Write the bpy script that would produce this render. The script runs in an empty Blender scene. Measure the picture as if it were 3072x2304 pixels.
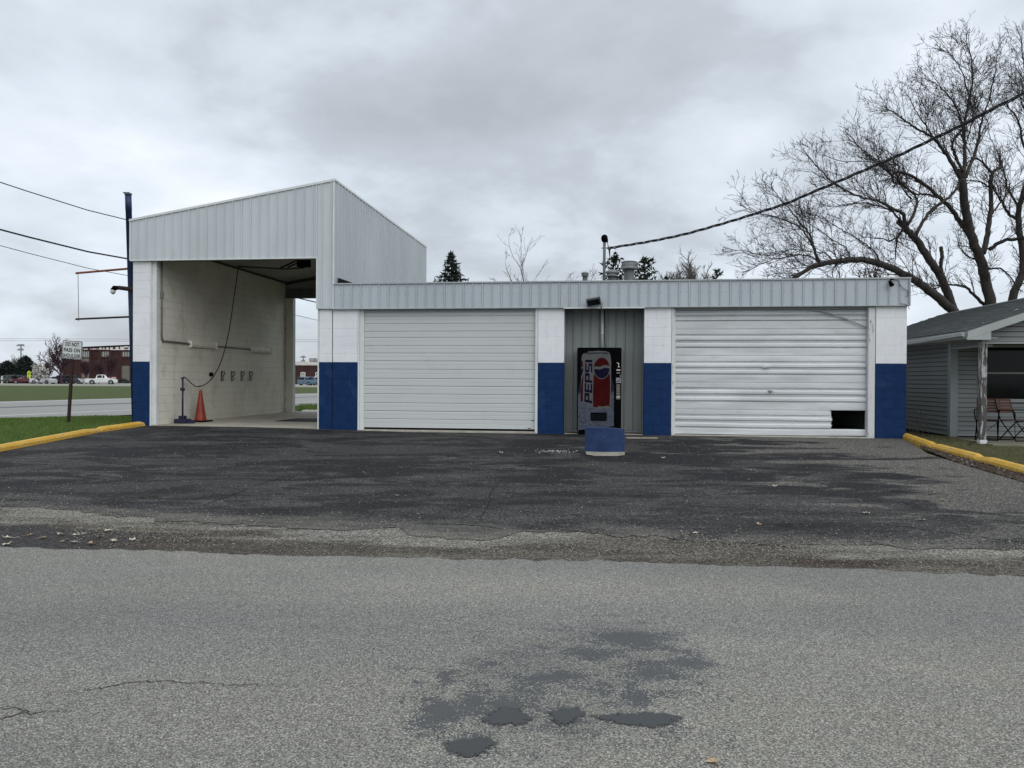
import bpy, math, random
import numpy as np
from mathutils import Vector, Matrix
R = math.radians
scene = bpy.context.scene
C = scene.collection
rnd = random.Random(7)

# ------------------------------------------------------------------ camera
PITCH, ROLL = -0.0056, 0.0054
FPX = 2307.0                       # focal length in pixels of the 3072 px wide photograph
CAMZ = 1.27                        # lens height over the garage's doorstep
cam = bpy.data.cameras.new('camera'); cam.sensor_width = 36.0; cam.lens = 36.0 * FPX / 3072
cam.clip_end = 9000; cam.clip_start = 0.05
camo = bpy.data.objects.new('camera', cam); C.objects.link(camo); scene.camera = camo
_cp, _sp = math.cos(PITCH), math.sin(PITCH)
FWD = Vector((0, _cp, _sp)); UP0 = Vector((0, -_sp, _cp)); RT0 = Vector((1, 0, 0))
_cr, _sr = math.cos(ROLL), math.sin(ROLL)
RT = RT0 * _cr + UP0 * _sr          # photograph turned slightly clockwise
UPV = UP0 * _cr - RT0 * _sr
camo.matrix_world = Matrix(((RT.x, UPV.x, -FWD.x, 0), (RT.y, UPV.y, -FWD.y, 0), (RT.z, UPV.z, -FWD.z, CAMZ), (0, 0, 0, 1)))
CAM = Vector((0, 0, CAMZ))

# ------------------------------------------------------------------ world, sun, exposure
SUN_EL, SUN_AZ = R(46), R(152)       # azimuth from +Y clockwise: behind the camera, to the right
world = bpy.data.worlds.new('World'); scene.world = world; world.use_nodes = True
wn, wl = world.node_tree.nodes, world.node_tree.links
wn.clear()
def wnode(t, **k):
    n = wn.new(t)
    for a, b in k.items(): setattr(n, a, b)
    return n
w_out = wnode('ShaderNodeOutputWorld')
sky = wnode('ShaderNodeTexSky', sky_type='NISHITA'); sky.sun_disc = False
sky.sun_elevation = SUN_EL; sky.sun_rotation = SUN_AZ
bg1 = wnode('ShaderNodeBackground'); bg1.inputs['Strength'].default_value = 0.1
wl.new(sky.outputs[0], bg1.inputs['Color'])
tc = wnode('ShaderNodeTexCoord'); sep = wnode('ShaderNodeSeparateXYZ'); wl.new(tc.outputs['Generated'], sep.inputs[0])
def wmath(op, a, b=None, clamp=False):
    n = wnode('ShaderNodeMath', operation=op); n.use_clamp = clamp
    for i, x in enumerate((a, b)):
        if x is None: continue
        if isinstance(x, (int, float)): n.inputs[i].default_value = x
        else: wl.new(x, n.inputs[i])
    return n.outputs[0]
zc = wmath('ADD', wmath('MAXIMUM', sep.outputs['Z'], 0.0), 0.34)
cx = wmath('DIVIDE', sep.outputs['X'], zc); cy = wmath('DIVIDE', sep.outputs['Y'], zc)
cmb = wnode('ShaderNodeCombineXYZ'); wl.new(cx, cmb.inputs[0]); wl.new(cy, cmb.inputs[1]); cmb.inputs[2].default_value = 3.7
def wnoise(scale, detail, rough, off, dist=0.0):
    mp = wnode('ShaderNodeMapping'); wl.new(cmb.outputs[0], mp.inputs['Vector']); mp.inputs['Location'].default_value = off
    n = wnode('ShaderNodeTexNoise'); wl.new(mp.outputs[0], n.inputs['Vector'])
    n.inputs['Scale'].default_value = scale; n.inputs['Detail'].default_value = detail
    n.inputs['Roughness'].default_value = rough; n.inputs['Distortion'].default_value = dist
    return n.outputs['Fac']
n1 = wnoise(1.7, 8, 0.52, (19.3, 14.9, 2.6), 0.25)
n2 = wnoise(0.8, 3, 0.5, (18.46, 1.57, 6.1), 0.1)
n3 = wnoise(5.0, 6, 0.55, (1.0, 5.0, 2.0), 0.2)
val = wmath('ADD', wmath('ADD', wmath('MULTIPLY', n1, 0.72), wmath('MULTIPLY', n2, 0.42)), wmath('MULTIPLY', n3, 0.20))
ramp = wnode('ShaderNodeValToRGB'); wl.new(val, ramp.inputs[0])
e = ramp.color_ramp.elements
e[0].position = 0.44; e[0].color = (0.36, 0.39, 0.425, 1)
e[1].position = 0.82; e[1].color = (0.76, 0.80, 0.85, 1)
for p_, c_ in ((0.56, (0.445, 0.485, 0.53, 1)), (0.615, (0.53, 0.58, 0.635, 1)), (0.66, (0.575, 0.63, 0.695, 1)), (0.72, (0.64, 0.69, 0.755, 1))):
    q = e.new(p_); q.color = c_
bg2 = wnode('ShaderNodeBackground'); bg2.inputs['Strength'].default_value = 1.0
wl.new(ramp.outputs[0], bg2.inputs['Color'])
mx = wnode('ShaderNodeMixShader'); mx.inputs[0].default_value = 0.94
wl.new(bg1.outputs[0], mx.inputs[1]); wl.new(bg2.outputs[0], mx.inputs[2]); wl.new(mx.outputs[0], w_out.inputs[0])
sl = bpy.data.lights.new('sun', 'SUN'); sl.energy = 1.15; sl.angle = R(70); sl.color = (1.0, 0.975, 0.94)
so = bpy.data.objects.new('sun', sl); C.objects.link(so)
sd = Vector((math.sin(SUN_AZ) * math.cos(SUN_EL), math.cos(SUN_AZ) * math.cos(SUN_EL), math.sin(SUN_EL)))
so.rotation_euler = sd.to_track_quat('Z', 'Y').to_euler(); so.location = (0, -10, 30)
vs = scene.view_settings
vs.view_transform = 'Standard'; vs.look = 'None'; vs.exposure = 0.40; vs.gamma = 1.0; vs.use_curve_mapping = False
scene.render.engine = 'CYCLES'

# ------------------------------------------------------------------ frames and projection
A = 0.1236; CA, SA = math.cos(A), math.sin(A)
D0 = 18.2134
def F(u, v, w=0.0): return Vector((u * CA + v * SA, D0 - u * SA + v * CA, w))
def UV(x, y): return (x * CA - (y - D0) * SA, x * SA + (y - D0) * CA)
def ray(px, py): return FWD + RT * ((px - 1536) / FPX) + UPV * (-(py - 1152) / FPX)
def at(px, py, Y):                  # the point at distance Y along world +Y
    d = ray(px, py); return CAM + d * (Y / d.y)
def fu(px, py, v=0.0):              # (u, w) on a plane parallel to the front of the garage
    d = ray(px, py); dv = d.x * SA + d.y * CA; v0 = UV(0, 0)[1]
    p = CAM + d * ((v - v0) / dv); return UV(p.x, p.y)[0], p.z
def fv(px, py, u):                  # (v, w) on a plane square to the front of the garage
    d = ray(px, py); du = d.x * CA - d.y * SA; u0 = UV(0, 0)[0]
    p = CAM + d * ((u - u0) / du); return UV(p.x, p.y)[1], p.z
def clamp(x, a=0.0, b=1.0): return max(a, min(b, x))
SLOPE_END = -11.2; ROADZ = -0.30
def gzuv(u, v):
    zf = 0.06 * clamp((-2.5 - u) / 4.0)
    if v < 0:
        t = clamp(v / SLOPE_END); return zf * (1 - t) + ROADZ * t
    return zf - 0.16 * clamp((v - 2) / 8)
def gz(x, y): return gzuv(*UV(x, y))
def gp(px, py, dz=0.0):             # where a pixel's ray meets the ground
    d = ray(px, py); z = -0.1
    for _ in range(60):
        t = (z - CAMZ) / d.z; p = CAM + d * t
        z2 = gz(p.x, p.y)
        if abs(z2 - z) < 1e-5: break
        z = z + (z2 - z) * 0.7
    return Vector((p.x, p.y, gz(p.x, p.y) + dz))

# ------------------------------------------------------------------ mesh helpers
class MB:
    def __init__(s): s.v = []; s.f = []; s.m = []
    def add(s, vs_, fs_, m=0, M=None):
        b = len(s.v)
        s.v += [tuple(M @ Vector(p)) if M is not None else tuple(p) for p in vs_]
        for f in fs_: s.f.append(tuple(i + b for i in f)); s.m.append(m)
        return s
    def box(s, x0, x1, y0, y1, z0, z1, m=0, M=None):
        return s.add([(x0,y0,z0),(x1,y0,z0),(x1,y1,z0),(x0,y1,z0),(x0,y0,z1),(x1,y0,z1),(x1,y1,z1),(x0,y1,z1)],
                     [(0,3,2,1),(4,5,6,7),(0,1,5,4),(1,2,6,5),(2,3,7,6),(3,0,4,7)], m, M)
    def cbox(s, x0, x1, y0, y1, z0, z1, c=0.004, m=0, M=None):   # chamfered box
        vs_ = []; idx = {}
        X, Y, Z = (x0, x1), (y0, y1), (z0, z1)
        for i in (0, 1):
            for j in (0, 1):
                for k in (0, 1):
                    for ax in range(3):
                        p = [X[i], Y[j], Z[k]]
                        for a, b in enumerate((i, j, k)):
                            if a != ax: p[a] += c if b == 0 else -c
                        idx[(i, j, k, ax)] = len(vs_); vs_.append(p)
        fs = []
        for ax in range(3):
            o1, o2 = [(1, 2), (2, 0), (0, 1)][ax]
            for sd_ in (0, 1):
                q = []
                for a, b in ((0, 0), (1, 0), (1, 1), (0, 1)):
                    t = [0, 0, 0]; t[ax] = sd_; t[o1] = a; t[o2] = b; q.append(idx[(*t, ax)])
                fs.append(tuple(q) if sd_ else tuple(reversed(q)))
        for ax in range(3):            # edge chamfers
            o1, o2 = [(1, 2), (2, 0), (0, 1)][ax]
            for a in (0, 1):
                for b in (0, 1):
                    t0 = [0, 0, 0]; t0[o1] = a; t0[o2] = b; t1 = list(t0); t1[ax] = 1
                    q = (idx[(*t0, o1)], idx[(*t0, o2)], idx[(*t1, o2)], idx[(*t1, o1)])
                    fs.append(q if (a + b) % 2 == 0 else tuple(reversed(q)))
        for i in (0, 1):
            for j in (0, 1):
                for k in (0, 1):
                    q = (idx[(i, j, k, 0)], idx[(i, j, k, 1)], idx[(i, j, k, 2)])
                    fs.append(q if (i + j + k) % 2 else tuple(reversed(q)))
        return s.add(vs_, fs, m, M)
    def prism(s, poly, y0, y1, m=0, M=None):     # polygon in x,z pulled from y0 (front) to y1
        n = len(poly); vs_ = [(x, y0, z) for x, z in poly] + [(x, y1, z) for x, z in poly]
        fs = [tuple(range(n)), tuple(range(2 * n - 1, n - 1, -1))]
        for i in range(n):
            j = (i + 1) % n; fs.append((i, i + n, j + n, j))
        return s.add(vs_, fs, m, M)
    def tube(s, pts, rad, n=6, m=0, caps=True):
        pts = [Vector(p) for p in pts]
        if isinstance(rad, (int, float)): rad = [rad] * len(pts)
        b = len(s.v); prev = None
        for i, p in enumerate(pts):
            t = (pts[min(i + 1, len(pts) - 1)] - pts[max(i - 1, 0)])
            if t.length < 1e-9: t = Vector((0, 0, 1))
            t.normalize()
            if prev is None:
                a = Vector((0, 0, 1)) if abs(t.z) < 0.9 else Vector((1, 0, 0)); x = t.cross(a).normalized()
            else:
                x = prev - t * prev.dot(t)
                x = x.normalized() if x.length > 1e-6 else t.orthogonal().normalized()
            prev = x; y = t.cross(x)
            for k in range(n):
                an = 2 * math.pi * k / n; q = p + (x * math.cos(an) + y * math.sin(an)) * rad[i]
                s.v.append((q.x, q.y, q.z))
        for i in range(len(pts) - 1):
            for k in range(n):
                k2 = (k + 1) % n
                s.f.append((b + i * n + k, b + i * n + k2, b + (i + 1) * n + k2, b + (i + 1) * n + k)); s.m.append(m)
        if caps and n > 2:
            s.f.append(tuple(b + k for k in range(n - 1, -1, -1))); s.m.append(m)
            e0 = b + (len(pts) - 1) * n; s.f.append(tuple(e0 + k for k in range(n))); s.m.append(m)
        return s
    def lathe(s, prof, n=16, c=(0, 0, 0), m=0, M=None):
        b = []; vs_ = []
        for r, z in prof:
            for k in range(n):
                an = 2 * math.pi * k / n; vs_.append((c[0] + r * math.cos(an), c[1] + r * math.sin(an), c[2] + z))
        fs = []
        for i in range(len(prof) - 1):
            for k in range(n):
                k2 = (k + 1) % n; fs.append((i * n + k, i * n + k2, (i + 1) * n + k2, (i + 1) * n + k))
        fs.append(tuple(range(n - 1, -1, -1))); e0 = (len(prof) - 1) * n; fs.append(tuple(e0 + k for k in range(n)))
        return s.add(vs_, fs, m, M)
    def mesh(s, name, mats, smooth=False):
        me = bpy.data.meshes.new(name); me.from_pydata(s.v, [], s.f)
        if not isinstance(mats, (list, tuple)): mats = [mats]
        for x in mats: me.materials.append(x)
        if len(mats) > 1: me.polygons.foreach_set('material_index', s.m)
        if smooth: me.polygons.foreach_set('use_smooth', [True] * len(me.polygons))
        me.update(); return me
    def build(s, name, mats, parent=None, smooth=False, **k):
        return inst(s.mesh(name, mats, smooth), name, parent, **k)
def inst(me, name, parent=None, loc=(0, 0, 0), rot=(0, 0, 0), scale=(1, 1, 1)):
    o = bpy.data.objects.new(name, me); C.objects.link(o)
    o.parent = parent; o.location = loc; o.rotation_euler = rot; o.scale = scale
    return o
def tag(o, label=None, cat=None, group=None, kind=None):
    if label: o['label'] = label
    if cat: o['category'] = cat
    if group: o['group'] = group
    if kind: o['kind'] = kind
    return o
def thing(name, label, cat, loc=(0, 0, 0), rotz=0.0, group=None):
    o = bpy.data.objects.new(name, None); C.objects.link(o); o.empty_display_size = 0.2
    o.location = loc; o.rotation_euler = (0, 0, rotz)
    return tag(o, label, cat, group)
def struct(o): o['kind'] = 'structure'; return o
def copy_tree(o, parent=None):
    c = o.copy(); C.objects.link(c); c.parent = parent
    for ch in list(o.children): copy_tree(ch, c)
    return c

# ------------------------------------------------------------------ materials
class NT:
    def __init__(s, name):
        s.mat = bpy.data.materials.new(name); s.mat.use_nodes = True
        s.n = s.mat.node_tree.nodes; s.l = s.mat.node_tree.links
        s.b = s.n['Principled BSDF']
        s._pos = None
    def node(s, t, **k):
        n = s.n.new(t)
        for a, b in k.items(): setattr(n, a, b)
        return n
    def put(s, sock, x):
        if x is None: return
        if hasattr(x, 'is_linked') or hasattr(x, 'links'): s.l.new(x, sock)
        elif isinstance(x, (tuple, list)) and len(x) == 3 and sock.type == 'RGBA': sock.default_value = (*x, 1)
        else: sock.default_value = x
    def pos(s):
        if s._pos is None: s._pos = s.node('ShaderNodeNewGeometry').outputs['Position']
        return s._pos
    def mp(s, scale=(1, 1, 1), loc=(0, 0, 0), rot=(0, 0, 0), vec=None):
        n = s.node('ShaderNodeMapping'); s.put(n.inputs['Vector'], vec or s.pos())
        n.inputs['Scale'].default_value = scale; n.inputs['Location'].default_value = loc; n.inputs['Rotation'].default_value = rot
        return n.outputs[0]
    def noise(s, scale, detail=4, rough=0.55, vec=None, dist=0.0):
        n = s.node('ShaderNodeTexNoise'); s.put(n.inputs['Vector'], vec or s.pos())
        n.inputs['Scale'].default_value = scale; n.inputs['Detail'].default_value = detail
        n.inputs['Roughness'].default_value = rough; n.inputs['Distortion'].default_value = dist
        return n.outputs['Fac']
    def voro(s, scale, vec=None, out='Color', feature='F1', rnd_=1.0):
        n = s.node('ShaderNodeTexVoronoi', feature=feature); s.put(n.inputs['Vector'], vec or s.pos())
        n.inputs['Scale'].default_value = scale; n.inputs['Randomness'].default_value = rnd_
        return n.outputs[out]
    def math(s, op, a, b=None, c=None, clamp_=False):
        n = s.node('ShaderNodeMath', operation=op); n.use_clamp = clamp_
        for i, x in enumerate((a, b, c)):
            if x is not None: s.put(n.inputs[i], x)
        return n.outputs[0]
    def step(s, x, a, b):               # smooth ramp a..b -> 0..1
        n = s.node('ShaderNodeMapRange', interpolation_type='SMOOTHSTEP'); s.put(n.inputs[0], x)
        n.inputs[1].default_value = a; n.inputs[2].default_value = b
        return n.outputs[0]
    def mix(s, f, a, b, mode='MIX'):
        n = s.node('ShaderNodeMix', data_type='RGBA', blend_type=mode)
        s.put(n.inputs[0], f); s.put(n.inputs[6], a); s.put(n.inputs[7], b)
        return n.outputs[2]
    def bump(s, h, strength=0.3, dist=0.01):
        n = s.node('ShaderNodeBump'); s.put(n.inputs['Height'], h)
        n.inputs['Strength'].default_value = strength; n.inputs['Distance'].default_value = dist
        s.l.new(n.outputs[0], s.b.inputs['Normal'])
    def done(s, col, rough=0.6, metal=0.0, spec=0.5):
        s.put(s.b.inputs['Base Color'], col); s.put(s.b.inputs['Roughness'], rough)
        s.b.inputs['Metallic'].default_value = metal; s.b.inputs['Specular IOR Level'].default_value = spec
        return s.mat
def mul(c, k): return tuple(x * k for x in c)
def plain(name, col, rough=0.6, var=0.18, scale=2.5, bump=0.0, bscale=60, metal=0.0, spec=0.4, stretch=(1, 1, 1), dirt=None, dirtamt=0.5):
    t = NT(name)
    n = t.noise(scale, 5, 0.6, t.mp(stretch))
    c = t.mix(t.step(n, 0.3, 0.7), mul(col, 1 - var), mul(col, 1 + var * 0.7))
    if dirt:
        d = t.noise(scale * 3.1, 6, 0.65, t.mp((stretch[0], stretch[1], stretch[2] * 0.6), (5, 3, 1)))
        c = t.mix(t.math('MULTIPLY', t.step(d, 0.55, 0.78), dirtamt), c, dirt)
    if bump: t.bump(t.noise(bscale, 3), bump, 0.004)
    return t.done(c, t.math('ADD', rough - 0.06, t.math('MULTIPLY', n, 0.12)), metal, spec)

M = {}
def white_paint():
    t = NT('white_block_paint')
    n = t.noise(1.2, 5, 0.6); d = t.noise(5, 6, 0.7, t.mp((2.4, 2.4, 0.35), (4, 1, 2)))
    c = t.mix(t.step(n, 0.3, 0.7), (0.70, 0.715, 0.74), (0.78, 0.795, 0.82))
    c = t.mix(t.math('MULTIPLY', t.step(d, 0.54, 0.76), 0.45), c, (0.50, 0.495, 0.47))
    c = t.mix(t.step(t.noise(46, 4, 0.6), 0.71, 0.74), c, (0.32, 0.31, 0.29))
    t.bump(t.noise(90, 3), 0.25, 0.004)
    return t.done(c, 0.55, 0, 0.35)
M['white_block'] = white_paint()
def blue_paint():
    t = NT('navy_block_paint')
    p = t.noise(1.9, 1.5, 0.4, t.mp((1, 1, 1), (3.1, 0, 1.7)))
    n = t.noise(6, 5, 0.6)
    base = t.mix(t.step(n, 0.35, 0.7), (0.0060, 0.0255, 0.086), (0.0082, 0.0325, 0.108))
    c = t.mix(t.math('MULTIPLY', t.step(p, 0.655, 0.665), 0.65), base, (0.016, 0.043, 0.120))
    c = t.mix(t.step(t.noise(38, 3, 0.6), 0.74, 0.78), c, (0.12, 0.15, 0.22))
    t.bump(t.noise(90, 3), 0.25, 0.004)
    return t.done(c, t.math('ADD', 0.45, t.math('MULTIPLY', n, 0.2)), 0, 0.12)
M['blue_block'] = blue_paint()
M['metal_light'] = plain('pale_grey_steel_cladding', (0.51, 0.55, 0.57), 0.45, 0.07, 0.9, 0, 60, 0, 0.45, (1, 1, 0.4), dirt=(0.36, 0.38, 0.38), dirtamt=0.35)
M['metal_fascia'] = plain('blue_grey_steel_cladding', (0.42, 0.465, 0.495), 0.45, 0.07, 1.1, 0, 60, 0, 0.45, (1, 1, 0.4), dirt=(0.33, 0.35, 0.36), dirtamt=0.35)
M['metal_side'] = plain('weathered_steel_cladding', (0.42, 0.46, 0.48), 0.5, 0.08, 0.8, 0, 60, 0, 0.4, (1, 1, 0.4))
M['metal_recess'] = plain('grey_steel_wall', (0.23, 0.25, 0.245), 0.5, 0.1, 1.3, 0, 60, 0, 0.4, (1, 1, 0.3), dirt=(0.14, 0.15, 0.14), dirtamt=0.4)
M['trim_white'] = plain('white_trim_paint', (0.64, 0.66, 0.65), 0.5, 0.08, 2.0, dirt=(0.42, 0.41, 0.37), dirtamt=0.4)
M['trim_grey'] = plain('grey_trim', (0.36, 0.39, 0.40), 0.5, 0.08)
M['dark_gap'] = plain('gap_shade_and_rubber', (0.008, 0.008, 0.009), 0.8, 0.1, spec=0.2)  # near-black: painted shade in cladding and siding gaps, also rubber and dark fittings
M['door_new'] = plain('pale_door_enamel', (0.53, 0.555, 0.545), 0.45, 0.04, 0.9, spec=0.4, stretch=(0.4, 0.4, 1), dirt=(0.36, 0.36, 0.33), dirtamt=0.3)
def old_door():
    t = NT('worn_white_door_enamel')
    n = t.noise(0.9, 4, 0.55, t.mp((0.7, 0.7, 1.6)))
    c = t.mix(t.step(n, 0.35, 0.68), (0.53, 0.555, 0.56), (0.64, 0.665, 0.68))
    d = t.noise(4.5, 7, 0.7, t.mp((0.7, 0.7, 2.2), (2, 1, 4)))
    c = t.mix(t.math('MULTIPLY', t.step(d, 0.57, 0.75), 0.55), c, (0.37, 0.36, 0.33))
    sx = t.noise(55, 3, 0.6, t.mp((0.5, 0.5, 1.2), (9, 2, 4)))
    msk = t.math('MULTIPLY', t.step(sx, 0.68, 0.72), t.step(t.noise(1.6, 2, 0.5, t.mp((1, 1, 1), (7, 7, 7))), 0.5, 0.6))
    c = t.mix(msk, c, (0.16, 0.15, 0.14))
    t.bump(t.noise(2.2, 3, 0.5, t.mp((0.6, 0.6, 2.5))), 0.5, 0.03)
    return t.done(c, t.math('ADD', 0.36, t.math('MULTIPLY', d, 0.25)), 0, 0.45)
M['door_old'] = old_door()
def peeling(name, paint, wood, amt, sx=1.0):
    t = NT(name)
    n = t.noise(9, 6, 0.7, t.mp((2.2 * sx, 2.2 * sx, 0.42)))
    n2 = t.noise(1.4, 2, 0.5)
    m = t.step(t.math('ADD', n, t.math('MULTIPLY', t.math('SUBTRACT', n2, 0.5), 0.5)), amt, amt + 0.035)
    g = t.noise(40, 4, 0.6, t.mp((1, 1, 0.12)))
    w = t.mix(g, mul(wood, 0.5), mul(wood, 1.5))
    t.bump(t.math('SUBTRACT', g, t.math('MULTIPLY', m, 0.8)), 0.5, 0.006)
    return t.done(t.mix(m, paint, w), 0.75, 0, 0.25)
M['peeling_post'] = peeling('peeling_white_post', (0.42, 0.43, 0.43), (0.085, 0.08, 0.075), 0.49)
M['peeling_jamb'] = peeling('peeling_white_jamb', (0.62, 0.63, 0.63), (0.20, 0.19, 0.18), 0.60, 1.6)
def bay_wall_mat():
    t = NT('stained_cream_block_paint')
    n = t.noise(0.7, 5, 0.6); d = t.noise(2.6, 7, 0.68, t.mp((1, 1, 0.6), (4, 1, 2)))
    c = t.mix(t.step(n, 0.3, 0.7), (0.62, 0.60, 0.515), (0.72, 0.70, 0.62))
    c = t.mix(t.math('MULTIPLY', t.step(d, 0.5, 0.75), 0.6), c, (0.42, 0.39, 0.31))
    sp = t.noise(24, 4, 0.6, t.mp((1, 1, 0.8), (2, 8, 3)))
    c = t.mix(t.math('MULTIPLY', t.step(sp, 0.66, 0.72), 0.5), c, (0.14, 0.13, 0.11))
    t.bump(t.noise(70, 3), 0.3, 0.004)
    return t.done(c, 0.6, 0, 0.35)
M['bay_block'] = bay_wall_mat()
M['bay_joint'] = plain('dirty_block_joint', (0.38, 0.36, 0.305), 0.8, 0.3, 3.0)
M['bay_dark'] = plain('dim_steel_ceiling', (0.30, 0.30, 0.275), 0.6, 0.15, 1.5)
M['purlin'] = plain('dark_steel_beam', (0.04, 0.042, 0.042), 0.6, 0.2)
M['concrete'] = plain('bay_floor_concrete', (0.36, 0.335, 0.28), 0.75, 0.18, 0.9, 0.3, 50, dirt=(0.15, 0.14, 0.125), dirtamt=0.7)
M['kerb_concrete'] = plain('bare_concrete', (0.36, 0.34, 0.29), 0.85, 0.2, 5, 0.5, 40, dirt=(0.17, 0.155, 0.13), dirtamt=0.6)
def yellow():
    t = NT('yellow_kerb_paint')
    n = t.noise(3, 5, 0.6); d = t.noise(14, 6, 0.7, t.mp((1, 1, 1), (3, 3, 3)))
    c = t.mix(t.step(n, 0.3, 0.7), (0.56, 0.325, 0.040), (0.70, 0.43, 0.068))
    c = t.mix(t.math('MULTIPLY', t.step(d, 0.5, 0.68), 0.65), c, (0.36, 0.24, 0.085))
    ch = t.noise(32, 5, 0.7, t.mp((1, 1, 1.5), (8, 2, 1)))
    c = t.mix(t.step(t.math('ADD', ch, t.math('MULTIPLY', t.math('SUBTRACT', n, 0.5), 0.3)), 0.585, 0.615), c, (0.22, 0.20, 0.165))
    t.bump(t.noise(60, 4), 0.5, 0.006)
    return t.done(c, 0.62, 0, 0.3)
M['yellow'] = yellow()
M['roofing'] = plain('flat_roof_membrane', (0.16, 0.16, 0.16), 0.9, 0.2)
M['galv'] = plain('galvanised_steel', (0.22, 0.235, 0.235), 0.45, 0.15, 6, metal=0.35, dirt=(0.18, 0.17, 0.15), dirtamt=0.5)
M['galv_dark'] = plain('weathered_galvanised_steel', (0.10, 0.11, 0.115), 0.55, 0.2, 6, metal=0.1)
M['black'] = plain('black_plastic', (0.0018, 0.0018, 0.0022), 0.6, 0.15, spec=0.03)
M['cable'] = plain('black_cable_jacket', (0.018, 0.018, 0.02), 0.6, 0.1)
M['hose'] = plain('black_rubber_hose', (0.012, 0.013, 0.018), 0.45, 0.1)
M['navy_steel'] = plain('navy_steel_paint', (0.010, 0.024, 0.075), 0.45, 0.2, 3, dirt=(0.035, 0.035, 0.04), dirtamt=0.6)
M['rust'] = plain('rust_red_steel', (0.24, 0.075, 0.04), 0.8, 0.3, 8, dirt=(0.07, 0.035, 0.03), dirtamt=0.7)
M['dark_rust'] = plain('dark_rust_steel', (0.028, 0.013, 0.011), 0.8, 0.3, 8)
M['orange'] = plain('cone_orange', (0.22, 0.026, 0.010), 0.5, 0.15, 5, dirt=(0.10, 0.025, 0.015), dirtamt=0.7)
M['sign_white'] = plain('reflective_sign_white', (0.56, 0.585, 0.57), 0.4, 0.05, 9)
M['sign_black'] = plain('sign_black', (0.015, 0.016, 0.02), 0.5, 0.1)
M['lens'] = plain('frosted_lamp_lens', (0.6, 0.61, 0.6), 0.35, 0.05)
M['fixture'] = plain('cream_light_fixture', (0.70, 0.68, 0.58), 0.5, 0.1, 4)
M['conduit'] = plain('grey_conduit', (0.17, 0.17, 0.16), 0.5, 0.15, metal=0.3)
M['pvc'] = plain('white_pvc_pipe', (0.55, 0.57, 0.57), 0.45, 0.08)
M['wood_board'] = plain('weathered_board', (0.30, 0.27, 0.22), 0.85, 0.25, 5, 0.3, 50)
M['leaf'] = plain('dry_leaf', (0.36, 0.27, 0.165), 0.75, 0.35, 9)
M['leaf_pale'] = plain('bleached_dry_leaf', (0.56, 0.50, 0.40), 0.75, 0.25, 9)
M['twig'] = plain('dead_twig', (0.06, 0.048, 0.038), 0.9, 0.3, 10)
M['bark'] = plain('dark_maple_bark', (0.038, 0.033, 0.030), 0.9, 0.4, 6, 0.8, 26, stretch=(1, 1, 0.3))
M['bark_brown'] = plain('brown_twig_bark', (0.075, 0.055, 0.052), 0.9, 0.3, 4)
M['bark_grey'] = plain('grey_twig_bark', (0.115, 0.10, 0.095), 0.9, 0.3, 4)
M['bark_purple'] = plain('purple_brown_bark', (0.060, 0.030, 0.036), 0.9, 0.3, 2)
M['needle'] = plain('spruce_needles', (0.014, 0.026, 0.020), 0.7, 0.5, 3)
M['needle_pine'] = plain('pine_needles', (0.020, 0.034, 0.019), 0.7, 0.5, 3)
M['blossom'] = plain('white_blossom', (0.50, 0.49, 0.45), 0.7, 0.3, 2)
M['siding'] = plain('slate_grey_siding', (0.165, 0.180, 0.182), 0.55, 0.08, 1.5, 0.1, 60, dirt=(0.10, 0.12, 0.115), dirtamt=0.4)
M['siding_light'] = plain('porch_siding', (0.20, 0.22, 0.22), 0.55, 0.08, 1.5, 0.1, 60)
M['house_trim'] = plain('pale_house_trim', (0.34, 0.365, 0.36), 0.55, 0.08, 3, dirt=(0.28, 0.29, 0.27), dirtamt=0.5)
M['house_corner'] = plain('grey_corner_trim', (0.23, 0.27, 0.27), 0.55, 0.08, 3)
M['soffit'] = plain('house_soffit', (0.30, 0.31, 0.30), 0.6, 0.1)
M['glass'] = plain('dark_window_glass', (0.006, 0.008, 0.009), 0.06, 0.1, spec=0.16)
M['chair_wood'] = plain('red_brown_slat_wood', (0.085, 0.030, 0.018), 0.5, 0.25, 8, stretch=(1, 1, 4))
M['porch'] = plain('porch_concrete', (0.17, 0.165, 0.125), 0.85, 0.2, 2, 0.3, 40, dirt=(0.08, 0.09, 0.05), dirtamt=0.6)
def shingle_mat():
    t = NT('charcoal_asphalt_shingle')
    oi = t.node('ShaderNodeObjectInfo').outputs['Random']
    n = t.noise(5, 4, 0.6); g = t.noise(140, 2, 0.6)
    c = t.mix(oi, (0.062, 0.070, 0.072), (0.115, 0.126, 0.128))
    c = t.mix(t.step(n, 0.4, 0.75), c, (0.085, 0.09, 0.088)); c = t.mix(t.math('MULTIPLY', t.step(g, 0.55, 0.7), 0.5), c, (0.2, 0.21, 0.21))
    return t.done(c, 0.95, 0, 0.2)
M['shingle'] = shingle_mat()
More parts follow.
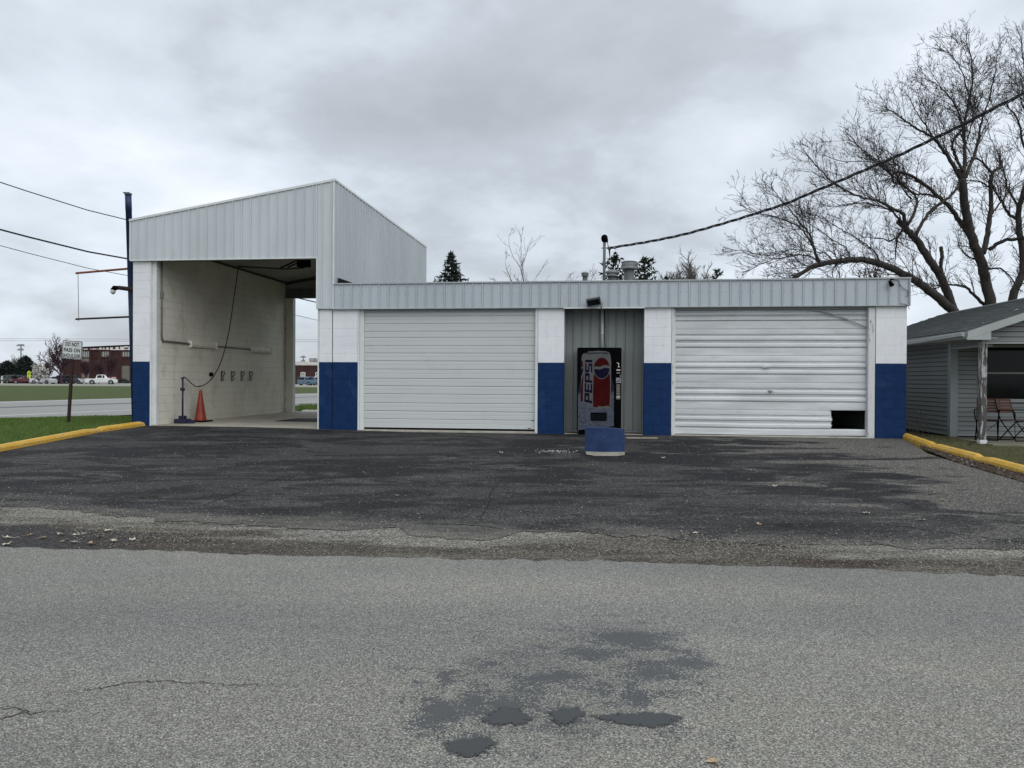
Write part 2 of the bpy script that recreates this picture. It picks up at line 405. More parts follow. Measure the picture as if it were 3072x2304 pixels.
# ---- ground materials
def wet_ellipses(t, ells, dx=0.0):
    m = None
    for (cx_, cy_, rx, ry, rot) in ells:
        v = t.mp((1, 1, 1), (-cx_, -cy_, 0))
        mpn = t.node('ShaderNodeMapping'); t.put(mpn.inputs['Vector'], v); mpn.inputs['Rotation'].default_value = (0, 0, -rot)
        m2 = t.node('ShaderNodeMapping'); t.put(m2.inputs['Vector'], mpn.outputs[0]); m2.inputs['Scale'].default_value = (1 / rx, 1 / ry, 0)
        ln = t.node('ShaderNodeVectorMath', operation='LENGTH'); t.put(ln.inputs[0], m2.outputs[0])
        d = t.math('SUBTRACT', 1.0, ln.outputs['Value'])
        m = d if m is None else t.math('MAXIMUM', m, d)
    return m
def pxell(cx_, cy_, hw, hh, rot=0.0):
    p = gp(cx_, cy_); a = gp(cx_ + hw, cy_); b = gp(cx_, cy_ - hh); c2 = gp(cx_, cy_ + hh)
    return (p.x, p.y, (a - p).length, (b - c2).length / 2, rot)
def street_mat():
    t = NT('worn_grey_street_asphalt')
    big = t.noise(0.22, 4, 0.55, t.mp((0.6, 1.4, 1)))
    mid = t.noise(1.3, 5, 0.6, t.mp((0.6, 1.3, 1), (4, 4, 0)))
    c = t.mix(t.step(big, 0.3, 0.7), (0.196, 0.194, 0.179), (0.264, 0.259, 0.234))
    lane = t.noise(1.0, 3, 0.5, t.mp((0.05, 0.85, 1), (3, 1.4, 0)))
    c = t.mix(t.math('MULTIPLY', t.step(lane, 0.36, 0.62), 0.6), t.mix(1.0, c, (0.84, 0.85, 0.88), 'MULTIPLY'), t.mix(1.0, c, (1.12, 1.11, 1.05), 'MULTIPLY'))
    pat = t.noise(0.6, 5, 0.6, t.mp((0.7, 1.3, 1), (11, 2, 0)), 0.6)
    c = t.mix(t.math('MULTIPLY', t.step(pat, 0.55, 0.63), 0.35), c, (0.172, 0.173, 0.171))
    c = t.mix(t.math('MULTIPLY', t.step(mid, 0.42, 0.72), 0.45), c, (0.188, 0.188, 0.184))
    v1 = t.node('ShaderNodeTexVoronoi'); t.put(v1.inputs['Vector'], t.pos()); v1.inputs['Scale'].default_value = 170
    v2 = t.node('ShaderNodeTexVoronoi'); t.put(v2.inputs['Vector'], t.pos()); v2.inputs['Scale'].default_value = 118
    s1 = t.node('ShaderNodeSeparateColor'); t.put(s1.inputs[0], v1.outputs['Color'])
    s2 = t.node('ShaderNodeSeparateColor'); t.put(s2.inputs[0], v2.outputs['Color'])
    k = t.math('ADD', t.math('MULTIPLY', t.math('POWER', s1.outputs[0], 2.2), 1.3), 0.54)
    stone = t.math('MULTIPLY', t.step(s2.outputs[1], 0.80, 0.84), t.step(v2.outputs['Distance'], 0.62, 0.42))
    k = t.math('ADD', k, t.math('MULTIPLY', stone, 0.75))
    dark = t.math('MULTIPLY', t.step(s2.outputs[2], 0.83, 0.86), t.step(v2.outputs['Distance'], 0.62, 0.42))
    k = t.math('MULTIPLY', k, t.math('SUBTRACT', 1.0, t.math('MULTIPLY', dark, 0.45)))
    cmb_ = t.node('ShaderNodeCombineXYZ')
    for i in range(3): t.put(cmb_.inputs[i], k)
    c = t.mix(1.0, c, cmb_.outputs[0], 'MULTIPLY')
    tint = t.math('MULTIPLY', s2.outputs[0], 0.22); c = t.mix(tint, c, t.mix(1.0, c, (1.12, 0.98, 0.78), 'MULTIPLY'))
    wet0 = wet_ellipses(t, [pxell(1760, 1967, 130, 42), pxell(1950, 2012, 150, 58), pxell(1905, 2094, 75, 70), pxell(1310, 2140, 110, 85),
                           pxell(1677, 2030, 170, 26, 0.12), pxell(1334, 2044, 45, 60), pxell(1470, 1996, 80, 18, 0.25), pxell(1880, 1922, 190, 48),
                           pxell(1520, 2115, 130, 40), pxell(2060, 1990, 95, 62), pxell(1250, 2050, 50, 20), pxell(1420, 2100, 110, 70), pxell(1780, 2070, 120, 40),
                           pxell(1925, 2158, 140, 34), pxell(1697, 2146, 66, 34), pxell(1515, 2150, 84, 46), pxell(1409, 2240, 80, 42)])
    halo = wet_ellipses(t, [pxell(1632, 2060, 420, 190), pxell(1860, 1960, 260, 130)])
    wet = t.math('MAXIMUM', wet0, t.math('MULTIPLY', halo, 0.40))
    wn_ = t.noise(5.5, 5, 0.62, t.mp((0.7, 1.2, 1)))
    wn2 = t.noise(17, 4, 0.6, t.mp((0.8, 1.1, 1), (3, 1, 0)))
    wv = t.math('ADD', t.math('ADD', wet, t.math('MULTIPLY', t.math('SUBTRACT', wn_, 0.5), 2.3)), t.math('MULTIPLY', t.math('SUBTRACT', wn2, 0.5), 0.9))
    wv = t.math('SUBTRACT', wv, t.math('ADD', t.math('MULTIPLY', t.step(s1.outputs[0], 0.45, 0.9), 0.30), t.math('MULTIPLY', t.step(s2.outputs[1], 0.5, 0.8), 0.34)))
    wm = t.step(wv, 0.06, 0.24)
    hm = t.math('MULTIPLY', t.step(t.math('ADD', halo, t.math('MULTIPLY', t.math('SUBTRACT', wn_, 0.5), 1.2)), -0.05, 0.45), 0.40)
    c = t.mix(hm, c, t.mix(1.0, c, (0.52, 0.535, 0.565), 'MULTIPLY'))
    c = t.mix(t.math('MULTIPLY', wm, 0.9), c, (0.052, 0.054, 0.056))
    hgt = t.math('MULTIPLY', t.math('SUBTRACT', 1.0, v1.outputs['Distance']), t.math('SUBTRACT', 1.0, t.math('MULTIPLY', wm, 0.85)))
    t.bump(hgt, 0.55, 0.006)
    return t.done(c, t.math('SUBTRACT', 0.9, t.math('MULTIPLY', wm, 0.48)), 0, 0.3)
def lot_mat():
    t = NT('patched_black_lot_asphalt')
    st = t.mp((0.5, 1.15, 1), (2, 1, 0), (0, 0, A))
    big = t.noise(0.75, 6, 0.62, st, 0.6)
    mid = t.noise(1.6, 6, 0.66, t.mp((0.42, 1.25, 1), (7, 3, 0), (0, 0, A)), 0.7)
    c = t.mix(t.step(big, 0.47, 0.56), (0.0125, 0.0126, 0.0135), (0.036, 0.0348, 0.0335))
    c = t.mix(t.math('MULTIPLY', t.step(mid, 0.54, 0.61), 0.8), c, (0.064, 0.061, 0.056))
    blk_ = t.noise(1.1, 5, 0.6, t.mp((0.5, 1.1, 1), (12, 5, 0), (0, 0, A)), 0.8)
    c = t.mix(t.math('MULTIPLY', t.step(blk_, 0.56, 0.62), 0.85), c, (0.0110, 0.0114, 0.0126))
    sp_ = t.node('ShaderNodeSeparateXYZ'); t.put(sp_.inputs[0], t.pos())
    # the side by the house is the older, browner surface
    old = t.math('ADD', t.math('MULTIPLY', sp_.outputs['X'], 0.2), t.math('MULTIPLY', t.math('SUBTRACT', blk_, 0.5), -3.0))
    c = t.mix(t.math('MULTIPLY', t.step(old, 0.95, 1.2), 0.85), c, (0.105, 0.099, 0.088))
    # worn towards the street
    fr = t.math('MULTIPLY', t.math('SUBTRACT', 12.6, sp_.outputs['Y']), 0.17)
    worn = t.math('ADD', fr, t.math('MULTIPLY', t.math('SUBTRACT', mid, 0.5), 2.4))
    c = t.mix(t.math('MULTIPLY', t.step(worn, 0.2, 1.0), 0.55), c, (0.052, 0.0505, 0.049))
    v1 = t.node('ShaderNodeTexVoronoi'); t.put(v1.inputs['Vector'], t.pos()); v1.inputs['Scale'].default_value = 70
    s1 = t.node('ShaderNodeSeparateColor'); t.put(s1.inputs[0], v1.outputs['Color'])
    k = t.math('ADD', t.math('MULTIPLY', t.math('POWER', s1.outputs[0], 3.0), 2.6), 0.52)
    v2 = t.node('ShaderNodeTexVoronoi'); t.put(v2.inputs['Vector'], t.pos()); v2.inputs['Scale'].default_value = 21
    s2 = t.node('ShaderNodeSeparateColor'); t.put(s2.inputs[0], v2.outputs['Color'])
    chip = t.math('MULTIPLY', t.step(s2.outputs[1], 0.95, 0.97), t.step(v2.outputs['Distance'], 0.32, 0.2))
    cmb_ = t.node('ShaderNodeCombineXYZ')
    for i in range(3): t.put(cmb_.inputs[i], k)
    c = t.mix(1.0, c, cmb_.outputs[0], 'MULTIPLY')
    c = t.mix(t.math('MULTIPLY', chip, 0.55), c, (0.30, 0.29, 0.27))
    # stray gravel dust along the street side
    edge = t.math('ADD', t.math('MULTIPLY', t.math('SUBTRACT', t.math('ADD', 8.35, t.math('MULTIPLY', sp_.outputs['X'], -0.19)), sp_.outputs['Y']), 1.1), t.math('MULTIPLY', t.math('SUBTRACT', t.noise(2.6, 6, 0.7, t.mp((0.5, 1.3, 1))), 0.5), 2.6))
    gmask = t.math('MULTIPLY', t.step(edge, 0.05, 1.3), t.math('ADD', 0.35, t.math('MULTIPLY', s1.outputs[1], 0.65)))
    c = t.mix(t.math('MULTIPLY', gmask, 0.9), c, (0.21, 0.20, 0.172))
    t.bump(t.math('ADD', v1.outputs['Distance'], t.math('MULTIPLY', t.noise(3, 4), 2)), 0.35, 0.006)
    return t.done(c, t.math('ADD', 0.78, t.math('MULTIPLY', mid, 0.2)), 0, 0.2)
def gravel_mat():
    t = NT('dirty_gravel_shoulder')
    n = t.noise(0.8, 6, 0.65, t.mp((0.35, 1.5, 1), (1, 6, 0)))
    n2 = t.noise(2.6, 5, 0.6, t.mp((0.4, 1.6, 1), (3, 2, 0)))
    at_n = t.node('ShaderNodeAttribute'); at_n.attribute_name = 'band'
    sx_n = t.node('ShaderNodeSeparateXYZ'); t.put(sx_n.inputs[0], t.pos())
    nb_ = t.noise(0.55, 3, 0.55, t.mp((1, 1.2, 1), (5, 9, 0)))
    band = at_n.outputs['Fac']
    wig = t.math('ADD', t.math('MULTIPLY', t.math('SUBTRACT', n, 0.5), 2.2), t.math('MULTIPLY', t.math('SUBTRACT', n2, 0.5), 1.3))
    c = t.mix(t.step(n2, 0.35, 0.65), (0.072, 0.063, 0.052), (0.130, 0.119, 0.098))
    lm_ = t.math('MULTIPLY', t.step(t.math('ADD', band, wig), 0.5, 0.95), t.math('ADD', 0.25, t.math('MULTIPLY', t.step(nb_, 0.34, 0.5), 0.75)))
    c = t.mix(t.math('MULTIPLY', lm_, 0.85), c, (0.235, 0.227, 0.200))
    leftm = t.step(sx_n.outputs['X'], -1.0, -4.2)
    bd_ = t.math('ABSOLUTE', t.math('SUBTRACT', t.math('ADD', band, t.math('MULTIPLY', wig, 0.6)), 0.22))
    bm_ = t.math('MULTIPLY', t.step(bd_, 0.30, 0.10), t.math('MAXIMUM', t.step(nb_, 0.50, 0.62), leftm))
    c = t.mix(t.math('MULTIPLY', bm_, 0.9), c, (0.058, 0.044, 0.035))
    mud = t.math('MULTIPLY', t.step(t.math('ADD', sx_n.outputs['X'], t.math('MULTIPLY', wig, 1.2)), -3.0, -4.4), t.step(t.math('ADD', band, t.math('MULTIPLY', wig, 0.5)), 0.62, 0.4))
    c = t.mix(mud, c, (0.050, 0.047, 0.046))
    v1 = t.node('ShaderNodeTexVoronoi'); t.put(v1.inputs['Vector'], t.pos()); v1.inputs['Scale'].default_value = 80
    s1 = t.node('ShaderNodeSeparateColor'); t.put(s1.inputs[0], v1.outputs['Color'])
    k = t.math('ADD', t.math('MULTIPLY', t.math('POWER', s1.outputs[0], 2.4), 1.9), 0.45)
    cmb_ = t.node('ShaderNodeCombineXYZ')
    for i in range(3): t.put(cmb_.inputs[i], k)
    c = t.mix(1.0, c, cmb_.outputs[0], 'MULTIPLY')
    t.bump(t.math('SUBTRACT', 1.0, v1.outputs['Distance']), 0.8, 0.012)
    return t.done(c, 0.95, 0, 0.2)
def lawn_mat(name, a, b, dry, dryamt):
    t = NT(name)
    n = t.noise(0.5, 6, 0.65); n2 = t.noise(7, 5, 0.7)
    c = t.mix(t.step(n, 0.3, 0.7), a, b)
    c = t.mix(t.math('MULTIPLY', t.step(n2, 0.5, 0.72), dryamt), c, dry)
    t.bump(t.noise(60, 3), 0.8, 0.03)
    return t.done(c, 0.9, 0, 0.15)
def concrete_road():
    t = NT('pale_highway_concrete')
    n = t.noise(0.12, 5, 0.6); m_ = t.noise(2.5, 5, 0.7)
    c = t.mix(t.step(n, 0.3, 0.7), (0.255, 0.252, 0.24), (0.30, 0.297, 0.283))
    c = t.mix(t.math('MULTIPLY', t.step(m_, 0.45, 0.75), 0.3), c, (0.22, 0.217, 0.205))
    return t.done(c, 0.9, 0, 0.25)
M['street'] = street_mat(); M['lot'] = lot_mat(); M['gravel'] = gravel_mat()
M['lawn'] = lawn_mat('spring_lawn', (0.055, 0.092, 0.020), (0.075, 0.118, 0.026), (0.10, 0.115, 0.045), 0.35)
M['field'] = lawn_mat('ground_cover', (0.056, 0.080, 0.022), (0.076, 0.098, 0.030), (0.10, 0.105, 0.042), 0.4)
M['lawn_dry'] = lawn_mat('patchy_dry_lawn', (0.062, 0.066, 0.028), (0.095, 0.092, 0.045), (0.16, 0.135, 0.085), 0.7)
M['highway'] = concrete_road()
M['seam'] = plain('tarred_seam', (0.12, 0.12, 0.12), 0.9, 0.15, 1)
M['line_white'] = plain('road_line_white', (0.62, 0.62, 0.58), 0.8, 0.12, 3)
M['far_paving'] = plain('pale_far_paving', (0.42, 0.41, 0.375), 0.9, 0.1, 0.2)
M['dirt'] = plain('bark_and_leaf_litter', (0.060, 0.042, 0.031), 0.95, 0.5, 12, 0.8, 60, dirt=(0.17, 0.13, 0.09), dirtamt=0.7)
M['crack'] = plain('crack_shadow', (0.055, 0.052, 0.048), 0.95, 0.2)
def puddle_mat():
    t = NT('shallow_puddle_water')
    a = t.node('ShaderNodeAttribute'); a.attribute_name = 'rim'
    n = t.noise(16, 4, 0.6); v = t.voro(118); sv = t.node('ShaderNodeSeparateColor'); t.put(sv.inputs[0], v)
    e_ = t.math('ADD', t.math('ADD', a.outputs['Fac'], t.math('MULTIPLY', t.math('SUBTRACT', n, 0.5), 0.55)), t.math('MULTIPLY', t.step(sv.outputs[1], 0.55, 0.85), 0.18))
    t.put(t.b.inputs['Alpha'], t.step(e_, 1.02, 0.80))
    return t.done((0.036, 0.039, 0.039), 0.16, 0, 0.24)
M['puddle'] = puddle_mat()
M['pebble'] = plain('limestone_chips', (0.26, 0.245, 0.205), 0.9, 0.6, 40)
M['pebble_white'] = plain('white_chips', (0.62, 0.62, 0.60), 0.9, 0.2, 30)
def grass_blade(name, a, b):
    t = NT(name); n = t.noise(3.0, 4, 0.6); n2 = t.noise(45, 2, 0.6)
    c = t.mix(t.step(t.math('ADD', t.math('MULTIPLY', n, 0.5), t.math('MULTIPLY', n2, 0.5)), 0.38, 0.62), a, b)
    return t.done(c, 0.7, 0, 0.25)
M['blade'] = grass_blade('grass_blades', (0.060, 0.112, 0.018), (0.125, 0.185, 0.040))
M['blade_dry'] = grass_blade('dry_grass_blades', (0.065, 0.075, 0.030), (0.19, 0.165, 0.095))

# ------------------------------------------------------------------ ground
def sheet(name, us, vs_, mat, dz, fz=gzuv, uvmap=None):
    mb = MB(); nu = len(us)
    for v in vs_:
        for u in us:
            uu, vv = uvmap(u, v) if uvmap else (u, v)
            p = F(uu, vv); mb.v.append((p.x, p.y, fz(uu, vv) + dz))
    for j in range(len(vs_) - 1):
        for i in range(nu - 1):
            mb.f.append((j * nu + i, j * nu + i + 1, (j + 1) * nu + i + 1, (j + 1) * nu + i)); mb.m.append(0)
    return struct(mb.build(name, mat))
def lin(a, b, n): return [a + (b - a) * i / (n - 1) for i in range(n)]
us_t = [-4000, -1500, -600, -250, -120, -60, -30, -20, -15, -10, -6.5, -4, -2.5, 0, 5, 9, 15, 25, 60, 150, 500, 1500, 4000]
vs_t = [-400, -100, -40, -20, SLOPE_END, -8, -4, 0, 2, 6, 10, 20, 60, 150, 400, 1200, 3000, 6000]
sheet('ground', us_t, vs_t, M['field'], -0.06)

# street edge and gravel edge, read along the photograph and set on the ground
def edge_uv(pts):
    out = [UV(*gp(x, y).xy) for x, y in pts]
    return sorted(out)
street_edge = edge_uv([(-900, 1618), (0, 1641), (417, 1653), (700, 1662), (1067, 1673), (1536, 1679), (2161, 1695), (2508, 1708), (3072, 1729), (4000, 1762)])
lot_edge = edge_uv([(-900, 1490), (0, 1520), (278, 1538), (486, 1556), (694, 1571), (972, 1586), (1180, 1592), (1260, 1618), (1480, 1622), (1560, 1598), (1800, 1602), (2022, 1616), (2300, 1629), (2647, 1637), (3072, 1651), (4000, 1680)])
def lerp_uv(pl, u):
    if u <= pl[0][0]: return pl[0][1]
    for (a, b), (c2, d) in zip(pl, pl[1:]):
        if u <= c2: return b + (d - b) * (u - a) / (c2 - a)
    return pl[-1][1]
def jit(u, amp, f, s): return amp * (math.sin(u * f + s) + 0.6 * math.sin(u * f * 2.7 + s * 2) + 0.4 * math.sin(u * f * 6.1 + s * 5) + 0.3 * math.sin(u * f * 14.3 + s)) / 2
us_s = [-60, -40, -25] + lin(-15, 15, 421) + [25, 40, 60]
def street_map(u, k):
    e = lerp_uv(street_edge, u) + jit(u, 0.05, 3.1, 1.0) + jit(u, 0.03, 17.0, 2.0) + rnd.uniform(-.012, .012)
    t = [e, e - 0.3, min(e - 0.6, SLOPE_END - 0.02), -14, -20, -30][k]
    return u, t
sheet('street', us_s, [0, 1, 2, 3, 4, 5], M['street'], 0.004, lambda u, v: gzuv(u, max(v, -40)), street_map)
# lot
kl = [gp(x, y) for x, y in ((-500, 1453), (0, 1346), (302, 1297), (436, 1278))]
kr = [gp(x, y) for x, y in ((2688, 1311), (2790, 1347), (3072, 1424), (3500, 1545))]
KL = [UV(p.x, p.y) for p in kl]; KR = [UV(p.x, p.y) for p in kr]
def u_on(pl, v):                    # u of a kerb line at a given v
    pl = sorted(pl, key=lambda q: q[1])
    (a, b), (c2, d) = (pl[0], pl[1]) if v < pl[1][1] else (pl[-2], pl[-1])
    for (p, q) in zip(pl, pl[1:]):
        if p[1] <= v <= q[1]: (a, b), (c2, d) = p, q
    return a + (c2 - a) * (v - b) / (d - b)
def lot_map(s, k):
    v = [None, -8.5, -7, -5.6, -4.2, -2.8, -1.4, -0.7, 0.0, 0.10][k] if k else None
    if k == 0:
        u = -14 + s * 28
        return u, lerp_uv(lot_edge, u) + jit(u, 0.09, 1.1, 0.4) + jit(u, 0.05, 4.3, 1.1) + jit(u, 0.05, 9.0, 2.0) + jit(u, 0.05, 23.0, 1.0) + rnd.uniform(-.03, .03)
    ul = max(-15, u_on(KL, v)) - 0.03; ur = min(15, u_on(KR, v)) + 0.0 - 0.12 * clamp(-v / 2.0) - 0.3 * clamp((-v - 1.2) / 2)
    return ul + (ur - ul) * s, v
sheet('parking_lot', lin(0, 1, 281), list(range(10)), M['lot'], 0.003, gzuv, lot_map)
gus = lin(-16, 16, 321)
def gravel_map(u, k):
    a = lerp_uv(street_edge, u); b = lerp_uv(lot_edge, u)
    return u, [a - 0.35, a, a + (b - a) * 0.3, a + (b - a) * 0.65, b + 0.05, b + 0.7][k]
gso = sheet('gravel_shoulder', gus, [0, 1, 2, 3, 4, 5], M['gravel'], -0.004, gzuv, gravel_map)
at_ = gso.data.attributes.new('band', 'FLOAT', 'POINT')
at_.data.foreach_set('value', [v for v in (-0.2, 0.0, 0.3, 0.65, 1.0, 1.3) for _ in gus])
# litter strip by the right kerb
mb = MB(); pr = [gp(x, y) for x, y in ((2760, 1338), (2880, 1372), (3072, 1424), (3400, 1516))]; pq = [gp(x, y) for x, y in ((2770, 1346), (2880, 1391), (3072, 1447), (3400, 1560))]
ra, rb = [], []
for i in range(3):
    for k in range(12):
        t_ = k / 12
        ra.append(pr[i].lerp(pr[i + 1], t_)); rb.append(pq[i].lerp(pq[i + 1], t_) + Vector((rnd.uniform(-.03, .03), rnd.uniform(-.06, .06), 0)))
n_ = len(ra); mb.v = [(p.x, p.y, gz(p.x, p.y) + 0.006) for p in ra + rb]
mb.f = [(i, n_ + i, n_ + i + 1, i + 1) for i in range(n_ - 1)]; mb.m = [0] * (n_ - 1)
struct(mb.build('litter_strip', M['dirt']))

# highway to the left, grass beyond, far car park
HZ = -0.10
def hp(px, py, z=HZ):
    d = ray(px, py); return CAM + d * ((z - CAMZ) / d.z)
def line2(p1, p2, y):
    q1, q2 = hp(*p1), hp(*p2); t_ = (y - q1.y) / (q2.y - q1.y); return q1.x + (q2.x - q1.x) * t_
HWDIR = 0.345
near0 = hp(0, 1269); far0 = hp(0, 1207)
def strip(name, mat, x_at, off0, off1, dz, y0=-60, y1=900):
    mb = MB(); ys = lin(y0, y1, 60)
    for y in ys:
        for o in (off0, off1):
            x = x_at(y) + o; mb.v.append((x, y, HZ + dz))
    mb.f = [(2 * i, 2 * i + 1, 2 * i + 3, 2 * i + 2) for i in range(len(ys) - 1)]; mb.m = [0] * len(mb.f)
    return struct(mb.build(name, mat))
nx = lambda y: near0.x + HWDIR * (y - near0.y)
W_ = nx(far0.y) - far0.x
strip('highway', M['highway'], nx, -W_, 0.0, 0.045)
def off_at(px, py):
    p = hp(px, py); return p.x - nx(p.y)
o1 = off_at(0, 1251.5); o2 = off_at(0, 1226); o3 = off_at(0, 1210)
strip('highway_edge_line', M['line_white'], nx, o1 - 0.16, o1 + 0.10, 0.050)
strip('highway_seam', M['seam'], nx, o2 - 0.55, o2 + 0.45, 0.050)
strip('highway_far_line', M['line_white'], nx, o3 - 0.2, o3 + 0.15, 0.050)
# far car park
mb = MB(); y0 = 128.0
mb.box(-170, 40, y0, y0 + 90, HZ - 0.6, HZ + 0.05)
struct(mb.build('far_car_park', M['highway']))
mb = MB(); mb.box(-170, 40, y0 - 0.35, y0 - 0.01, HZ - 0.5, HZ + 0.22); mb.box(-170, 40, y0 + 5.5, y0 + 5.9, HZ + 0.045, HZ + 0.20)
struct(mb.build('far_kerb', M['far_paving']))
# concrete walk at the back of the bay
mb = MB(); ps = [hp(x, y, 0.0) for x, y in ((905, 1226), (930, 1219), (1010, 1222), (1010, 1236), (905, 1240))]
mb.add([(p.x, p.y, gz(p.x, p.y) + 0.02) for p in ps], [(0, 1, 2, 3, 4)][::-1])
struct(mb.build('back_walk', M['kerb_concrete']))

# ------------------------------------------------------------------ the garage
def ux(px, py=1100): return fu(px, py)[0]
ROT = -A
garage = thing('garage_building', 'long white and navy block garage with tall steel wash bay and two overhead doors', 'building', F(0, 0, 0), ROT)
BL = 1.674; ZF = 2.965; ZT = 3.583; ZG = 4.22; CH = 0.2032
u_l0, u_l1 = ux(398), ux(449)
u_m0, u_mj, u_m1 = ux(957), ux(997), ux(1073)
u_d0, u_d1 = ux(1090), ux(1605)
u_p0, u_p1 = ux(1613.5), ux(1692)
u_q0, u_q1 = ux(1932), ux(2014)
u_e0, u_e1 = ux(2027), ux(2604)
u_r0, u_r1 = ux(2627), ux(2720)
_meshes = {}
def block_mesh(w, mat, depth=0.05):
    k = (round(w, 3), mat)
    if k not in _meshes:
        _meshes[k] = MB().cbox(0.0026, w - 0.0026, 0, depth, 0.0026, CH - 0.0026, 0.0042).mesh('block', M[mat])
    return _meshes[k]
def courses(part, u0, u1, z_lo, z_hi, v_front):
    n0 = int(round((BL - z_lo) / CH)); z = BL - n0 * CH; i = 0
    while z < z_hi - 0.02:
        off = 0.0 if i % 2 == 0 else -CH
        x = u0 + off; mat = 'blue_block' if z < BL - 0.01 else 'white_block'
        while x < u1 - 0.01:
            a, b = max(x, u0), min(x + 2 * CH, u1)
            if b - a > 0.06: inst(block_mesh(b - a, mat), 'block', part, (a, v_front + rnd.uniform(-0.0012, 0.0012), z))
            x += 2 * CH
        z += CH; i += 1
def pillar(u0, u1, ztop, v0=0.0, depth=0.30):
    mb = MB().box(u0 + 0.002, u1 - 0.002, v0 + 0.0045, v0 + depth, -0.2, BL, 1).box(u0 + 0.002, u1 - 0.002, v0 + 0.0045, v0 + depth, BL, ztop, 0)
    p = mb.build('pillar', [M['white_block'], M['blue_block']], garage)
    courses(p, u0, u1, -0.16, ztop, v0)
    return p
pillar(u_l0, u_l1, ZG + 0.1)
pillar(u_m0, u_mj - 0.008, ZF + 0.1); pillar(u_mj + 0.008, u_m1, ZF + 0.1)
MB().box(u_mj - 0.008, u_mj + 0.008, 0.012, 0.2, -0.1, ZF + 0.05).build('expansion_joint', M['dark_gap'], garage)
pillar(u_p0, u_p1, ZF + 0.1); pillar(u_q0, u_q1, ZF + 0.1); pillar(u_r0, u_r1, ZF + 0.1)

# main shell: side, back and roof
MB().box(u_r1 - 0.2, u_r1 - 0.003, 0.3, 9.0, -0.2, ZF + 0.2).build('side_wall', M['white_block'], garage)
us_ = ux(1007, 700)               # outer face of the wash bay's high side
MB().box(us_, u_r1, 9.0, 9.2, -0.2, ZF + 0.4).build('back_wall', M['white_block'], garage)
MB().box(us_ + 0.02, u_r1 - 0.02, 0.02, 9.2, ZF + 0.12, ZF + 0.24).build('flat_roof', M['roofing'], garage)
MB().box(u_m1, u_r1, 0.30, 9.0, -0.16, 0.012).build('shop_floor', M['concrete'], garage)
MB().box(u_p0, u_p0 + 0.2, 0.31, 8.9, 0.02, ZF + 0.1).build('inner_wall', M['bay_dark'], garage)
MB().box(u_q1 - 0.2, u_q1, 0.31, 8.9, 0.02, ZF + 0.1).build('inner_wall', M['bay_dark'], garage)

# steel cladding: one strip per rib spacing
RIB = 0.2286
def clad_strip(u0, u1, w0, w1a, w1b, v, rib=True, d=0.024):
    mb = MB(); t = 0.012
    W = u1 - u0
    mb.prism([(u0 + 0.0022, w0), (u1 - 0.0022, w0), (u1 - 0.0022, w1b), (u0 + 0.0022, w1a)], v, v + t)
    if rib and W > 0.08:
        r0, r1 = u1 - 0.040, u1 - 0.004
        def zt(u): return w1a + (w1b - w1a) * (u - u0) / W
        vs_ = []
        for u, dv in ((r0, 0.0005), (r0 + 0.010, -d), (r1 - 0.010, -d), (r1, 0.0005)):
            vs_ += [(u, v + dv, w0), (u, v + dv, zt(u))]
        mb.add(vs_, [(0, 2, 3, 1), (2, 4, 5, 3), (4, 6, 7, 5), (0, 6, 4, 2), (1, 3, 5, 7)])
        for k in (0.30, 0.62):       # two stiffening swages
            c = u0 + W * k * 0.85
            mb.add([(c - 0.010, v + 0.0004, w0), (c, v - 0.0022, w0), (c + 0.010, v + 0.0004, w0), (c - 0.010, v + 0.0004, zt(c)), (c, v - 0.0022, zt(c)), (c + 0.010, v + 0.0004, zt(c))], [(0, 1, 4, 3), (1, 2, 5, 4)])
    return mb
VF = -0.07
u_g0 = ux(396, 720); u_g1 = ux(955, 850)
w_tl = fu(397, 662)[1]; w_tr = fu(1007, 541)[1]
gable = MB().prism([(u_g0 + 0.03, ZG + 0.01), (u_g1, ZG + 0.01), (u_g1, ZF + 0.01), (us_ - 0.03, ZF + 0.01), (us_ - 0.03, w_tr - 0.05), (u_g0 + 0.03, w_tl - 0.05)], VF + 0.02, VF + 0.06).build('gable_fascia', M['dark_gap'], garage)  # dark backing paints shade lines into the seams between ribbed strips
x = u_g0
def top_at(u): return w_tl + (w_tr - w_tl) * (u - u_g0) / (us_ - u_g0)
cuts = [u_g0]
while cuts[-1] + RIB < us_ - 0.03: cuts.append(cuts[-1] + RIB)
cuts.append(us_)
cuts = sorted(set(cuts + [u_g1]))
cuts = [c for i, c in enumerate(cuts) if i == 0 or c - cuts[i - 1] > 0.03]
for a, b in zip(cuts, cuts[1:]):
    low = ZG if (a + b) / 2 < u_g1 else ZF
    clad_strip(a, b, low + 0.004, top_at(a) - 0.03, top_at(b) - 0.03, VF).build('metal_panel', M['metal_light'], gable)
mb = MB()
mb.prism([(u_g0 - 0.02, w_tl - 0.035), (us_ + 0.005, w_tr - 0.035), (us_ + 0.005, w_tr + 0.02), (u_g0 - 0.02, w_tl + 0.02)], VF - 0.03, VF - 0.003)
mb.box(u_g0 - 0.012, u_g0 + 0.025, VF - 0.022, VF - 0.018, ZG, w_tl - 0.04)
mb.box(us_ - 0.04, us_ + 0.004, VF - 0.022, VF - 0.018, ZF + 0.6, w_tr - 0.04)
mb.box(u_g0, u_g1, VF - 0.024, VF + 0.10, ZG - 0.022, ZG + 0.003)
mb.box(u_g1 - 0.02, u_g1 + 0.012, VF - 0.024, VF + 0.10, ZF, ZG - 0.022)
mb.build('gable_trim', M['trim_white'], garage)
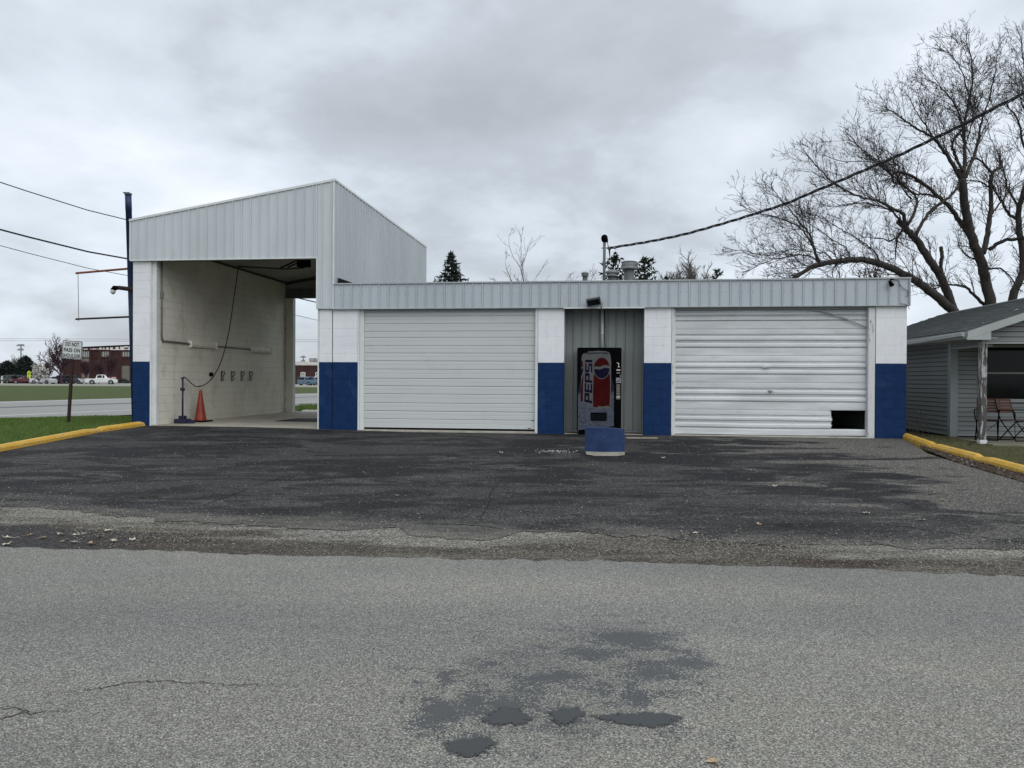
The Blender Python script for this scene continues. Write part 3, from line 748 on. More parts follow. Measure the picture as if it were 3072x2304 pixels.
# low fascia
fas = MB().box(us_ - 0.02, u_r1 - 0.02, VF + 0.02, VF + 0.06, ZF + 0.02, ZT - 0.03).build('long_fascia', M['dark_gap'], garage)  # same dark backing, drawing shaded seams along the low fascia
x = us_ + 0.004; k = 0
u_fr = ux(2726, 870)
while x < u_fr - 0.05:
    b = min(x + RIB, u_fr)
    clad_strip(x, b, ZF + 0.012, ZT - 0.02, ZT - 0.02, VF).build('metal_panel', M['metal_fascia'], fas)
    x = b
mb = MB(); mb.box(us_ + 0.002, u_fr + 0.02, VF - 0.035, VF + 0.10, ZT - 0.028, ZT + 0.004)
mb.box(us_ - 0.05, u_fr + 0.01, VF - 0.026, VF + 0.10, ZF - 0.012, ZF + 0.010)
mb.box(u_fr - 0.03, u_fr + 0.012, VF - 0.024, VF - 0.019, ZF + 0.012, ZT - 0.03)
mb.box(u_fr - 0.0, u_fr + 0.012, VF - 0.018, 9.2, ZF + 0.012, ZT - 0.03)
mb.build('fascia_trim', M['trim_grey'], garage)
mb = MB()                          # screws in pairs
x = us_ + 0.004 + RIB
while x < u_fr - 0.1:
    for du in (-0.075, 0.02):
        mb.box(x + du - 0.006, x + du + 0.006, VF - 0.004, VF + 0.001, ZF + 0.33, ZF + 0.342)
    x += RIB * rnd.choice((1, 1, 2))
tag(mb.build('screw', M['galv_dark'], garage), kind='stuff')
# high side of the wash bay over the flat roof
BAYD = 9.36
side = MB().box(us_ - 0.05, us_ - 0.02, -0.03, BAYD, ZF + 0.2, w_tr - 0.06).build('bay_side_wall', M['dark_gap'], garage)  # dark behind the strips so their seams look shaded
n_s = 41; dv_ = (BAYD + 0.05) / n_s
sm = clad_strip(0, dv_, ZF + 0.24, w_tr - 0.03, w_tr - 0.03, 0.0).mesh('metal_panel', M['metal_side'])
for i in range(n_s):               # turned to face the low roof
    inst(sm, 'metal_panel', side, (us_, -0.05 + i * dv_, 0), (0, 0, R(90)))
MB().box(us_ - 0.03, us_ + 0.022, VF - 0.02, BAYD + 0.02, w_tr - 0.03, w_tr + 0.018).build('eave_trim', M['trim_white'], garage)
MB().prism([(us_ + 0.03, ZT + 0.0), (us_ + 0.5, ZT + 0.0), (us_ + 0.03, ZT + 0.16)], 0.10, 0.25).build('corner_flashing', M['dark_gap'], garage)
# bay roof and ceiling
mb = MB()
mb.prism([(u_g0 - 0.02, w_tl - 0.05), (us_, w_tr - 0.05), (us_, w_tr + 0.012), (u_g0 - 0.02, w_tl + 0.012)], VF + 0.01, BAYD)
mb.build('bay_roof', M['metal_side'], garage)
u_w = ux(463, 1275)               # inner face of the bay's left wall
CEIL0 = 4.66; SL = (w_tr - w_tl) / (us_ - u_g0)
def ceil_at(u): return CEIL0 + SL * (u - u_w)
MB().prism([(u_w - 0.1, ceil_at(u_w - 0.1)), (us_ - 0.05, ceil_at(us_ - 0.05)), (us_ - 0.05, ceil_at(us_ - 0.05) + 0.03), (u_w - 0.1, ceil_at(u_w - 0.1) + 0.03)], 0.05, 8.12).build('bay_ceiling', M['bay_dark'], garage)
BF = 0.085
MB().box(u_l0 + 0.02, us_ - 0.02, 0.03, 8.6, -0.2, BF).build('bay_floor', M['concrete'], garage)
RV = 7.93                          # inner face of the back end
# left wall with its blocks
bayw = MB().box(u_l0 + 0.01, u_w - 0.006, 0.3, 8.13, -0.2, CEIL0 + 0.1).build('bay_wall', M['bay_joint'], garage)
bmesh_cache = {}
def wall_block(w, h=CH):
    k = round(w, 3)
    if k not in bmesh_cache:
        bmesh_cache[k] = MB().cbox(-0.03, 0, 0.0022, w - 0.0022, 0.0022, h - 0.0022, 0.003).mesh('block', M['bay_block'])
    return bmesh_cache[k]
lst = []; z = BF - 0.08; i = 0
while z < CEIL0 + 0.05:
    v = 0.16 - (CH if i % 2 else 0)
    while v < RV:
        a, b = max(v, 0.16), min(v + 2 * CH, RV)
        if b - a > 0.05: lst.append((a, b - a, z))
        v += 2 * CH
    z += CH; i += 1
lst.sort(key=lambda q: q[0])
rest = MB()
for j, (v, w, z) in enumerate(lst):
    if j < 130: inst(wall_block(w), 'block', bayw, (u_w + rnd.uniform(-0.001, 0.001), v, z))
    else: rest.cbox(u_w - 0.03, u_w + rnd.uniform(-0.001, 0.001), v + 0.0022, v + w - 0.0022, z + 0.0022, z + CH - 0.0022, 0.003)
tag(rest.build('block_courses', M['bay_block'], bayw), kind='stuff')
# front jambs of the bay
for a_, b_, v_ in ((u_l1, u_l1 + 0.035, 0.0), (u_l1 + 0.036, u_w + 0.02, 0.045), (u_m0 - 0.035, u_m0 - 0.003, -0.01)):
    MB().cbox(a_, b_, v_, 0.16, -0.02, ZG + 0.02, 0.004).build('door_jamb', M['trim_white'], garage)
MB().prism([(u_l0 + 0.02, ZG - 0.02), (us_ - 0.06, ZG - 0.02), (us_ - 0.06, top_at(us_) - 0.2), (u_l0 + 0.02, top_at(u_l0) - 0.2)], -0.005, 0.16).build('front_lintel', M['purlin'], garage)
# right wall and back end of the bay
MB().box(us_ - 0.30, us_ - 0.06, 0.31, 8.13, -0.2, w_tr - 0.1).build('bay_inner_wall', M['bay_block'], garage)
mb = MB(); mb.box(u_w - 0.006, u_w + 0.24, RV, RV + 0.2, BF - 0.05, 4.1)
mb.box(us_ - 0.70, us_ - 0.30, RV, RV + 0.2, BF - 0.05, 4.1)
mb.build('back_pier', M['bay_block'], garage)
mb = MB(); mb.cbox(u_w + 0.24, u_w + 0.275, RV - 0.01, RV + 0.2, BF, 4.1, 0.004)
mb.build('back_jamb', M['trim_white'], garage)
mb = MB(); mb.cbox(u_w + 0.01, us_ - 0.31, RV - 0.06, RV + 0.1, 4.1, 4.42, 0.01); mb.build('back_lintel', M['galv_dark'], garage)
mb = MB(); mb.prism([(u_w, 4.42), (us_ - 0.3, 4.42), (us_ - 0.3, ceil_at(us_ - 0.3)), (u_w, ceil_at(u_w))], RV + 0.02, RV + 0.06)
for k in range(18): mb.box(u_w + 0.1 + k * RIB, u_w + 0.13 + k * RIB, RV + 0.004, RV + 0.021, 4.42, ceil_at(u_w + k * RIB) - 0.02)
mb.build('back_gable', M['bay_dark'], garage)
mb = MB()
mb.tube([(u_w + 0.04, 0.2, CEIL0 - 0.03), (u_w + 0.04, RV, CEIL0 - 0.03)], 0.035, 5)
for v in (7.8,): mb.prism([(u_w + 0.02, ceil_at(u_w) - 0.10), (us_ - 0.3, ceil_at(us_ - 0.3) - 0.10), (us_ - 0.3, ceil_at(us_ - 0.3) - 0.003), (u_w + 0.02, ceil_at(u_w) - 0.003)], v, v + 0.05)
mb.build('ceiling_beam', M['purlin'], garage)
# left garage door: ribbed strips
def mk_jamb(u0, u1, v0, v1, z1, mat): return MB().cbox(u0, u1, v0, v1, -0.03, z1, 0.004).build('door_jamb', M[mat], garage)
mk_jamb(u_m1 + 0.004, u_m1 + 0.04, -0.012, 0.17, ZF - 0.014, 'trim_white'); mk_jamb(u_m1 + 0.042, u_d0 - 0.002, 0.03, 0.17, ZF - 0.014, 'trim_white')
mk_jamb(u_d1 + 0.002, u_p0 - 0.004, -0.004, 0.17, ZF - 0.014, 'trim_white')
mk_jamb(u_q1 + 0.004, u_q1 + 0.055, -0.006, 0.2, ZF - 0.014, 'peeling_jamb'); mk_jamb(u_q1 + 0.057, u_e0 - 0.002, 0.06, 0.2, ZF - 0.03, 'trim_white')
mk_jamb(u_e1 + 0.004, u_e1 + 0.135, -0.008, 0.2, ZF - 0.03, 'peeling_jamb'); mk_jamb(u_e1 + 0.138, u_r0 - 0.004, 0.02, 0.2, ZF - 0.014, 'trim_white')
MB().box(u_m1, u_p0, 0.06, 0.28, ZF - 0.075, ZF + 0.1).build('door_header', M['trim_grey'], garage); MB().box(u_q1, u_r0, 0.08, 0.28, ZF - 0.06, ZF + 0.1).build('door_header', M['trim_grey'], garage)
MB().cbox(u_d0 - 0.02, u_d1 + 0.02, -0.06, 0.28, -0.1, 0.045, 0.01).build('door_sill', M['kerb_concrete'], garage); MB().cbox(u_e0 - 0.02, u_e1 + 0.05, -0.05, 0.28, -0.1, 0.022, 0.01).build('door_sill', M['kerb_concrete'], garage)
DV = 0.085
door1 = MB().box(u_d0, u_d1, DV + 0.03, DV + 0.05, 0.07, ZF - 0.05).build('garage_door', M['dark_gap'], garage)
zs = [fu(1350, 780 + y * 0.3436, DV)[1] for y in (1470, 1392, 1322, 1250, 1172, 1102, 1035, 955, 882, 812, 747, 675, 620, 553, 487, 440)]
wide = {1, 2, 4, 5, 7, 8, 10}
for i, (a, b) in enumerate(zip(zs, zs[1:])):
    h = b - a; g = 0.012 if i in (1, 2, 4, 5, 7, 8, 11) else 0.006
    prof = [(DV + 0.03, 0.002), (DV + 0.006, 0.002), (DV - 0.002, g * 0.6), (DV - 0.002, h * 0.45), (DV + 0.002, h * 0.5), (DV - 0.002, h * 0.55), (DV - 0.002, h - g - 0.012), (DV + 0.010, h - g * 0.5), (DV + 0.03, h - 0.002)]
    mb = MB(); n = len(prof)
    for u in (u_d0, u_d1):
        mb.v += [(u, p[0], a + p[1]) for p in prof]
    mb.f = [(j, n + j, n + j + 1, j + 1) for j in range(n - 1)] + [tuple(range(n)), tuple(range(2 * n - 1, n - 1, -1))]; mb.m = [0] * len(mb.f)
    mb.build('door_slat', M['door_new'], door1)
mb = MB(); q0 = fu(950 + 1842 * .3436, 780 + 1470 * .3436, DV); mb.box(q0[0], q0[0] + 0.075, DV - 0.006, DV - 0.002, q0[1] - 0.008, q0[1] + 0.008)
q0 = fu(950 + 1878 * .3436, 780 + 1403 * .3436, DV); mb.box(q0[0], q0[0] + 0.05, DV - 0.006, DV - 0.002, q0[1] - 0.010, q0[1] + 0.008)
mb.build('maker_plate', M['black'], door1)
MB().box(u_d0, u_d1, DV, DV + 0.03, 0.044, 0.072).build('bottom_seal', M['dark_gap'], door1)
# right garage door, dented, with a panel torn out low on the right
DW = 0.13
door2 = MB()
hx0, hz0 = fu(2489.5, 1290, DW); hx1, hz1 = fu(2601, 1232.5, DW)
door2 = MB().cbox(u_e0, u_e1, DW + 0.024, DW + 0.04, hz1 + 0.0, ZF - 0.05, 0.003).box(u_e0, hx0 + 0.03, DW + 0.024, DW + 0.04, 0.03, hz1).build('garage_door', M['door_old'], garage)
door2['label'] = 'dented white overhead door with a torn hole at lower right'
zl = [1452, 1396, 1337, 1285, 1241, 1177, 1119, 1062, 1015, 951, 896, 841, 791, 729, 672, 615, 571, 505, 461, 412]
zs2 = [fu(2300, 780 + y * 0.3617, DW)[1] for y in zl]
flat = {3, 4, 7, 8, 11, 12, 15, 16}
def dent(u, z):
    d = 0.0
    for (c, zc_, ru, rz, a) in DENTS: d += 0.6 * a * math.exp(-((u - c) / ru) ** 2 - ((z - zc_) / rz) ** 2)
    return d
def dz_px(x, y): return fu(1950 + x * .3617, 780 + y * .3617, DW)
DENTS = []
for x_, y_, ru, rz, a in ((1230, 1005, .55, .06, .022), (760, 1000, .5, .05, .018), (1010, 770, .7, .07, .02), (560, 760, .5, .06, .014), (1500, 800, .4, .05, .014), (960, 895, .06, .03, -.03), (995, 1090, .05, .03, -.035), (870, 820, .04, .03, -.02), (520, 1420, .7, .05, .03), (1300, 1430, .5, .05, .025), (300, 1200, .3, .05, .02), (1050, 1210, .6, .05, .016), (240, 1410, .12, .06, .05)):
    q = dz_px(x_, y_); DENTS.append((q[0], q[1], ru, rz, a))
for i, (a, b) in enumerate(zip(zs2, zs2[1:])):
    h = b - a
    if i == 0: prof = [(0.02, 0.001), (-0.004, 0.006), (-0.012, h * 0.3), (-0.012, h * 0.75), (-0.002, h - 0.015), (0.02, h - 0.002)]
    elif i in flat: prof = [(0.02, 0.001), (-0.006, 0.004), (-0.008, h * 0.3), (-0.008, h * 0.7), (-0.006, h - 0.004), (0.02, h - 0.001)]
    else: prof = [(0.024, 0.001), (0.004, 0.006), (-0.020, h * 0.20), (-0.020, h * 0.50), (0.004, h * 0.66), (0.010, h * 0.8), (-0.004, h - 0.020), (0.022, h - 0.001)]
    cut = (a + b) / 2 < hz1 and i > 0
    u1 = hx0 + rnd.uniform(-0.03, 0.055) if cut else u_e1
    NU = 44; n = len(prof); mb = MB(); uu = lin(u_e0, u1, NU)
    for j, u in enumerate(uu):
        for kk, p in enumerate(prof):
            edge_cut = (0.02 * math.sin(kk * 2.3 + i) if cut and j == NU - 1 else 0)
            mb.v.append((u + edge_cut, DW + p[0] + dent(u, a + p[1]) + 0.004 * math.sin(u * 2.1 + i) , a + p[1] + (0.006 * math.sin(u * 1.7 + 1) if i < 2 else 0.0015 * math.sin(u * 3 + i))))
    for j in range(NU - 1):
        for kk in range(n - 1): mb.f.append((j * n + kk, (j + 1) * n + kk, (j + 1) * n + kk + 1, j * n + kk + 1)); mb.m.append(0)
    mb.build('door_slat', M['door_old'], door2, smooth=False)
# loose cable across the top right of the old door and a bent handle
p0, p1, p2, p3 = dz_px(1350, 410), dz_px(1480, 440), dz_px(1640, 495), dz_px(1795, 562)
MB().tube([(q[0], DW - 0.06, q[1]) for q in (p0, p1, p2, p3)], 0.016, 6).build('sprung_track', M['trim_grey'], door2, smooth=True)
q = dz_px(995, 1090); mb = MB(); mb.tube([(q[0] - 0.05, DW - 0.02, q[1] + 0.02), (q[0], DW - 0.06, q[1] - 0.02), (q[0] + 0.06, DW - 0.02, q[1] + 0.015)], 0.011, 6); mb.lathe([(0.03, 0), (0.034, 0.01), (0.02, 0.02)], 10, (0, 0, 0), 0, Matrix.Translation((q[0], DW - 0.02, q[1])) @ Matrix.Rotation(R(90), 4, 'X'))
mb.build('handle', M['galv'], door2)
q = dz_px(958, 895); MB().add([(q[0] - 0.09, DW - 0.022, q[1] - 0.02), (q[0] + 0.09, DW - 0.022, q[1] - 0.015), (q[0] + 0.01, DW - 0.075, q[1] + 0.035), (q[0] - 0.0, DW - 0.02, q[1] + 0.04)], [(0, 1, 2), (0, 2, 3), (1, 3, 2)]).build('torn_flap', M['door_old'], door2)

# recess wall with its steel cladding
RVv = 0.55
rec = MB().box(u_p1, u_q0, RVv + 0.02, RVv + 0.08, 0.02, ZF + 0.1).build('recess_wall', M['trim_grey'], garage)
nr = 9; dr = (u_q0 - u_p1) / nr
for i in range(nr): clad_strip(u_p1 + i * dr, u_p1 + (i + 1) * dr, 0.07, ZF + 0.08, ZF + 0.08, RVv).build('metal_panel', M['metal_recess'], rec)
mb = MB(); mb.box(u_p1 - 0.0, u_p1 + 0.02, 0.30, RVv, 0.0, ZF); mb.box(u_q0 - 0.02, u_q0, 0.30, RVv, 0.0, ZF); mb.build('recess_return', M['metal_recess'], garage)
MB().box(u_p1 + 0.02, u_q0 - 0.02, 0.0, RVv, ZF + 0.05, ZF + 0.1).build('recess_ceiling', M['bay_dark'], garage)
MB().box(u_p1 + 0.02, u_q0 - 0.02, 0.02, RVv + 0.02, -0.1, 0.012).build('recess_floor', M['kerb_concrete'], garage)
MB().box(u_p1 - 0.01, u_q0 + 0.01, VF - 0.034, VF - 0.028, ZF - 0.030, ZF - 0.002).build('drip_edge', M['trim_white'], garage)
# conduit pipe down to the machine
q0, q1 = fu(1807, 940, RVv), fu(1807, 1041, RVv)
mb = MB(); mb.tube([(q0[0], RVv - 0.05, ZF + 0.05), (q1[0], RVv - 0.05, q1[1] - 0.05)], 0.036, 10); mb.tube([(q0[0], RVv - 0.05, 2.36), (q0[0], RVv - 0.05, 2.41)], 0.043, 10)
mb.build('conduit_pipe', M['pvc'], garage, smooth=True)
MB().tube([(q0[0] + 0.05, RVv - 0.04, ZF - 0.02), (q0[0] + 0.065, RVv - 0.04, 2.6), (q0[0] + 0.055, RVv - 0.04, 2.35), (q1[0] + 0.075, RVv - 0.04, q1[1] - 0.03)], 0.008, 5).build('power_cord', M['cable'], garage)

# floodlight on the fascia
fl = thing('floodlight', 'rectangular dark floodlight tilted on the fascia above the vending machine', 'light', F(*((lambda q: (q[0], VF - 0.16, q[1]))(fu(1781, 906, VF - 0.16)))), ROT)
fm = Matrix.Rotation(R(-10), 4, 'Y') @ Matrix.Rotation(R(20), 4, 'X')
mb = MB(); mb.prism([(-0.165, -0.09), (0.165, -0.09), (0.165, 0.10), (-0.165, 0.10)], -0.05, 0.02, 0, fm); mb.prism([(-0.11, -0.06), (0.11, -0.06), (0.11, 0.07), (-0.11, 0.07)], 0.02, 0.08, 0, fm); mb.build('housing', M['galv_dark'], fl)
MB().box(-0.14, 0.14, -0.056, -0.051, -0.06, 0.065, 0, fm).build('lens', M['glass'], fl)
mb = MB(); mb.tube([(0.13, 0.03, -0.06), (0.19, 0.06, -0.12), (0.17, 0.085, -0.16)], 0.009, 5); mb.tube([(0.19, 0.0, 0.0), (0.2, 0.04, -0.07), (0.155, 0.08, -0.14)], 0.007, 5); mb.box(-0.03, 0.03, 0.05, 0.089, -0.05, 0.03); mb.build('bracket', M['galv_dark'], fl)
# small spotlight at the far end of the fascia with its wire
q = fu(2668, 843, VF - 0.06)
sp = thing('spotlight', 'small black spotlight under the right end of the fascia cap', 'light', F(q[0], VF - 0.07, q[1]), ROT)
MB().lathe([(0.02, 0.0), (0.035, 0.03), (0.05, 0.11), (0.052, 0.13)], 12, (0, 0, 0), 0, Matrix.Rotation(R(150), 4, 'X') @ Matrix.Rotation(R(15), 4, 'Y')).build('lamp_head', M['black'], sp, True)
mb = MB(); mb.tube([(0.0, 0.0, 0.0), (0.05, 0.03, 0.05), (0.08, 0.06, 0.06)], 0.012, 6); mb.box(0.05, 0.11, 0.045, 0.069, 0.03, 0.08); mb.build('bracket', M['black'], sp)
w_ = [fu(1950 + x_ * .3617, 780 + y_ * .3617, VF - 0.03) for x_, y_ in ((2020, 165), (2055, 172), (2070, 205), (2095, 232), (2135, 255), (2140, 300), (2120, 300))]
tag(MB().tube([F(a, VF - 0.035, b) for a, b in w_], 0.007, 5).build('loose_wire', M['cable']), 'thin black wire looping down the right end of the fascia', 'wire')
w_ = [fu(1950 + x_ * .3617, 780 + y_ * .3617, VF - 0.03) for x_, y_ in ((2075, 362), (2110, 366), (2140, 380), (2150, 410))]
tag(MB().tube([F(a, VF - 0.035, b) for a, b in w_], 0.007, 5).build('loose_wire', M['cable']), 'short black wire hanging out below the right fascia corner', 'wire')

# service mast, weatherhead and the twisted cable
RZ = ZF + 0.24
mv = 1.2; q = fu(1813, 770, mv); qt = fu(1815, 712, mv)
mast = thing('service_mast', 'steel electrical service mast with a hooded weatherhead on the flat roof', 'mast', F(q[0], mv, RZ), ROT)
hm = qt[1] - RZ
MB().tube([(0, 0, 0), (0, 0, hm - 0.06)], 0.036, 10).build('pipe', M['galv_dark'], mast, True)
mb = MB(); mb.lathe([(0.045, -0.10), (0.075, -0.06), (0.085, 0.0), (0.07, 0.06), (0.03, 0.085)], 12, (0, 0, hm - 0.02)); mb.box(0.02, 0.09, -0.05, 0.05, hm - 0.12, hm - 0.05); mb.build('weatherhead', M['black'], mast, True)
mb = MB(); za = fu(1826, 744, mv)[1] - RZ; mb.tube([(-0.07, 0, za), (0.10, 0, za)], 0.014, 6); mb.lathe([(0.03, -0.035), (0.045, 0), (0.03, 0.035)], 8, (0.11, 0, za)); mb.build('insulator', M['galv_dark'], mast)
mb = MB()
for dx_, drop in ((0.04, 0.30), (0.06, 0.42), (0.07, 0.52)):
    mb.tube([(0.07, 0, hm - 0.09), (0.09, 0.02, hm - 0.2), (dx_ + 0.07, 0.02, hm - drop), (0.14, 0.0, za + 0.02), (0.30, -0.02, za - 0.04)], 0.009, 5)
mb.tube([(0.12, 0, za), (0.14, 0, za - 0.2), (0.10, 0.02, za - 0.36)], 0.009, 5)
for p_ in ((0.11, 0.02, za - 0.37), (0.27, -0.02, za - 0.13), (0.13, 0, za - 0.02)): mb.lathe([(0.012, -0.035), (0.035, -0.015), (0.035, 0.015), (0.012, 0.035)], 8, p_)
mb.build('drip_loop', M['cable'], mast)
MB().lathe([(0.16, 0.0), (0.10, 0.04), (0.05, 0.12), (0.045, 0.14)], 12).build('roof_flashing', M['galv_dark'], mast)
start = F(q[0] + 0.12, mv, za + RZ)
cpx = [(1876, 736.5), (1957, 723), (2050, 703.5), (2147, 677), (2234, 651), (2354, 612), (2430, 580), (2511, 546), (2592, 511), (2690, 469), (2809, 412), (2891, 373), (2972, 330), (3072, 280), (3300, 160), (3700, -70)]
cdp = [19.0, 18.5, 18.0, 17.5, 17.0, 16.4, 16.0, 15.6, 15.1, 14.6, 13.9, 13.4, 13.0, 12.4, 11.0, 8.6]
pts = [start] + [at(x_, y_, d_) for (x_, y_), d_ in zip(cpx, cdp)]
def smooth_path(pts, n=8):
    out = []
    for i in range(len(pts) - 1):
        p0 = pts[max(i - 1, 0)]; p1 = pts[i]; p2 = pts[i + 1]; p3 = pts[min(i + 2, len(pts) - 1)]
        for k in range(n):
            t = k / n; t2, t3 = t * t, t * t * t
            out.append(0.5 * ((2 * p1) + (p2 - p0) * t + (2 * p0 - 5 * p1 + 4 * p2 - p3) * t2 + (3 * p1 - p0 - 3 * p2 + p3) * t3))
    out.append(pts[-1]); return out
sp_ = smooth_path(pts, 30)
drop = thing('service_cable', 'twisted black overhead service cable running from the roof mast to upper right', 'cable', (0, 0, 0))
for k in range(3):
    pp = []; L = 0
    for i, p in enumerate(sp_):
        if i: L += (p - sp_[i - 1]).length
        an = L * 5.2 + k * 2.094; r_ = 0.017
        pp.append(p + Vector((0, math.cos(an) * r_, math.sin(an) * r_)) + Vector((0, 0, math.sin(an) * 0.004)))
    MB().tube(pp, 0.0135, 6).build('strand', M['cable'], drop, True)

# roof vents
def vent(name, label, px0, px1, pyt, v, style):
    a, b = fu(px0, 840, v)[0], fu(px1, 840, v)[0]; zt = fu((px0 + px1) / 2, pyt, v)[1]
    r = (b - a) / 2; h = zt - RZ
    t = thing(name, label, 'vent', F((a + b) / 2, v, RZ), ROT, 'vents on the flat roof')
    MB().lathe([(r * 0.66, 0), (r * 0.62, h - r * 0.9)], 18).build('stack', M['galv_dark'], t, True)
    cap = MB(); z0 = h - r * 1.05
    if style == 0: cap.lathe([(r * 0.62, z0), (r, z0 + r * 0.12), (r, z0 + r * 0.32), (r * 0.9, z0 + r * 0.42), (r * 0.9, z0 + r * 0.85), (r * 0.97, z0 + r * 0.9), (r * 0.97, z0 + r * 0.98), (r * 0.7, z0 + r * 1.05)], 20)
    else: cap.lathe([(r * 0.6, z0), (r * 0.98, z0 + r * 0.05), (r * 0.98, z0 + r * 0.2), (r * 0.72, z0 + r * 0.25), (r * 0.72, z0 + r * 0.5), (r, z0 + r * 0.55), (r, z0 + r * 0.75), (r * 0.6, z0 + r * 1.05)], 20)
    cap.build('cap', M['galv'], t)
    mb = MB()
    for k in range(20):
        an = 2 * math.pi * k / 20; rr = r * (0.93 if style == 0 else 0.75)
        mb.tube([(rr * math.cos(an), rr * math.sin(an), z0 + r * 0.3), (rr * math.cos(an), rr * math.sin(an), z0 + r * 0.6)], r * 0.03, 4)
    mb.build('louvre', M['galv_dark'], t)
vent('roof_vent', 'tallest round steel roof vent with a wide louvred cap', 1862, 1912, 784, 2.6, 0)
vent('roof_vent', 'squat round roof vent right beside the service mast', 1816, 1854, 810, 2.2, 1)
vent('roof_vent', 'smallest capped roof vent standing left of the service mast', 1743, 1767, 816, 2.4, 1)

# ------------------------------------------------------------------ sign pole beside the bay
pv = 1.4
ypl = F(u_l0, pv).y; pb = at(406.5, 1268, ypl); pb.z = 0.0; ptop = at(384.5, 584, ypl)
pole = thing('sign_pole', 'tall navy steel sign pole leaning beside the wash bay with two empty arms', 'sign pole', pb)
dtop = ptop - pb
mb = MB(); n = 14
mb.tube([(0, 0, -0.1), tuple(dtop * 0.5), tuple(dtop * 0.93), tuple(dtop * 0.93 + Vector((0, 0, 0.001))), tuple(dtop)], [0.086, 0.083, 0.08, 0.084, 0.084], n)
mb.build('post', M['navy_steel'], pole, True)
mb = MB(); mb.tube([tuple(dtop), tuple(dtop + Vector((0, 0, 0.03)))], 0.10, 10); mb.box(dtop.x - 0.10, dtop.x + 0.06, dtop.y - 0.09, dtop.y + 0.05, dtop.z + 0.03, dtop.z + 0.05); mb.build('cap', M['galv_dark'], pole)
Yp = pb.y
a0, a1 = at(384, 806, Yp) - pb, at(228, 819.5, Yp + 0.75) - pb
MB().tube([a0, a1], 0.030, 4).build('arm', M['rust'], pole)
b0, b1 = at(388, 950.5, Yp) - pb, at(227, 957.5, Yp + 0.45) - pb
MB().tube([b0, b1], 0.026, 4).build('arm', M['dark_rust'], pole)
MB().tube([at(234, 820, Yp + 0.72) - pb, at(236, 964, Yp + 0.45) - pb], 0.008, 4).build('hanging_wire', M['dark_rust'], pole)
lm = thing('yard_lamp', 'small dark lamp on a stub arm fixed to the navy sign pole', 'light', at(396, 869, Yp - 0.1))
lo = lm.location
MB().tube([Vector((0.06, 0, 0)), at(356, 863, Yp - 0.1) - lo], [0.06, 0.055], 8).build('arm', M['dark_rust'], lm)
MB().tube([at(358, 863, Yp - 0.1) - lo, at(343, 864, Yp - 0.1) - lo, at(336, 871, Yp - 0.1) - lo], [0.05, 0.07, 0.05], 10).build('housing', M['black'], lm, True)
MB().lathe([(0.02, -0.10), (0.06, -0.06), (0.07, 0.0), (0.05, 0.03)], 12, at(339, 872, Yp - 0.1) - lo).build('lens', M['lens'], lm, True)

# highway wires
for (p0, p1, r_, lb) in (((0, 543), (372, 655), 0.016, 'uppermost overhead wire sloping behind the sign pole'), ((0, 685), (376, 773), 0.026, 'thick middle overhead wire sloping behind the sign pole'), ((0, 733), (380, 824), 0.010, 'thinnest lowest overhead wire sloping behind the sign pole')):
    a = at(*p0, 21.0)
    d1 = ray(*p1); x1 = lambda Y: a.x + HWDIR * (Y - a.y)
    t_ = (a.x - HWDIR * a.y) / (d1.x - HWDIR * d1.y); b = CAM + d1 * t_
    far = b + (b - a).normalized() * 90
    nr_ = a - (b - a).normalized() * 25
    P = [nr_ + (far - nr_) * (i / 60) for i in range(61)]
    for i, p in enumerate(P):
        s_ = i / 60; p.z += 0.0
    for i, p in enumerate(P):
        d_ = (p - a).length; Lab = (b - a).length
        if 0 < d_ < Lab and (p - b).length < Lab: p.z -= 0.10 * math.sin(math.pi * d_ / Lab)
    tag(MB().tube(P, r_, 5).build('overhead_wire', M['cable'], None, True), lb, 'wire')
for k, (y_, lb) in enumerate(((1016.5, 'faint upper power line crossing the sky above the school'), (1022.5, 'faint lower power line crossing the sky above the school'))):
    tag(MB().tube([at(-200, y_ - 1, 110), at(1000, y_ + 3, 110)], 0.018, 4).build('power_line', M['bark_grey']), lb, 'wire')

# ------------------------------------------------------------------ do-not-pass sign
sb = gp(202, 1268); Ys = sb.y
c4 = [at(x_, y_, Ys) - sb for x_, y_ in ((189.5, 1021.4), (249.4, 1022.8), (245, 1078), (184.4, 1076))]
sg = thing('road_sign', 'white sign reading do not pass on shoulder on a leaning rusty post', 'sign', sb)
bx = (c4[1] - c4[0]); W_s = bx.length; H_s = (c4[3] - c4[0]).length
cen = (c4[0] + c4[1] + c4[2] + c4[3]) / 4
tp = at(216.5, 1040, Ys) - sb
mb = MB(); mb.prism([(-0.036, -0.1), (0.036, -0.1), (0.036, 1), (-0.036, 1)], 0, 0.05)
sh = tp.x / tp.z
mb.v = [(x_ + sh * (z_ if z_ > 0.5 else 0) * tp.z, y_ + 0.02, z_ * (tp.z if z_ > 0.5 else 1)) for x_, y_, z_ in mb.v]
mb.build('post', M['dark_rust'], sg)
ang = math.atan2(bx.z, bx.x)
shear = ((c4[3].x - c4[0].x) + (c4[2].x - c4[1].x)) / 2 / -H_s
SM = Matrix.Translation(cen) @ Matrix.Rotation(-R(4.2), 4, 'Y').inverted()
def rrect(w, h, r, n=5):
    out = []
    for cx_, cy_, a0_ in ((w / 2 - r, -h / 2 + r, -90), (w / 2 - r, h / 2 - r, 0), (-w / 2 + r, h / 2 - r, 90), (-w / 2 + r, -h / 2 + r, 180)):
        for k in range(n): an = R(a0_ + 90 * k / (n - 1)); out.append((cx_ + r * math.cos(an), cy_ + r * math.sin(an)))
    return out
plate = MB().prism(rrect(W_s, H_s, 0.035), -0.012, 0.0).build('sign_plate', M['sign_white'], sg)
plate.matrix_local = SM
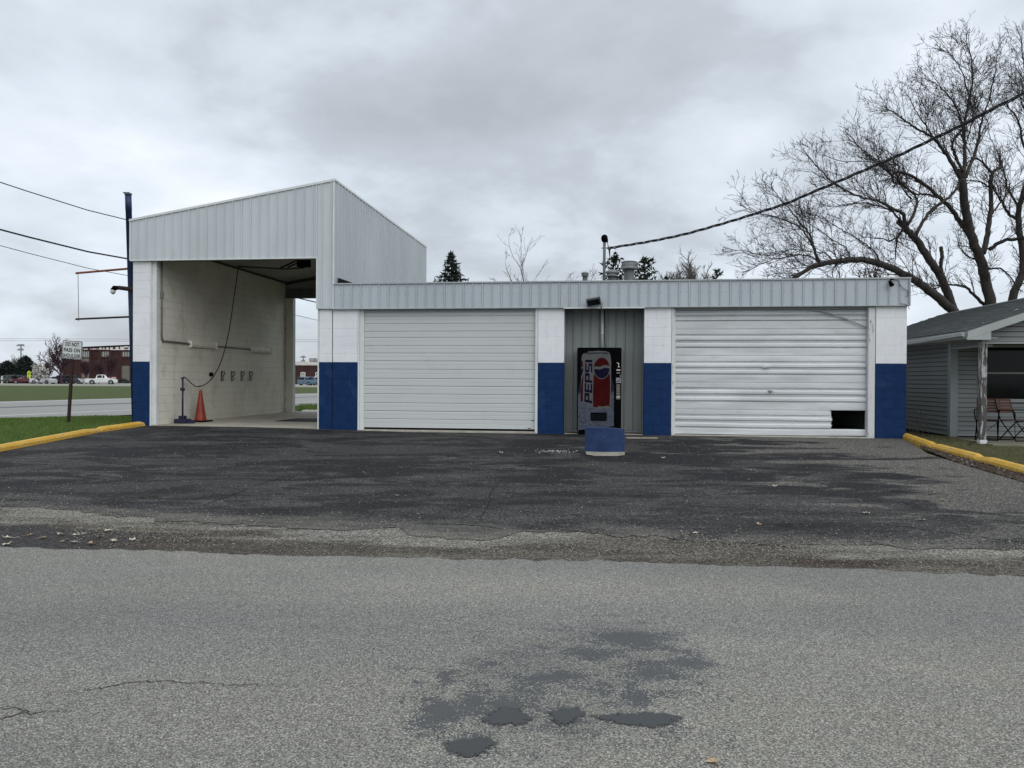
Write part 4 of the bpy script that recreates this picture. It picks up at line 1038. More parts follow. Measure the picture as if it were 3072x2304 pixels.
MB().prism(rrect(W_s - 0.015, H_s - 0.015, 0.03), -0.0145, -0.0125).build('border', M['sign_black'], plate)
MB().prism(rrect(W_s - 0.042, H_s - 0.042, 0.022), -0.017, -0.0148).build('sign_face', M['sign_white'], plate)
def text(name, s, size, mat, parent, loc, rot, bold=0.0, sx=1.0, align='CENTER', ext=0.001, space=1.0):
    cu = bpy.data.curves.new(name, 'FONT'); cu.body = s; cu.size = size; cu.align_x = align; cu.align_y = 'CENTER'
    cu.extrude = ext; cu.offset = bold; cu.space_character = space; cu.materials.append(mat)
    o = bpy.data.objects.new(name, cu); C.objects.link(o)
    me = bpy.data.meshes.new_from_object(o.evaluated_get(bpy.context.evaluated_depsgraph_get()))
    bpy.data.objects.remove(o); me.materials.clear(); me.materials.append(mat)
    xs = [v.co.x for v in me.vertices]; ys = [v.co.y for v in me.vertices]; wd, hg = max(xs) - min(xs), max(ys) - min(ys)
    cx_, cy_ = (max(xs) + min(xs)) / 2, (max(ys) + min(ys)) / 2
    for v in me.vertices: v.co.x = (v.co.x - cx_) * sx / wd; v.co.y = (v.co.y - cy_) * size / hg
    return inst(me, name, parent, loc, rot)
for s, z_, sz, sx_ in (('DO NOT', 0.145, 0.105, 0.36), ('PASS ON', -0.010, 0.105, 0.43), ('SHOULDER', -0.160, 0.105, 0.475)):
    text('lettering', s, sz, M['sign_black'], plate, (0, -0.0185, z_), (R(90), 0, 0), 0.003, sx_, space=1.08)

# ------------------------------------------------------------------ yellow kerbs
def kerb(name, label, p, q, wdir, w=0.16, h=0.118, group=None):
    d = (q - p); L = d.length; d.normalize(); s_ = wdir
    base = thing(name, label, 'kerb', p, 0, group); base.location = p
    mb = MB(); n = 14; prof = [(0, -0.12), (0.0, h * 0.55), (0.035, h * 0.92), (0.05, h), (w - 0.03, h), (w, h - 0.025), (w, -0.12)]
    for i in range(n + 1):
        t = i / n; c = d * (L * t)
        g = gz(p.x + c.x, p.y + c.y) - p.z
        endk = 0.03 if i in (0, n) else 0
        for a_, b_ in prof:
            jz = rnd.uniform(-0.002, 0.002) if b_ > 0 else 0
            mb.v.append((c.x + s_.x * a_, c.y + s_.y * a_, g + b_ - (endk if b_ > 0 else 0) + jz))
    m_ = len(prof)
    for i in range(n):
        for k in range(m_ - 1): mb.f.append((i * m_ + k, (i + 1) * m_ + k, (i + 1) * m_ + k + 1, i * m_ + k + 1)); mb.m.append(0)
    mb.f += [tuple(range(m_)), tuple(n * m_ + k for k in range(m_ - 1, -1, -1))]; mb.m += [0, 0]
    mb.build('kerb_stone', M['yellow'], base); return base
dl = (kl[3] - kl[2]).normalized(); nl = Vector((-dl.y, dl.x, 0)).normalized(); nl = nl if nl.x < 0 else -nl
kerb('kerb', 'yellow kerb stone ending against the left corner of the wash bay', kl[3], kl[2] + dl * 0.012, nl, group='yellow kerb stones')
kerb('kerb', 'long yellow kerb stone running along the lawn to the left frame edge', kl[2] - dl * 0.012, kl[0], nl, group='yellow kerb stones')
drk = (kr[2] - kr[0]).normalized(); nr2 = Vector((-drk.y, drk.x, 0)).normalized(); nr2 = nr2 if nr2.x > 0 else -nr2
km = kr[1].lerp(kr[2], 0.55)
kerb('kerb', 'yellow kerb stone starting at the navy pillar beside the house', kr[0], kr[1], nr2, group='yellow kerb stones')
kerb('kerb', 'middle yellow kerb stone between the lot and the dry lawn', kr[1] + drk * 0.02, km, nr2, group='yellow kerb stones')
kerb('kerb', 'yellow kerb stone running off the right side past the litter strip', km + drk * 0.02, kr[3], nr2, group='yellow kerb stones')

# ------------------------------------------------------------------ vending machine
VV = -0.16
va, vb = fu(1731, 1180, VV)[0], fu(1864, 1180, VV)[0]; vt = fu(1797, 1042.5, VV)[1]
VW = vb - va
vm = thing('vending_machine', 'tall black drinks vending machine with a giant soda can printed on its door', 'vending machine', F(va, VV, 0.0), ROT)
VH = vt
MB().cbox(0, VW, 0.03, 0.72, 0.10, VH, 0.012).build('cabinet', M['black'], vm)
mb = MB(); mb.box(0.03, VW - 0.03, 0.06, 0.70, 0.0, 0.10); mb.build('plinth', M['black'], vm)
sx = VW / 133.0
def vp(x, y): return ((1680 + x * .25316 - 1731) * sx, VH - (980 + y * .25316 - 1041) * (VH / (1308 - 1041.0)))   # photo detail -> panel
door = MB().cbox(0.004, VW - 0.004, 0.0, 0.03, 0.11, VH - 0.006, 0.006).build('door', M['black'], vm)
def vplate(name, polys, mat, y, parent=door, d=0.0016):
    mb = MB()
    for p in polys: mb.prism(p if area(p) < 0 else p[::-1], -y - d, -y)
    return mb.build(name, mat, parent)
def area(p): return sum(p[i][0] * p[(i + 1) % len(p)][1] - p[(i + 1) % len(p)][0] * p[i][1] for i in range(len(p))) / 2
def ice_mat():  # ice print colours kept dim, recess shade included
    t = NT('printed_ice_cubes')
    tcn = t.node('ShaderNodeTexCoord').outputs['Object']
    n = t.noise(9, 3, 0.6, tcn, 0.8)
    v = t.voro(26, t.mp((1, 1, 1.3), (1, 2, 3), (0, 0.5, 0), tcn)); s = t.node('ShaderNodeSeparateColor'); t.put(s.inputs[0], v)
    e_ = t.voro(26, t.mp((1, 1, 1.3), (1, 2, 3), (0, 0.5, 0), tcn), 'Distance', 'DISTANCE_TO_EDGE')
    w = t.noise(22, 4, 0.7, tcn, 1.5)
    c = t.mix(s.outputs[0], (0.02, 0.03, 0.065), (0.055, 0.062, 0.080))
    c = t.mix(t.step(w, 0.5, 0.62), c, (0.085, 0.092, 0.105)); c = t.mix(t.step(n, 0.52, 0.64), c, (0.018, 0.024, 0.05))
    c = t.mix(t.step(e_, 0.05, 0.0), c, (0.15, 0.16, 0.18))
    return t.done(c, 0.45, 0, 0.2)
M['ice'] = ice_mat()
M['can_silver'] = plain('printed_can_silver', (0.092, 0.095, 0.095), 0.5, 0.12, 6, dirt=(0.12, 0.12, 0.12), dirtamt=0.6, spec=0.06)  # can print colours darkened to carry the shade of the recess
M['can_red'] = plain('printed_red', (0.042, 0.002, 0.003), 0.5, 0.2, 4, dirt=(0.03, 0.003, 0.004), dirtamt=0.6, spec=0.06)
M['can_blue'] = plain('printed_navy', (0.0035, 0.004, 0.018), 0.5, 0.15, 5, spec=0.06)
M['can_dark'] = plain('printed_dark_blue', (0.005, 0.006, 0.024), 0.5, 0.2, 5, spec=0.2)
VP = lambda pts: [vp(*p) for p in pts]
vplate('printed_sky', [VP([(215, 760), (245, 640), (250, 330), (600, 330), (610, 600), (640, 700), (640, 1190), (215, 1240)])], M['can_dark'], 0.001)
vplate('printed_ice', [VP([(215, 1240), (215, 800), (228, 785), (244, 790), (250, 850), (285, 880), (380, 950), (480, 940), (590, 930), (605, 860), (612, 775), (638, 765), (640, 1185)])], M['ice'], 0.0032)
vplate('printed_can', [VP([(262, 890), (250, 780), (252, 380), (262, 330), (278, 312), (330, 302), (330, 288), (450, 280), (540, 286), (580, 300), (596, 340), (604, 400), (604, 880), (590, 960), (560, 985), (500, 975), (440, 990), (380, 960), (330, 950)])], M['can_silver'], 0.0036)
vplate('can_rim', [VP([(285, 318), (330, 305), (540, 300), (578, 312), (560, 322), (500, 312), (340, 316)])], M['can_dark'], 0.0056)
vplate('can_red_stripe', [VP([(396, 958), (392, 800), (398, 570), (590, 560), (594, 700), (592, 900), (586, 950), (560, 940), (510, 952), (460, 942), (440, 962)]), VP([(246, 890), (246, 790), (258, 640), (272, 570), (278, 580), (272, 700), (272, 890)]), VP([(252, 470), (252, 390), (268, 420), (274, 455), (262, 480)])], M['can_red'], 0.0060)
vplate('can_blue_stripe', [VP([(250, 590), (252, 505), (264, 490), (274, 500), (272, 530), (256, 580)])], M['can_blue'], 0.0062)
gcx, gcy, grx, gry = 494, 488, 92, 124
def garc(a0, a1, k=1.0, n=22): return [vp(gcx + grx * k * math.cos(R(a0 + (a1 - a0) * i / n)), gcy - gry * k * math.sin(R(a0 + (a1 - a0) * i / n))) for i in range(n + 1)]
vplate('globe_rim', [garc(0, 360, 1.07, 40)[:-1]], M['can_silver'], 0.0078)
wave_t = [vp(gcx + grx * x_, gcy - gry * y_) for x_, y_ in ((-0.98, 0.10), (-0.7, 0.16), (-0.4, 0.12), (-0.1, 0.16), (0.2, 0.27), (0.55, 0.30), (0.97, 0.22))]
wave_b = [vp(gcx + grx * x_, gcy - gry * y_) for x_, y_ in ((-0.99, -0.12), (-0.7, -0.10), (-0.4, -0.15), (-0.1, -0.12), (0.2, -0.02), (0.55, 0.02), (0.99, -0.04))]
vplate('globe_red', [garc(13, 174) + wave_t], M['can_red'], 0.0094)
vplate('globe_blue', [garc(187, 358) + wave_b[::-1]], M['can_blue'], 0.0094)
# the five letters, climbing the can
def letter(ch):
    s = 0.2
    if ch == 'P': return [[(0, 0), (s, 0), (s, 1), (0, 1)], [(s, 1), (s, 0.8), (0.55, 0.8), (0.62, 0.9), (0.72, 1)], [(s, 0.55), (s, 0.36), (0.72, 0.36), (0.62, 0.46), (0.55, 0.55)], [(0.55, 0.8), (0.55, 0.55), (0.62, 0.46), (0.72, 0.36), (0.8, 0.44), (0.8, 0.92), (0.72, 1), (0.62, 0.9)]]
    if ch == 'E': return [[(0, 0), (s, 0), (s, 1), (0, 1)], [(s, 1), (s, 0.8), (0.76, 0.8), (0.76, 1)], [(s, 0.6), (s, 0.41), (0.7, 0.41), (0.7, 0.6)], [(s, 0.2), (s, 0), (0.76, 0), (0.76, 0.2)]]
    if ch == 'S': return [[(0.02, 0), (0.74, 0), (0.74, 0.2), (0.02, 0.2)], [(0.56, 0.2), (0.76, 0.2), (0.76, 0.52), (0.56, 0.52)], [(0.04, 0.41), (0.56, 0.41), (0.56, 0.6), (0.04, 0.6)], [(0.0, 0.48), (0.2, 0.6), (0.2, 0.8), (0.0, 0.9)], [(0.04, 0.8), (0.76, 0.8), (0.76, 1), (0.06, 1), (0.0, 0.9)]]
    return [[(0.0, 0), (0.21, 0), (0.21, 1), (0.0, 1)]]
adv = 0.0; polys = []
word = [('P', 0.86), ('E', 0.84), ('P', 0.86), ('S', 0.85), ('I', 0.28)]
tot = sum(w for _, w in word)
for ch, w in word:
    for p in letter(ch):
        out = []
        for x_, y_ in p:
            run = (adv + x_) / tot                      # 0 bottom .. 1 top of the can
            px_ = 382 - (1 - y_) * 0 - (y_) * (92 - 8 * run); py_ = 915 - run * 535 - (y_) * 20 * (1 - run) - (0 if run > 0.5 else 0)
            out.append(vp(px_, py_))
        polys.append(out)
    adv += w
vplate('can_lettering', polys, M['can_blue'], 0.0066)
# money column, buttons and delivery slot
col = MB().box(*(lambda a, b: (a[0], b[0], -0.012, 0.0, b[1], a[1]))(vp(646, 262), vp(722, 1235))).build('control_column', M['black'], vm)
M['btn'] = plain('selection_button_label', (0.17, 0.16, 0.14), 0.4, 0.3, 30); M['btn_pale'] = plain('pale_button_label', (0.50, 0.49, 0.45), 0.4, 0.2, 30)
for k in range(9):
    a, b = vp(668, 684 + k * 20.5), vp(712, 684 + k * 20.5 + 15)
    MB().cbox(a[0], b[0], -0.019, -0.0121, b[1], a[1], 0.002).build('button', M['btn_pale' if k == 7 else 'btn'], col)
for (x0_, y0_, x1_, y1_, nm, mt) in ((664, 604, 722, 668, 'coin_panel', 'galv'), (668, 504, 712, 520, 'label_strip', 'btn_pale'), (670, 540, 712, 555, 'label_strip', 'btn'), (708, 572, 724, 592, 'lock', 'galv')):
    a, b = vp(x0_, y0_), vp(x1_, y1_); MB().cbox(a[0], b[0], -0.020, -0.0121, b[1], a[1], 0.002).build(nm, M[mt], col)
vplate('arrow_print', [VP([(680, 478), (706, 478), (694, 455)]), VP([(688, 455), (698, 455), (698, 430), (672, 418), (672, 426), (688, 436)])], M['btn_pale'], 0.0125, vm)
a, b = vp(664, 604), vp(722, 668)
mb = MB(); mb.box(a[0] + 0.01, a[0] + 0.05, -0.022, -0.0201, b[1] + 0.03, b[1] + 0.045); mb.box(a[0] + 0.065, a[0] + 0.075, -0.022, -0.0201, b[1] + 0.03, a[1] - 0.02); mb.build('coin_slot', M['black'], col)
a, b = vp(368, 1025), vp(556, 1122)
fr_ = MB(); fr_.cbox(a[0], b[0], -0.022, -0.003, a[1] - 0.018, a[1], 0.003); fr_.cbox(a[0], b[0], -0.022, -0.003, b[1], b[1] + 0.018, 0.003); fr_.cbox(a[0], a[0] + 0.018, -0.022, -0.003, b[1] + 0.018, a[1] - 0.018, 0.003); fr_.cbox(b[0] - 0.018, b[0], -0.022, -0.003, b[1] + 0.018, a[1] - 0.018, 0.003)
sl_ = fr_.build('delivery_slot', M['black'], vm)
MB().box(a[0] + 0.018, b[0] - 0.018, -0.0125, -0.0092, b[1] + 0.018, a[1] - 0.018).build('slot_flap', M['glass'], sl_)

# blue concrete block in front of it
bl = [gp(1757, 1366), gp(1874, 1369)]
bc = (bl[0] + bl[1]) / 2; bw = (bl[1] - bl[0]).length; bz = gz(bc.x, bc.y)
bt = (at(1757, 1281, bc.y).z - bz, at(1874, 1287, bc.y).z - bz)
blk = thing('bumper_block', 'navy painted concrete bumper block with a broken bare base before the vending machine', 'block', (bc.x, bc.y, bz), -0.04)
mb = MB(); nx_ = 9; dep = 0.28
h0 = 0.075
for j, yy in enumerate((0.0, dep)):
    for i in range(nx_ + 1):
        t = i / nx_; xx = -bw / 2 + bw * t
        bow = -0.035 * (1 - (2 * t - 1) ** 2) if j == 0 else 0
        for zz in (h0, bt[0] + (bt[1] - bt[0]) * t - 0.012 + 0.012 * math.sin(t * 3.1)): mb.v.append((xx, yy + bow, zz))
m_ = (nx_ + 1) * 2
for i in range(nx_):
    a = 2 * i; mb.f += [(a, a + 2, a + 3, a + 1), (m_ + a, m_ + a + 1, m_ + a + 3, m_ + a + 2), (a + 1, a + 3, m_ + a + 3, m_ + a + 1), (a, m_ + a, m_ + a + 2, a + 2)]
mb.f += [(0, 1, m_ + 1, m_), (2 * nx_, m_ + 2 * nx_, m_ + 2 * nx_ + 1, 2 * nx_ + 1)]; mb.m = [0] * len(mb.f)
def block_blue():
    t = NT('scuffed_navy_block_paint')
    n = t.noise(4, 5, 0.6); d = t.noise(26, 4, 0.6)
    c = t.mix(t.step(n, 0.35, 0.65), (0.010, 0.029, 0.088), (0.019, 0.045, 0.125)); c = t.mix(t.step(d, 0.71, 0.74), c, (0.4, 0.42, 0.45))
    t.bump(t.noise(50, 4), 0.5, 0.006); return t.done(c, 0.6, 0, 0.3)
mb.build('painted_body', block_blue(), blk)
mb = MB(); ps = [(-bw / 2 + 0.0, 0.075), (-bw / 2 + 0.02, 0.02), (-bw / 2 + 0.12, 0.012), (-bw / 2 + 0.22, -0.03), (-0.02, -0.04), (0.02, -0.02), (0.2, 0.0), (bw / 2, 0.02), (bw / 2, 0.075)]
mb.prism(ps[::-1], -0.03, dep - 0.01); mb.build('bare_base', M['kerb_concrete'], blk)

# flat board by the recess
p0, p1 = gp(1878, 1316), gp(1972, 1316); d_ = p1 - p0
bd = MB().cbox(0, d_.length, -0.07, 0.07, 0, 0.022, 0.003).build('board', M['wood_board'], None, loc=p0 + Vector((0, 0, 0.006)), rot=(0, 0, math.atan2(d_.y, d_.x)))
tag(bd, 'weathered flat board lying on the asphalt beside the vending machine', 'board')

# ------------------------------------------------------------------ things in the wash bay
def wallp(x, y, off=0.05):          # detail pixel -> point at the bay's left wall, facade frame
    v, w = fv(380 + x * .3375, 740 + y * .3375, u_w + off); return Vector((u_w + off, v, w))
def FB(p): return F(p[0], p[1], p[2])
def wall_light(lbl, x0, y0, x1, y1):
    a, b = wallp(x0, (y0)), wallp(x1, y0 + 20)
    z1 = a.z; z0 = wallp(x0, y1).z; L = b.y - a.y
    t = thing('wall_light', lbl, 'light', F(u_w, a.y, (z0 + z1) / 2), ROT, 'strip lights on the bay wall')
    h = (z1 - z0) / 2
    mb = MB()
    poly = [(0.0, -h), (0.05, -h), (0.09, -h * 0.4), (0.09, h * 0.4), (0.05, h), (0.0, h)]
    n = len(poly)
    mb.v = [(x_, 0.03, z_) for x_, z_ in poly] + [(x_, L - 0.03, z_) for x_, z_ in poly]
    mb.f = [tuple(range(n)), tuple(range(2 * n - 1, n - 1, -1))] + [(i, i + n, (i + 1) % n + n, (i + 1) % n) for i in range(n)]; mb.m = [0] * len(mb.f)
    mb.build('diffuser', M['fixture'], t)
    mb = MB(); mb.cbox(0, 0.10, 0, 0.035, -h * 1.08, h * 1.08, 0.006); mb.cbox(0, 0.10, L - 0.035, L, -h * 1.08, h * 1.08, 0.006); mb.build('end_cap', M['fixture'], t)
    mb = MB(); mb.box(0.0, 0.012, 0.04, L - 0.04, -h * 1.15, -h); mb.build('back_plate', M['conduit'], t)
    return a, b, (z0 + z1) / 2
l1 = wall_light('strip light on the bay wall next to the corner conduit', 565, 838, 796, 893)
l2 = wall_light('farther strip light on the bay wall toward the back opening', 1105, 888, 1280, 938)
cd = thing('wall_conduit', 'grey conduit dropping down the bay wall and feeding two strip lights', 'conduit', F(u_w, 0, 0), ROT)
q0 = wallp(313, 128, 0.03); q1 = wallp(313, 800, 0.03); q2 = wallp(325, 835, 0.03)
MB().tube([(0.03, q0.y, CEIL0), (0.03, q1.y, q1.z), (0.03, q1.y + 0.05, q1.z - 0.12), (0.03, q1.y + 0.2, l1[2] + 0.02), (0.03, l1[0].y, l1[2] - 0.0)], 0.024, 8).build('pipe', M['conduit'], cd, True)
MB().tube([(0.03, l1[1].y, l1[2]), (0.03, l2[0].y, l2[2])], 0.022, 8).build('pipe', M['conduit'], cd, True)
q = wallp(313, 430, 0.03); MB().lathe([(0.028, -0.1), (0.042, -0.06), (0.042, 0.06), (0.028, 0.1)], 8, (0.03, q1.y, q.z)).build('coupling', M['conduit'], cd)
for k, (x_, lb) in enumerate(((842, 'steel mat clip on the bay wall nearest the cone'), (932, 'second steel mat clip along the bay wall after the cone'), (1017, 'third steel mat clip along the bay wall after the cone'), (1093, 'steel mat clip on the bay wall farthest from the cone'))):
    p = wallp(x_, 1150, 0.0); h = 0.16
    hk = thing('mat_clip', lb, 'hook', FB(p), ROT, 'mat clips on the bay wall')
    MB().cbox(0, 0.012, -0.035, 0.035, -h, h, 0.003).build('plate', M['galv_dark'], hk)
    mb = MB(); mb.tube([(0.012, 0, h * 0.6), (0.09, 0.01, h * 0.9), (0.11, 0.0, h * 0.4), (0.04, 0, -h * 0.1)], 0.016, 6); mb.tube([(0.03, 0.02, -h * 0.9), (0.08, 0.0, -h * 0.5), (0.05, -0.02, 0.0)], 0.012, 6); mb.build('jaw', M['galv_dark'], hk, True)
p = wallp(743, 1136, 0.0); t = thing('switch_box', 'small dark box on the bay wall above the cone', 'switch box', FB(p), ROT)
MB().cbox(0, 0.06, -0.07, 0.07, -0.05, 0.05, 0.006).build('cover', M['black'], t); MB().tube([(0.03, 0, 0.05), (0.03, 0.01, 0.09)], 0.012, 6).build('stub', M['conduit'], t)
# traffic cone
cp = wallp(656, 1552, 0.36); cyv = cp.y
cone = thing('traffic_cone', 'faded orange traffic cone standing on the bay floor by the wall', 'cone', F(u_w + 0.36, cyv, BF), ROT)
chh = fv(380 + 656 * .3375, 740 + 1275 * .3375, u_w + 0.36)[1] - BF
MB().lathe([(0.165, 0.03), (0.15, 0.06), (0.036, chh - 0.015), (0.026, chh), (0.02, chh)], 24).build('body', M['orange'], cone, True)
MB().cbox(-0.24, 0.24, -0.24, 0.24, 0.0, 0.035, 0.012).build('base', M['black'], cone)
MB().lathe([(0.0405, chh - 0.05), (0.030, chh + 0.001)], 16).build('dark_tip', plain('scorched_rubber', (0.05, 0.02, 0.015), 0.8), cone)
# foot stand with the wash wand
sp0 = wallp(497, 1545, 0.30)
st = thing('wand_stand', 'dark blue upright wand holder on a squat base in the wash bay', 'stand', F(u_w + 0.30, sp0.y, BF), ROT)
shh = fv(380 + 497 * .3375, 740 + 1162 * .3375, u_w + 0.30)[1] - BF
M['stand_blue'] = plain('dark_blue_stand_paint', (0.012, 0.014, 0.045), 0.5, 0.2, 5)
MB().tube([(0, 0, 0.05), (0, 0, shh)], 0.024, 8).build('pole', M['stand_blue'], st, True)
mb = MB(); mb.cbox(-0.16, 0.16, -0.16, 0.16, 0.0, 0.12, 0.02); mb.prism([(0.16, 0.0), (0.30, 0.0), (0.27, 0.07), (0.16, 0.11)], -0.1, 0.1); mb.cbox(-0.08, 0.08, -0.08, 0.08, 0.12, 0.20, 0.015); mb.build('base', M['stand_blue'], st)
mb = MB(); mb.cbox(-0.055, 0.045, -0.04, 0.04, shh * 0.71, shh * 0.77, 0.008); mb.cbox(-0.04, 0.04, -0.035, 0.035, shh - 0.03, shh, 0.006); mb.build('clamp', M['stand_blue'], st)
# ceiling boom and its hose
bvv = 4.1
q1 = fu(380 + 1580 * .3375, 740 + 188 * .3375, bvv); q0 = fu(380 + 990 * .3375, 740 + 176 * .3375, bvv)
bm = thing('wash_boom', 'ceiling mounted swing boom carrying the wash hose across the bay', 'boom', F(q1[0], bvv, q1[1]), ROT)
ch_ = ceil_at(q1[0]) - q1[1]
MB().tube([(0, 0, 0), (-0.6, 0, -0.03), ((q0[0] - q1[0]), 0, q0[1] - q1[1])], 0.022, 8).build('arm', M['purlin'], bm, True)
mb = MB(); mb.cbox(-0.2, 0.16, -0.12, 0.12, 0.02, 0.28, 0.02); mb.tube([(0, 0, 0.25), (0, 0, ch_)], 0.05, 8); mb.tube([(-0.75, 0, 0.0), (-0.2, 0, 0.25)], 0.025, 6); mb.tube([(-0.55, 0.05, 0.02), (-0.15, 0.05, 0.2)], 0.02, 6); mb.build('bracket', M['black'], bm)
tipw = F(q0[0], bvv, q0[1]); stw = F(u_w + 0.30, sp0.y, BF + shh)
hp_ = [(990, 178), (985, 230), (950, 480), (915, 720), (868, 930), (818, 1070), (760, 1170), (700, 1222), (640, 1242), (605, 1236), (560, 1202), (522, 1163), (497, 1162)]
nH = len(hp_); pts = []
for i, (x_, y_) in enumerate(hp_):
    t_ = i / (nH - 1); Yd = tipw.y + (stw.y - tipw.y) * t_
    pts.append(at(380 + x_ * .3375, 740 + y_ * .3375, Yd))
pts[0] = tipw; pts[-1] = stw
tag(MB().tube(smooth_path(pts, 6), 0.014, 6).build('wash_hose', M['hose'], None, True), 'long black wash hose hanging from the boom down to the stand', 'hose')
# floor grate
pg = [fu(380 + x_ * .3375, 740 + y_ * .3375, 0) for x_, y_ in ((1410, 1545),)]
def floorp(x, y): 
    d = ray(380 + x * .3375, 740 + y * .3375); p = CAM + d * ((BF - CAMZ) / d.z); return UV(p.x, p.y)
g0, g1 = floorp(1560, 1556), floorp(1560, 1529)
gt = thing('floor_grate', 'dark steel drain grate set in the wash bay floor', 'grate', F(g0[0] + 0.2, g0[1], BF), ROT)
gl = g1[1] - g0[1]; gw = 1.9
MB().box(-gw / 2, gw / 2, 0, gl, 0.002, 0.006).build('pit', M['dark_gap'], gt)
mb = MB()
for k in range(15): mb.box(-gw / 2 + k * gw / 14.0 - 0.025, -gw / 2 + k * gw / 14.0 + 0.025, 0.0, gl, 0.0065, 0.016)
mb.build('bar', M['purlin'], gt)

# ------------------------------------------------------------------ the house on the right
def z5(x, y): return 2500 + x * .3918, 800 + y * .3918
pst = gp(*z5(1150, 1357)); hu, hv = UV(pst.x, pst.y); hz = gz(pst.x, pst.y)
house = thing('house', 'low grey sided house with a shingled roof and a small front porch', 'house', F(hu, hv, hz), ROT)
# local frame: x right, y away, z up, origin at the foot of the porch post
def HP(px, py, vloc): u, w = fu(px, py, hv + vloc); return u - hu, w - hz
PW = 1.72                            # porch depth
xc = HP(*z5(900, 1200), PW)[0]
post_t = HP(*z5(1155, 592), 0)[1]
pw0, pw1 = HP(*z5(1128, 1100), -0.06)[0], HP(*z5(1176, 1100), -0.06)[0]
MB().cbox(pw0, pw1, -0.06, 0.06, 0.03, post_t, 0.006).build('porch_post', M['peeling_post'], house)
MB().cbox(pw0 - 0.012, pw1 + 0.006, -0.075, 0.075, 0.0, 0.085, 0.006).build('post_foot', M['trim_white'], house)
xe, ze = HP(*z5(1022, 486), -0.35)
sr = 0.35; xr = 12.5 - hu; zr = ze + sr * (xr - xe); HD = 7.5; XR = xr * 2 - xe
x_in = xc + 0.02
# walls
wl_ = MB().box(xc, xc + 0.14, PW, HD, 0.05, ze - 0.02).build('side_wall', M['dark_gap'], house)  # near-black wall: painted shade lines showing between the lapped boards
pfz = 0.055
zz = 0.06; bdh = 0.1075; i = 0
def board(length, h=bdh): 
    h -= 0.011; mb = MB(); mb.add([(0, -0.012, 0), (length, -0.012, 0), (length, 0.012, h), (0, 0.012, h), (0, 0.016, 0), (length, 0.016, 0), (length, 0.02, h), (0, 0.02, h)], [(0, 1, 2, 3), (7, 6, 5, 4), (0, 4, 5, 1), (3, 2, 6, 7), (0, 3, 7, 4), (1, 5, 6, 2)]); return mb
sb_m = board(HD - PW).mesh('siding_board', M['siding'])
while zz + bdh < ze - 0.02:
    inst(sb_m, 'siding_board', wl_, (xc - 0.012, HD, zz), (0, 0, R(-90))); zz += bdh
# porch back wall
wx0, wz0 = HP(*z5(1176, 1012), PW); wx1, wz1 = HP(*z5(1176, 622), PW)
wx0 = HP(*z5(1130, 800), PW)[0]
bw_ = MB().box(xc + 0.14, XR - 0.3, PW + 0.03, PW + 0.14, 0.05, wz0 - 0.05).box(xc + 0.14, wx0 - 0.02, PW + 0.03, PW + 0.14, wz0 - 0.05, ze + 0.2).box(wx0 - 0.02, XR - 0.3, PW + 0.03, PW + 0.14, wz1 + 0.0, ze + 0.2).build('porch_wall', M['dark_gap'], house)  # near-black too, so the board gaps look shaded
bA = board(wx0 - 0.06 - xc - 0.12).mesh('siding_board', M['siding_light']); bB = board(XR - 0.3 - xc - 0.12).mesh('siding_board', M['siding_light'])
zz = 0.07
while zz + bdh < ze + 0.1:
    inst(bB if zz + bdh < wz0 - 0.04 else bA, 'siding_board', bw_, (xc + 0.12, PW + 0.008, zz)); zz += bdh
MB().cbox(xc - 0.03, xc + 0.135, PW - 0.03, PW + 0.12, 0.03, ze - 0.1, 0.004).build('corner_board', M['house_corner'], house)
MB().box(xc + 0.13, XR - 0.4, PW - 0.02, PW + 0.02, 0.055, 0.075).build('skirt_trim', M['house_trim'], house)
# window
wf = MB(); wf.cbox(wx0 - 0.06, XR - 0.8, PW - 0.05, PW + 0.03, wz0 - 0.075, wz0 - 0.035, 0.004); wf.cbox(wx0 - 0.06, XR - 0.8, PW - 0.02, PW + 0.03, wz0 - 0.034, wz0, 0.004)
win = wf.build('window', M['house_trim'], house)
wm_ = HP(*z5(1300, 815), PW)[1]
MB().box(wx0, XR - 0.8, PW + 0.06, PW + 0.07, wz0, wz1).build('pane', M['glass'], win)
mb = MB(); mb.cbox(wx0 - 0.06, wx0, PW - 0.02, PW + 0.05, wz0, wz1 + 0.06, 0.004); mb.cbox(wx0, XR - 0.8, PW + 0.02, PW + 0.05, wm_ - 0.02, wm_ + 0.02, 0.004); mb.build('sash', M['bay_dark'], win)
MB().box(wx0 - 0.06, XR - 0.8, PW - 0.02, PW + 0.05, wz1 + 0.01, wz1 + 0.07).build('window_head', M['soffit'], house)
# porch floor, beams and ceiling
MB().cbox(xc - 0.05, XR - 0.4, -0.35, PW + 0.1, -0.25, pfz - 0.03, 0.01).build('porch_floor', M['porch'], house)
mb = MB(); bz0 = post_t; mb.cbox(pw0 - 0.01, XR - 0.4, -0.07, 0.06, bz0, bz0 + 0.03, 0.004); mb.build('front_beam_trim', M['house_trim'], house)
MB().box(pw0 + 0.03, XR - 0.4, -0.05, 0.05, bz0 + 0.03, bz0 + 0.06).build('front_beam', M['siding'], house)
MB().cbox(xc - 0.015, xc + 0.12, 0.06, PW - 0.04, bz0 - 0.01, ze - 0.03, 0.004).build('side_beam', M['siding'], house)
mb = MB(); mb.box(xc - 0.02, xc + 0.125, 0.06, PW - 0.04, bz0 - 0.045, bz0 - 0.012); mb.build('side_beam_trim', M['house_trim'], house)
MB().box(xc + 0.13, XR - 0.4, 0.07, PW, bz0 + 0.1, bz0 + 0.13).build('porch_ceiling', M['soffit'], house)
MB().cbox(pw0 + 0.01, pw1 - 0.045, -0.075, -0.056, bz0 + 0.03, ze + 0.17, 0.004).build('gable_corner_board', M['house_trim'], house)
